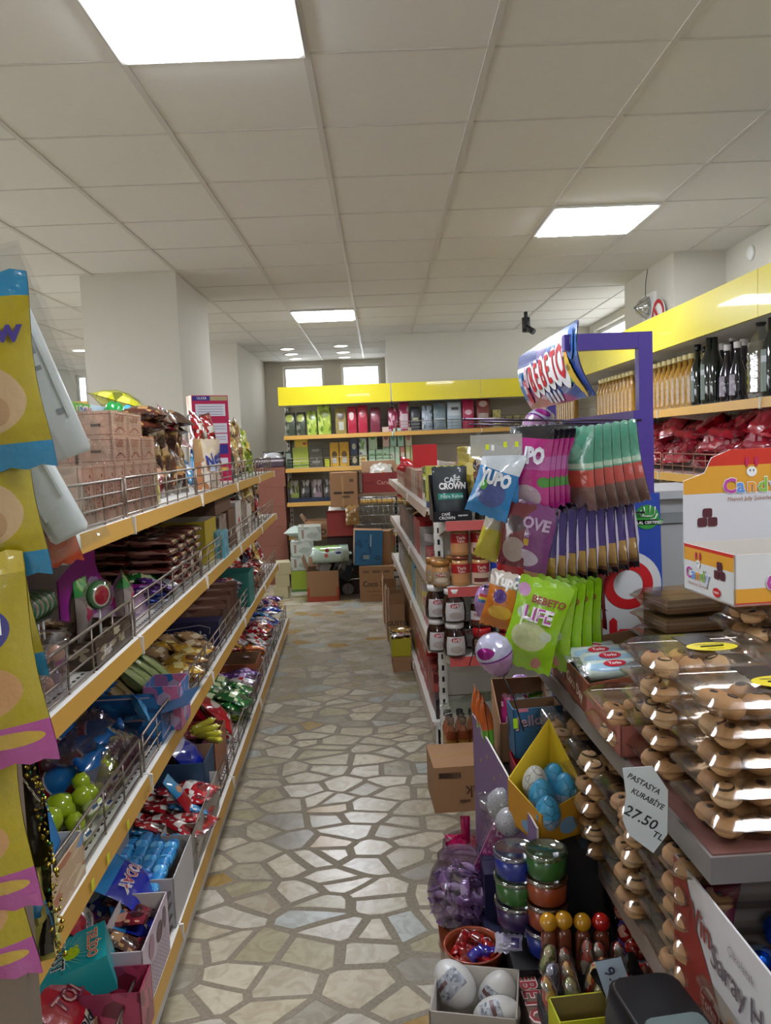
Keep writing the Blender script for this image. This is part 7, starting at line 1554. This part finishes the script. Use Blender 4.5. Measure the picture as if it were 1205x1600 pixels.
for i, (o, d_) in enumerate(((sb, 'blue slime tub on top of the rear column'), (sg, 'green slime tub in the middle of the rear column'), (sp2, 'dark violet slime tub lower in the rear column'))): put(o, TR(p.x-.050, p.y+.05, p.z-.045-.051*i), d_)
zt = p.z-.177; o = carton('display_box', 'black card box under the slime tubs', 'display box', .12, .16, max(.03, zt-DZ-.003), blkm); put(o, TR(p.x-.015, p.y+.03, DZ+.001))
# mesh balls
mb_ = crackle('silver net ball', '#9a9a9e', '#50505a', 130, rough=.2)
for (px, py, Y, s_, d_) in ((785, 1280, 1.70, 1.15, 'large silver net ball in a clear bag, the highest'), (811, 1286, 1.72, 1.0, 'silver net ball at the right of the three'), (796, 1304, 1.62, .95, 'small silver net ball, the lowest of three')):
    o = egg('', .062, .062, mb_, name='net_ball', cat='ball') if px == 785 else o; q = at(px, py, Y); put(o, TR(q.x, q.y, q.z, rz=px), d_, None, scale=(s_, s_, s_))
fb = pouch('clear_bag', 'clear bag around the silver net balls', 'bag', .13, .13, .09, film, wr=.01); put(fb, TR(*at(795, 1325, 1.68)))
o = carton('display_box', 'dark box under the silver net balls', 'display box', .12, .12, at(795, 1330, 1.68).z-DZ-.03, pm('indigo card', '#1c1c3c', rough=.4)); q = at(793, 1325, 1.70); put(o, TR(q.x, q.y, DZ+.001))
# magenta bag jar and glitter card
rmj = at(735, 1345, 1.95)
tj_ = jar('round clear tub of magenta foil bags behind the purple sweets jar', [(.05, 0), (.065, .02), (.072, .10), (.070, .12)], clear('tub film', tint='#e8d8dc', share=.2, bump=.1), None, name='sweets_jar'); put(tj_, TR(rmj.x, rmj.y, rmj.z-.07))
mgf = bag('candy_pack', 'crimson foil pack in the clear tub', 'x', .06, .09, .03, foil('crimson foil', '#a8104c', bump=.6), wr=.008)
for i in range(6): put(mgf, TR(rmj.x+.035*cos(i), rmj.y+.035*sin(i), rmj.z-.06+.01*i, rz=i, rx=.3), mgf['d'], 'crimson foil packs in the clear tub')
spike = bag('candy_pack', 'tall thin crimson pack standing up out of the tub', 'x', .025, .12, .02, foil('crimson foil', '#a8104c')); put(spike, TR(rmj.x-.01, rmj.y, rmj.z+.0))
gc = carton('toy_card', 'glittery pink carded toy with a yellow tag leaning beside the sweets jar', 'toy', .10, .012, .17, pm('glitter card', '#9c2c74', rough=.3, busy=(26, ['#c074a8', '#8c2468', '#a83c8c'], .5), vary=.05), texts=[('LOL', .035, ink('#c8b0c8'), -.01, .13, 'front', .2), ('HB', .03, BLK, .025, .095), ((.009, .009), 0, ink('#c8b81c'), .03, .07), ((.012, .008), 0, ink('#2c90c0'), .045, .15)]); put(gc, TR(*at(765, 1385, 1.72), rz=-.2, ry=.45, rx=-.1))
# purple sweets jar
pj = at(722, 1435, 1.72)
glass = clear('jar plastic', tint='#e4dce8', share=.07, bump=.08)
pjar = jar('big round clear jar filled with pale purple wrapped sweets', [(.05, 0), (.06, .004), (.072, .03), (.077, .07), (.068, .11), (.05, .14), (.052, .15)], glass, None, name='sweets_jar', seg=28); put(pjar, TR(pj.x, pj.y, pj.z))
psw = pr(pack('wrapped_sweet', 'pale purple wrapped sweet', 'candy', .030, .022, .014, foil('lilac wrap', '#7c5c88', busy=(3, ['#a88cb4', '#8c6c98', '#b8a4c0'], .6), bump=.7), fin=.010), 'p', .02)
k = 0
for l in range(6):
    R_ = [.036, .048, .054, .052, .040, .020][l]
    for i in range([9, 12, 13, 12, 9, 4][l]):
        a = i*2*pi/[9, 12, 13, 12, 9, 4][l]+l*.7
        put(psw, TR(pj.x+R_*cos(a), pj.y+R_*sin(a), pj.z+.006+.021*l, rz=RN.uniform(0, 6), rx=RN.uniform(-.9, .9), ry=RN.uniform(-.9, .9)), 'pale purple wrapped sweet in the big round jar', 'pale purple wrapped sweets')
ot = pm('orange tub', '#8c3c20', rough=.25, coat=.5, vary=.05, bump=.2, bscale=20)
z0 = pj.z-.001
bt_ = jar('tall orange brown plastic tub under the purple sweets jar', [(.05, 0), (.052, .01), (.052, (z0-DZ)*.45), (.056, (z0-DZ)*.5), (.053, (z0-DZ)*.55), (.055, z0-DZ-.002)], ot, None, name='plastic_tub', cat='tub', seg=24); put(bt_, TR(pj.x, pj.y, DZ+.0))
# red sweets tub
rt = at(742, 1535, 1.52)
rtub = MB(); hz = at(742, 1478, 1.52).z-rt.z
rtub.lathe([(.050, 0), (.055, .01), (.060, hz), (.062, hz+.004), (.057, hz+.004), (.055, hz-.01), (.054, hz*.55), (.0001, hz*.54)], ot, 28, caps=False); o = rtub.build('plastic_tub'); tag(o, 'round orange rimmed tub of red and blue wrapped sweets', 'tub'); o.matrix_world = TR(*rt)
rsw = pr(pack('wrapped_sweet', 'red wrapped sweet', 'candy', .028, .022, .018, foil('red sweet wrap', '#a81c1c', busy=(3, ['#b83424', '#8c1414', '#6c1414'], .5), bump=.6), fin=.012), 'p', .02)
bsw2 = pr(pack('wrapped_sweet', 'blue wrapped sweet in the orange rimmed tub', 'candy', .028, .022, .018, foil('blue sweet wrap', '#241c84', bump=.6), fin=.012), 'p', .02)
for i in range(16):
    r = .042*math.sqrt((i+.5)/16); a = 2.4*i; M = TR(rt.x+r*cos(a), rt.y+r*sin(a), rt.z+hz*.56+.004+.008*(i % 3), rz=RN.uniform(0, 6), rx=RN.uniform(-.7, .7), ry=RN.uniform(-.6, .6))
    if i in (2, 5): put(bsw2, M, bsw2['d'], 'blue wrapped sweets in the tub')
    else: put(rsw, M, 'red wrapped sweet in the orange rimmed tub', 'red wrapped sweets in the tub')
o = carton('display_box', 'dark box under the orange rimmed tub', 'display box', .11, .11, rt.z-DZ-.002, pm('indigo card', '#1c1c3c')); put(o, TR(rt.x, rt.y, DZ))
# white egg box
w0 = at(745, 1600, 1.33)
weg = crackle('plain shell', '#b4b2ae', '#b4b2ae', 20); wl_ = pm('egg label', '#84868c', rough=.4, busy=(9, ['#9ca0a4', '#5c6068'], .4), bands=[(.55, .75, '#4c2c2c', .0, .5)])
wegg = egg('', .068, .088, weg, lab=(wl_, .3, .72))
eb2 = openbox('egg_box', 'pale grey box holding three large white eggs at the bottom edge', 'box', .15, .13, .11, pm('ash card', '#8c847c', rough=.5), inner=kraft, lh=.11); put(eb2, TR(w0.x, w0.y, w0.z-.045, rz=-.2))
for (dx, dy, dz, ry_, rx_, d_) in ((-.02, .025, .02, -.9, -.5, 'large white egg with a barcode label, upper one in the grey box'), (.012, -.022, .0, 1.0, -.6, 'large white egg with a printed label, front one in the grey box'), (.035, .03, -.01, .3, -.2, 'large white egg half hidden behind the other two')):
    put(wegg, TR(w0.x+dx, w0.y+dy, w0.z+.018+dz, rz=-.4, rx=rx_) @ Matrix.Rotation(ry_, 4, 'Y') @ Matrix.Translation((0, 0, -.02)), d_)
o = carton('display_box', 'dark box under the white egg box', 'display box', .14, .12, w0.z-.047-DZ, blkm); put(o, TR(w0.x, w0.y, DZ+.0005, rz=-.2))
# red lettered strip and the tilted carton
bs_ = MB(); ps = [at(792, 1495, 1.45), at(838, 1590, 1.26)]
st = carton('display_carton', 'long brown carton edge with worn red letters', 'carton', .03, .24, .08, pm('brown grey card', '#6c5448', rough=.7)); st.matrix_world = TR(at(820, 1560, 1.36).x+.01, 1.36, at(820, 1560, 1.36).z-.07, rz=.05); _used.add(st.name)
b = MB(); b.text('BEBETO', .045, ink('#dcc8c0'), lambda x, y: (-y, x, 0), 0, .0, bold=.05, rot=pi, maxw=.2); b.text('BEBETO', .043, ink('#8c2428'), lambda x, y: (-y, x, .0005), 0, .0, bold=.02, rot=pi, maxw=.195); b.build('red_letters', st, M=st.matrix_world @ Matrix.Translation((-.0, 0, .0815)))
ml_ = bag('sachet', 'small silver and violet sachet beside the orange rimmed tub', 'x', .055, .035, .01, foil('violet sachet', '#8c84a0', bands=[(.3, .8, '#3c3478', .6, .9), (0, 1, '#a8a4b4', 0, .3)])); put(ml_, TR(*at(795, 1490, 1.46), rx=-.7, rz=-.2))
# ball headed candy tubes
yb3 = foil('yellow ball', '#b88414', bump=.1, rough=.2); rb3 = foil('red ball', '#a0140c', bump=.1, rough=.2)
def balltube(m_, d_):
    b = MB(); b.lathe([(.012, 0), (.014, .005), (.014, .07), (.008, .08)], pm('amber sweets tube', '#6c3420', rough=.2, coat=.6, vary=.2, bscale=120), 14); o = b.build('candy_tube'); b = MB(); b.lathe([(max(.0001, .0165*sin(pi*k/10)), .0925-.0165*cos(pi*k/10)) for k in range(11)], m_, 18, caps=False); b.build('ball_cap', o); tag(o, d_, 'candy tube'); o['d'] = d_; return o
bt1, bt2 = balltube(yb3, ''), balltube(rb3, '')
for i, (px, o, d_) in enumerate(((857, bt1, 'yellow ball topped candy tube, leftmost'), (881, bt1, 'yellow ball topped candy tube, the middle yellow one'), (910, bt1, 'yellow ball topped candy tube beside the red one'), (939, bt2, 'red ball topped candy tube'))):
    q = at(px, 1441+(-3 if i == 1 else 0), 1.38); put(o, TR(q.x, q.y, q.z-.092), d_)
lowz = at(900, 1441, 1.38).z-.094
o = carton('display_box', 'dark riser under the ball topped tubes', 'display box', .14, .10, lowz-DZ-.001, blkm); put(o, TR(at(910, 1441, 1.38).x, 1.36, DZ))
# blister chocolates
def choc_fig(c1, c2, d_):
    b = MB(); b.lathe([(.0001, 0), (.014, .002), (.016, .02), (.013, .036), (.010, .045), (.012, .056), (.006, .066), (.0001, .067)], foil('fig '+c1, c1, busy=(4, [c2, c1, '#8c8478'], .5), bump=.6), 14, caps=False); o = b.build('foil_figure'); tag(o, d_, 'foil chocolate'); o['d'] = d_
    b = MB(); b.lathe([(.018, .0), (.020, .03), (.016, .062), (.0001, .072)], film, 12, caps=False); b.build('clear_wrap', o); return o
fs = choc_fig('#8c8478', '#9c2c24', ''), choc_fig('#9c2420', '#c8a05c', ''), choc_fig('#70803c', '#a89c70', ''), choc_fig('#54587c', '#a0a0b4', '')
RW = [(852, 1475, 2, 'olive'), (888, 1480, 0, 'grey'), (917, 1476, 0, 'grey'), (944, 1474, 0, 'grey'), (970, 1470, 0, 'grey'), (858, 1502, 3, 'blue grey'), (893, 1508, 1, 'red'), (922, 1506, 1, 'red'), (950, 1500, 1, 'red'), (978, 1500, 1, 'red'), (900, 1530, 2, 'olive'), (935, 1528, 2, 'olive'), (862, 1530, 1, 'red'), (993, 1535, 2, 'olive')]
for (px, py, k, c) in RW:
    q = at(px, py+8, 1.345-(py-1470)*.0016); put(fs[k], TR(q.x, q.y, q.z-.045, rz=px, rx=-.2) @ Matrix.Diagonal((.8, .8, .85, 1)), '%s foil chocolate figure in the rows before the ball topped tubes' % c, '%s foil figures' % c)
q = at(915, 1535, 1.27); o = carton('display_tray', 'dark tray under the rows of foil figures', 'display box', .15, .09, max(.02, q.z-.05-DZ), blkm); put(o, TR(q.x, q.y+.0, DZ+.0006))
rlb = foil('red eggs', '#a41c14', busy=(4, ['#c88c78', '#8c1410', '#b83c2c'], .5), bump=.5); reg = egg('', .030, .034, rlb, name='foil_sweet', cat='sweet')
for i in range(22): 
    px = 975+ (i % 5)*15+RN.uniform(-4, 4)+(i//5)*5; py = 1405+(i//5)*32+RN.uniform(-5, 5)
    if px < 930+ (py-1290)*.6: put(reg, TR(*at(px, py, 1.50-.03*(i//5)), rz=i, rx=.4), 'red and silver foil egg hanging under the lower cookie shelf', 'red foil eggs')
bgp = pr(pouch('clear_bag', 'clear pointed bag of sweets standing behind the ball topped tubes', 'bag', .05, .13, .03, clear('pointed bag', tint='#c8b0b0', share=.25, bump=.8)), 'x', .1)
for i, px in enumerate((872, 905, 925, 958)): q = at(px, 1430, 1.56); put(bgp, TR(q.x, q.y, q.z-.03, rz=.5*i), 'clear pointed bag of sweets behind the ball topped tubes', 'clear pointed bags')
rpk = bag('candy_pack', 'red and white striped pack standing by the blue slime tub', 'x', .05, .13, .03, foil('stripe red', '#9c1c30', bands=[(0, 1, '#a8a4b0', .0, .35)])); put(rpk, TR(*at(838, 1470, 1.50), ry=.12)); put(rpk, TR(*at(826, 1480, 1.54), ry=.2), 'second red and white striped pack left of its twin')
# yellow window box and the small price card
yx = at(915, 1640, 1.20)
ywb = openbox('display_carton', 'yellow edged carton with a window at the bottom edge', 'box', .10, .07, .09, pm('lemon card', '#a8a820', rough=.45), inner=pm('straw in', '#8c7c4c')); put(ywb, TR(yx.x, yx.y, yx.z-.02, rz=.1))
b = MB(); b.box(-.052, .052, -.036, -.034, .088, .100, pm('lemon card', '#a8a820')); b.build('fold', ywb, M=ywb.matrix_world)
o = carton('display_box', 'dark box under the yellow edged carton', 'display box', .10, .07, yx.z-.022-DZ, blkm); put(o, TR(yx.x, yx.y, DZ+.0007, rz=.1))
p2 = carton('price_card', 'small blue white price card with blue handwriting standing askew', 'price card', .045, .0012, .10, pm('pale blue paper', '#94a4b8', rough=.6, vary=0), texts=[('9.5', .026, ink('#20264c'), 0, .072, 'front', -1.2), ('TL', .032, ink('#20264c'), 0, .035, 'front', -1.2)]); put(p2, TR(*at(984, 1600, 1.20), rz=-.3, ry=-.35, rx=-.2))
dr_ = bag('candy_pack', 'black and red pack lying before the small price card', 'x', .10, .08, .02, foil('black red', '#181414', bands=[(.2, .7, '#a8141c', .2, .6)])); put(dr_, TR(*at(1000, 1580, 1.22), rx=-.9, rz=.5))
# dark balls and indigo boxes in the shade
dbl = egg('', .05, .052, pm('midnight ball', '#1c1c2c', rough=.2, coat=.5), name='toy_ball', cat='ball')
for (px, py, d_) in ((792, 1395, 'midnight blue ball beside the purple jar, upper'), (798, 1425, 'midnight blue ball beside the purple jar, lower')): put(dbl, TR(*at(px, py+14, 1.66)), d_)
idb = carton('toy_box', 'indigo carton in the shade between the jars and the slime tubs', 'carton', .09, .12, .16, pm('indigo card', '#1c1c3c')); put(idb, TR(at(790, 1460, 1.62).x, 1.62, DZ+.001))

# ------------------------------------------------------------------ hanging goods at the left edge
ymb = foil('marshmallow print', '#a09018', bump=.8, bands=[(0, .13, '#1c7ca8'), (.87, 1, '#1c7ca8')], blobs=[(.5, .36, .42, .2, '#b89c74'), (.7, .3, .1, .08, '#a8845c')], rough=.18)
ymo = bag('marshmallow_bag', '', 'x', .16, .21, .05, ymb, texts=[('Mallow', .036, ink('#3c2c78'), .02, .145, .03)], cat='marshmallows')
ypk = foil('pink marshmallow print', '#a0901c', bump=.8, bands=[(0, .20, '#a84c90'), (.9, 1, '#b8a428')], blobs=[(.7, .13, .25, .04, '#c0a040'), (.5, .38, .4, .14, '#b88c5c'), (.62, .66, .26, .12, '#3c3c7c')], rough=.18)
ypo = bag('marshmallow_bag', '', 'x', .16, .24, .05, ypk, texts=[('MINI', .024, WHT, .03, .16, .03)], cat='marshmallows')
LY = [(at(-82, 432, .86), ymo, 'yellow and blue marshmallow bag at the left edge, topmost', -.25), (at(-80, 615, .88), ymo, 'yellow and blue marshmallow bag at the left edge, second from the top', -.2), (at(-84, 790, .90), ymo, 'yellow and blue marshmallow bag at the left edge, third from the top', -.25), (at(-84, 875, .86), ypo, 'yellow marshmallow bag with a magenta foot at the left edge, upper one', -.3), (at(-96, 1120, .88), ypo, 'yellow marshmallow bag with a magenta foot, lower one', -.2), (at(-100, 1250, .92), ypo, 'yellow marshmallow bag with a magenta foot, the lowest', -.35)]
for (q, o, d_, r) in LY: put(o, TR(q.x, q.y, q.z, rz=.12) @ Matrix.Rotation(r*.25-.02, 4, 'Y') @ Matrix.Translation((0, 0, -o['ph'])), d_)
tb2 = bag('marshmallow_bag', 'teal footed yellow bag hanging behind the magenta footed ones', 'x', .14, .22, .05, foil('teal foot print', '#9c8c20', bands=[(0, .16, '#1c6c94')], blobs=[(.5, .5, .3, .1, '#5c7c3c')])); q = at(-20, 1235, 1.0); put(tb2, TR(q.x, q.y, q.z-.2, rz=.1, ry=-.15))
sl = carton('snack_box', 'narrow olive printed box low at the left edge', 'box', .05, .04, .12, pm('olive print', '#9c9448', rough=.4, busy=(4, ['#b8ac5c', '#6c6434'], .5))); q = at(62, 1490, 1.02); put(sl, TR(q.x, q.y, q.z, rz=.2, ry=-.12))
# toy sets in clear film
tw = pm('toy white plastic', '#dfe5e4', rough=.3, vary=.02, bump=.1)
def toyset(d_, w, h, th, holes):
    t = bpy.data.objects.new('toy_set', None); COL.objects.link(t); tag(t, d_, 'toy')
    b = MB(); rloft(b, [(w/2-.004, th/2-.004, .003, 0), (w/2, th/2, .012, .006), (w/2, th/2, .012, h-.02), (w/2-.006, th/2-.003, .01, h)], tw, n=3)
    for (x, z, a, c) in holes: b.box(x-a, x+a, -th/2-.0015, -th/2+.001, z-c, z+c, pm('toy grey', '#8c9496', rough=.4))
    b.box(-w*.36, -w*.30, -th/2-.003, -th/2, .03, h-.03, tw); b.box(w*.28, w*.34, -th/2-.003, -th/2, .05, h-.05, tw); b.build('moulded_body', t)
    c = MB(); f = clear('toy film', tint='#f4f6f6', share=.08, bump=1.0, bscale=25)
    def S(sd): return lambda u, v: ((u-.5)*(w+.035), sd*(th/2+.012)*max(0, sin(pi*min(max(v*1.0, .03), .97)))**.3+.004*mnoise.noise(Vector((u*6, v*9, sd))), -.02+v*(h+.06))
    c.grid(S(-1), 8, 14, f); c.grid(S(1), 8, 14, f, flip=True); c.build('clear_film', t); return t
ts1 = toyset('white moulded toy set in clear film, the upper slanting one', .062, .235, .03, [(0, .12, .012, .003), (-.01, .15, .003, .012), (.01, .15, .003, .012), (.012, .06, .004, .004), (0, .19, .003, .003)]); ts2 = toyset('long white toy in clear film slanting in front of the orange cloth', .048, .225, .034, [(-.004, .14, .008, .002), (-.004, .12, .008, .002), (-.004, .10, .008, .002)])
q = at(108, 715, 1.06); put(ts1, TR(q.x, q.y, q.z, rz=.5) @ Matrix.Rotation(-.33, 4, 'Y')); q = at(112, 838, .98); put(ts2, TR(q.x, q.y, q.z, rz=.35) @ Matrix.Rotation(-.42, 4, 'Y'))
orc = foil('orange cloth', '#b8441c', bump=.8, bscale=18, coat=.2, rough=.5); oc_ = pouch('orange_cloth_pack', 'translucent orange cloth pack hanging behind the long white toy', 'toy', .085, .17, .05, orc, wr=.016, seed=3); q = at(78, 888, 1.0); put(oc_, TR(q.x, q.y, q.z, rz=.2, ry=-.22))
sp_ = jar('white plastic scoop shaped toy under the orange cloth', [(.0001, 0), (.018, .004), (.026, .02), (.022, .04), (.01, .05)], tw, None, name='toy_scoop', cat='toy'); q = at(92, 880, 1.03); put(sp_, TR(q.x, q.y, q.z, rx=-.5))
stp = MB(); rs = pm('red strip', '#8c3424', rough=.4)
for k in range(9): stp.box(-.006, .006, -.004, .004, .016*k, .016*k+.010, rs if k % 2 else tw)
o = stp.build('toy_strip'); tag(o, 'red and white ribbed strip along the long white toy', 'toy'); q = at(68, 842, 1.0); o.matrix_world = TR(*q) @ Matrix.Rotation(-.36, 4, 'Y')
# black pouch strip edged with sequins
t = empty('sequin_strip', 'black glossy strip edged with gold sequins hanging at the near end of the left rack', 'toy strip', (0, 0, 0))
A, B, C_ = at(34, 1165, 1.02), at(72, 1330, 1.02), at(92, 1490, 1.0)
b = MB(); bl2 = foil('black satin', '#0c0a0c', bump=.8, rough=.2)
def spine(v): return (A.lerp(B, v*2) if v < .5 else B.lerp(C_, v*2-1))
b.grid(lambda u, v: spine(v)+Vector((-.030+.045*u*(1-.5*v), .004*sin(9*v+u*5), .0)), 5, 24, bl2); b.grid(lambda u, v: spine(v)+Vector((-.030+.045*u*(1-.5*v), .008+.004*sin(9*v+u*5), .0)), 5, 24, bl2, flip=True); b.build('band', t)
b = MB(); go = shiny('gold sequin', '#a8943c', rough=.25); gr = shiny('green sequin', '#4c8c5c', rough=.25)
for k in range(80):
    v = k/80; c = spine(v)+Vector((.012-.008*v+RN.uniform(-.007, .009), -.008+RN.uniform(-.004, .003), 0)); r = RN.uniform(.002, .0042)
    b.lathe([(.0001, -.001), (r, 0), (.0001, .001)], gr if k % 9 == 0 else go, 8, M=TR(c.x, c.y, c.z, rx=RN.uniform(.8, 2), rz=RN.uniform(-.8, .8)), caps=False)
o = b.build('sequins', t); o['kind'] = 'stuff'
b = MB(); b.text('Baccoco', .026, ink('#c8c8b4'), lambda x, y: (A.x-.002+x*.55-y*.5, A.y-.012, A.z-.032-x*.9+y*.35), 0, 0, bold=.03); b.build('lettering', t)
# post the goods hang on
t = empty('display_post', 'beige display post at the lower left corner under the marshmallow bags', 'display post', (0, 0, 0))
q = at(25, 1500, .93); b = MB(); pmn = pm('beige laminate', '#75675a', rough=.5, vary=.05); b.box(q.x-.16, q.x+.012, q.y, q.y+.03, 0, 2.0, pmn); b.build('panel', t)
b = MB(); b.box(q.x-.16, q.x+.012, q.y-.02, q.y+.3, 0, .05, pmn); b.build('foot', t)
for (z) in (1.90, 1.71, 1.58, 1.28):
    b = MB(); b.tube([(q.x-.05, q.y, z), (q.x-.05, q.y-.1, z+.01)], .003, steel, 6); b.build('hook', t)

# ------------------------------------------------------------------ tidy: drop prototypes that were never placed
for o in list(bpy.data.objects):
    if o.parent is None and 'd' in o.keys() and o.name not in _used and abs(o.location.x)+abs(o.location.y) < 1e-6:
        for c in list(o.children): bpy.data.objects.remove(c)
        bpy.data.objects.remove(o)
for o in bpy.data.objects:
    for k in ('d', 'g', 'ph', 'lieh'):
        if k in o.keys(): del o[k]
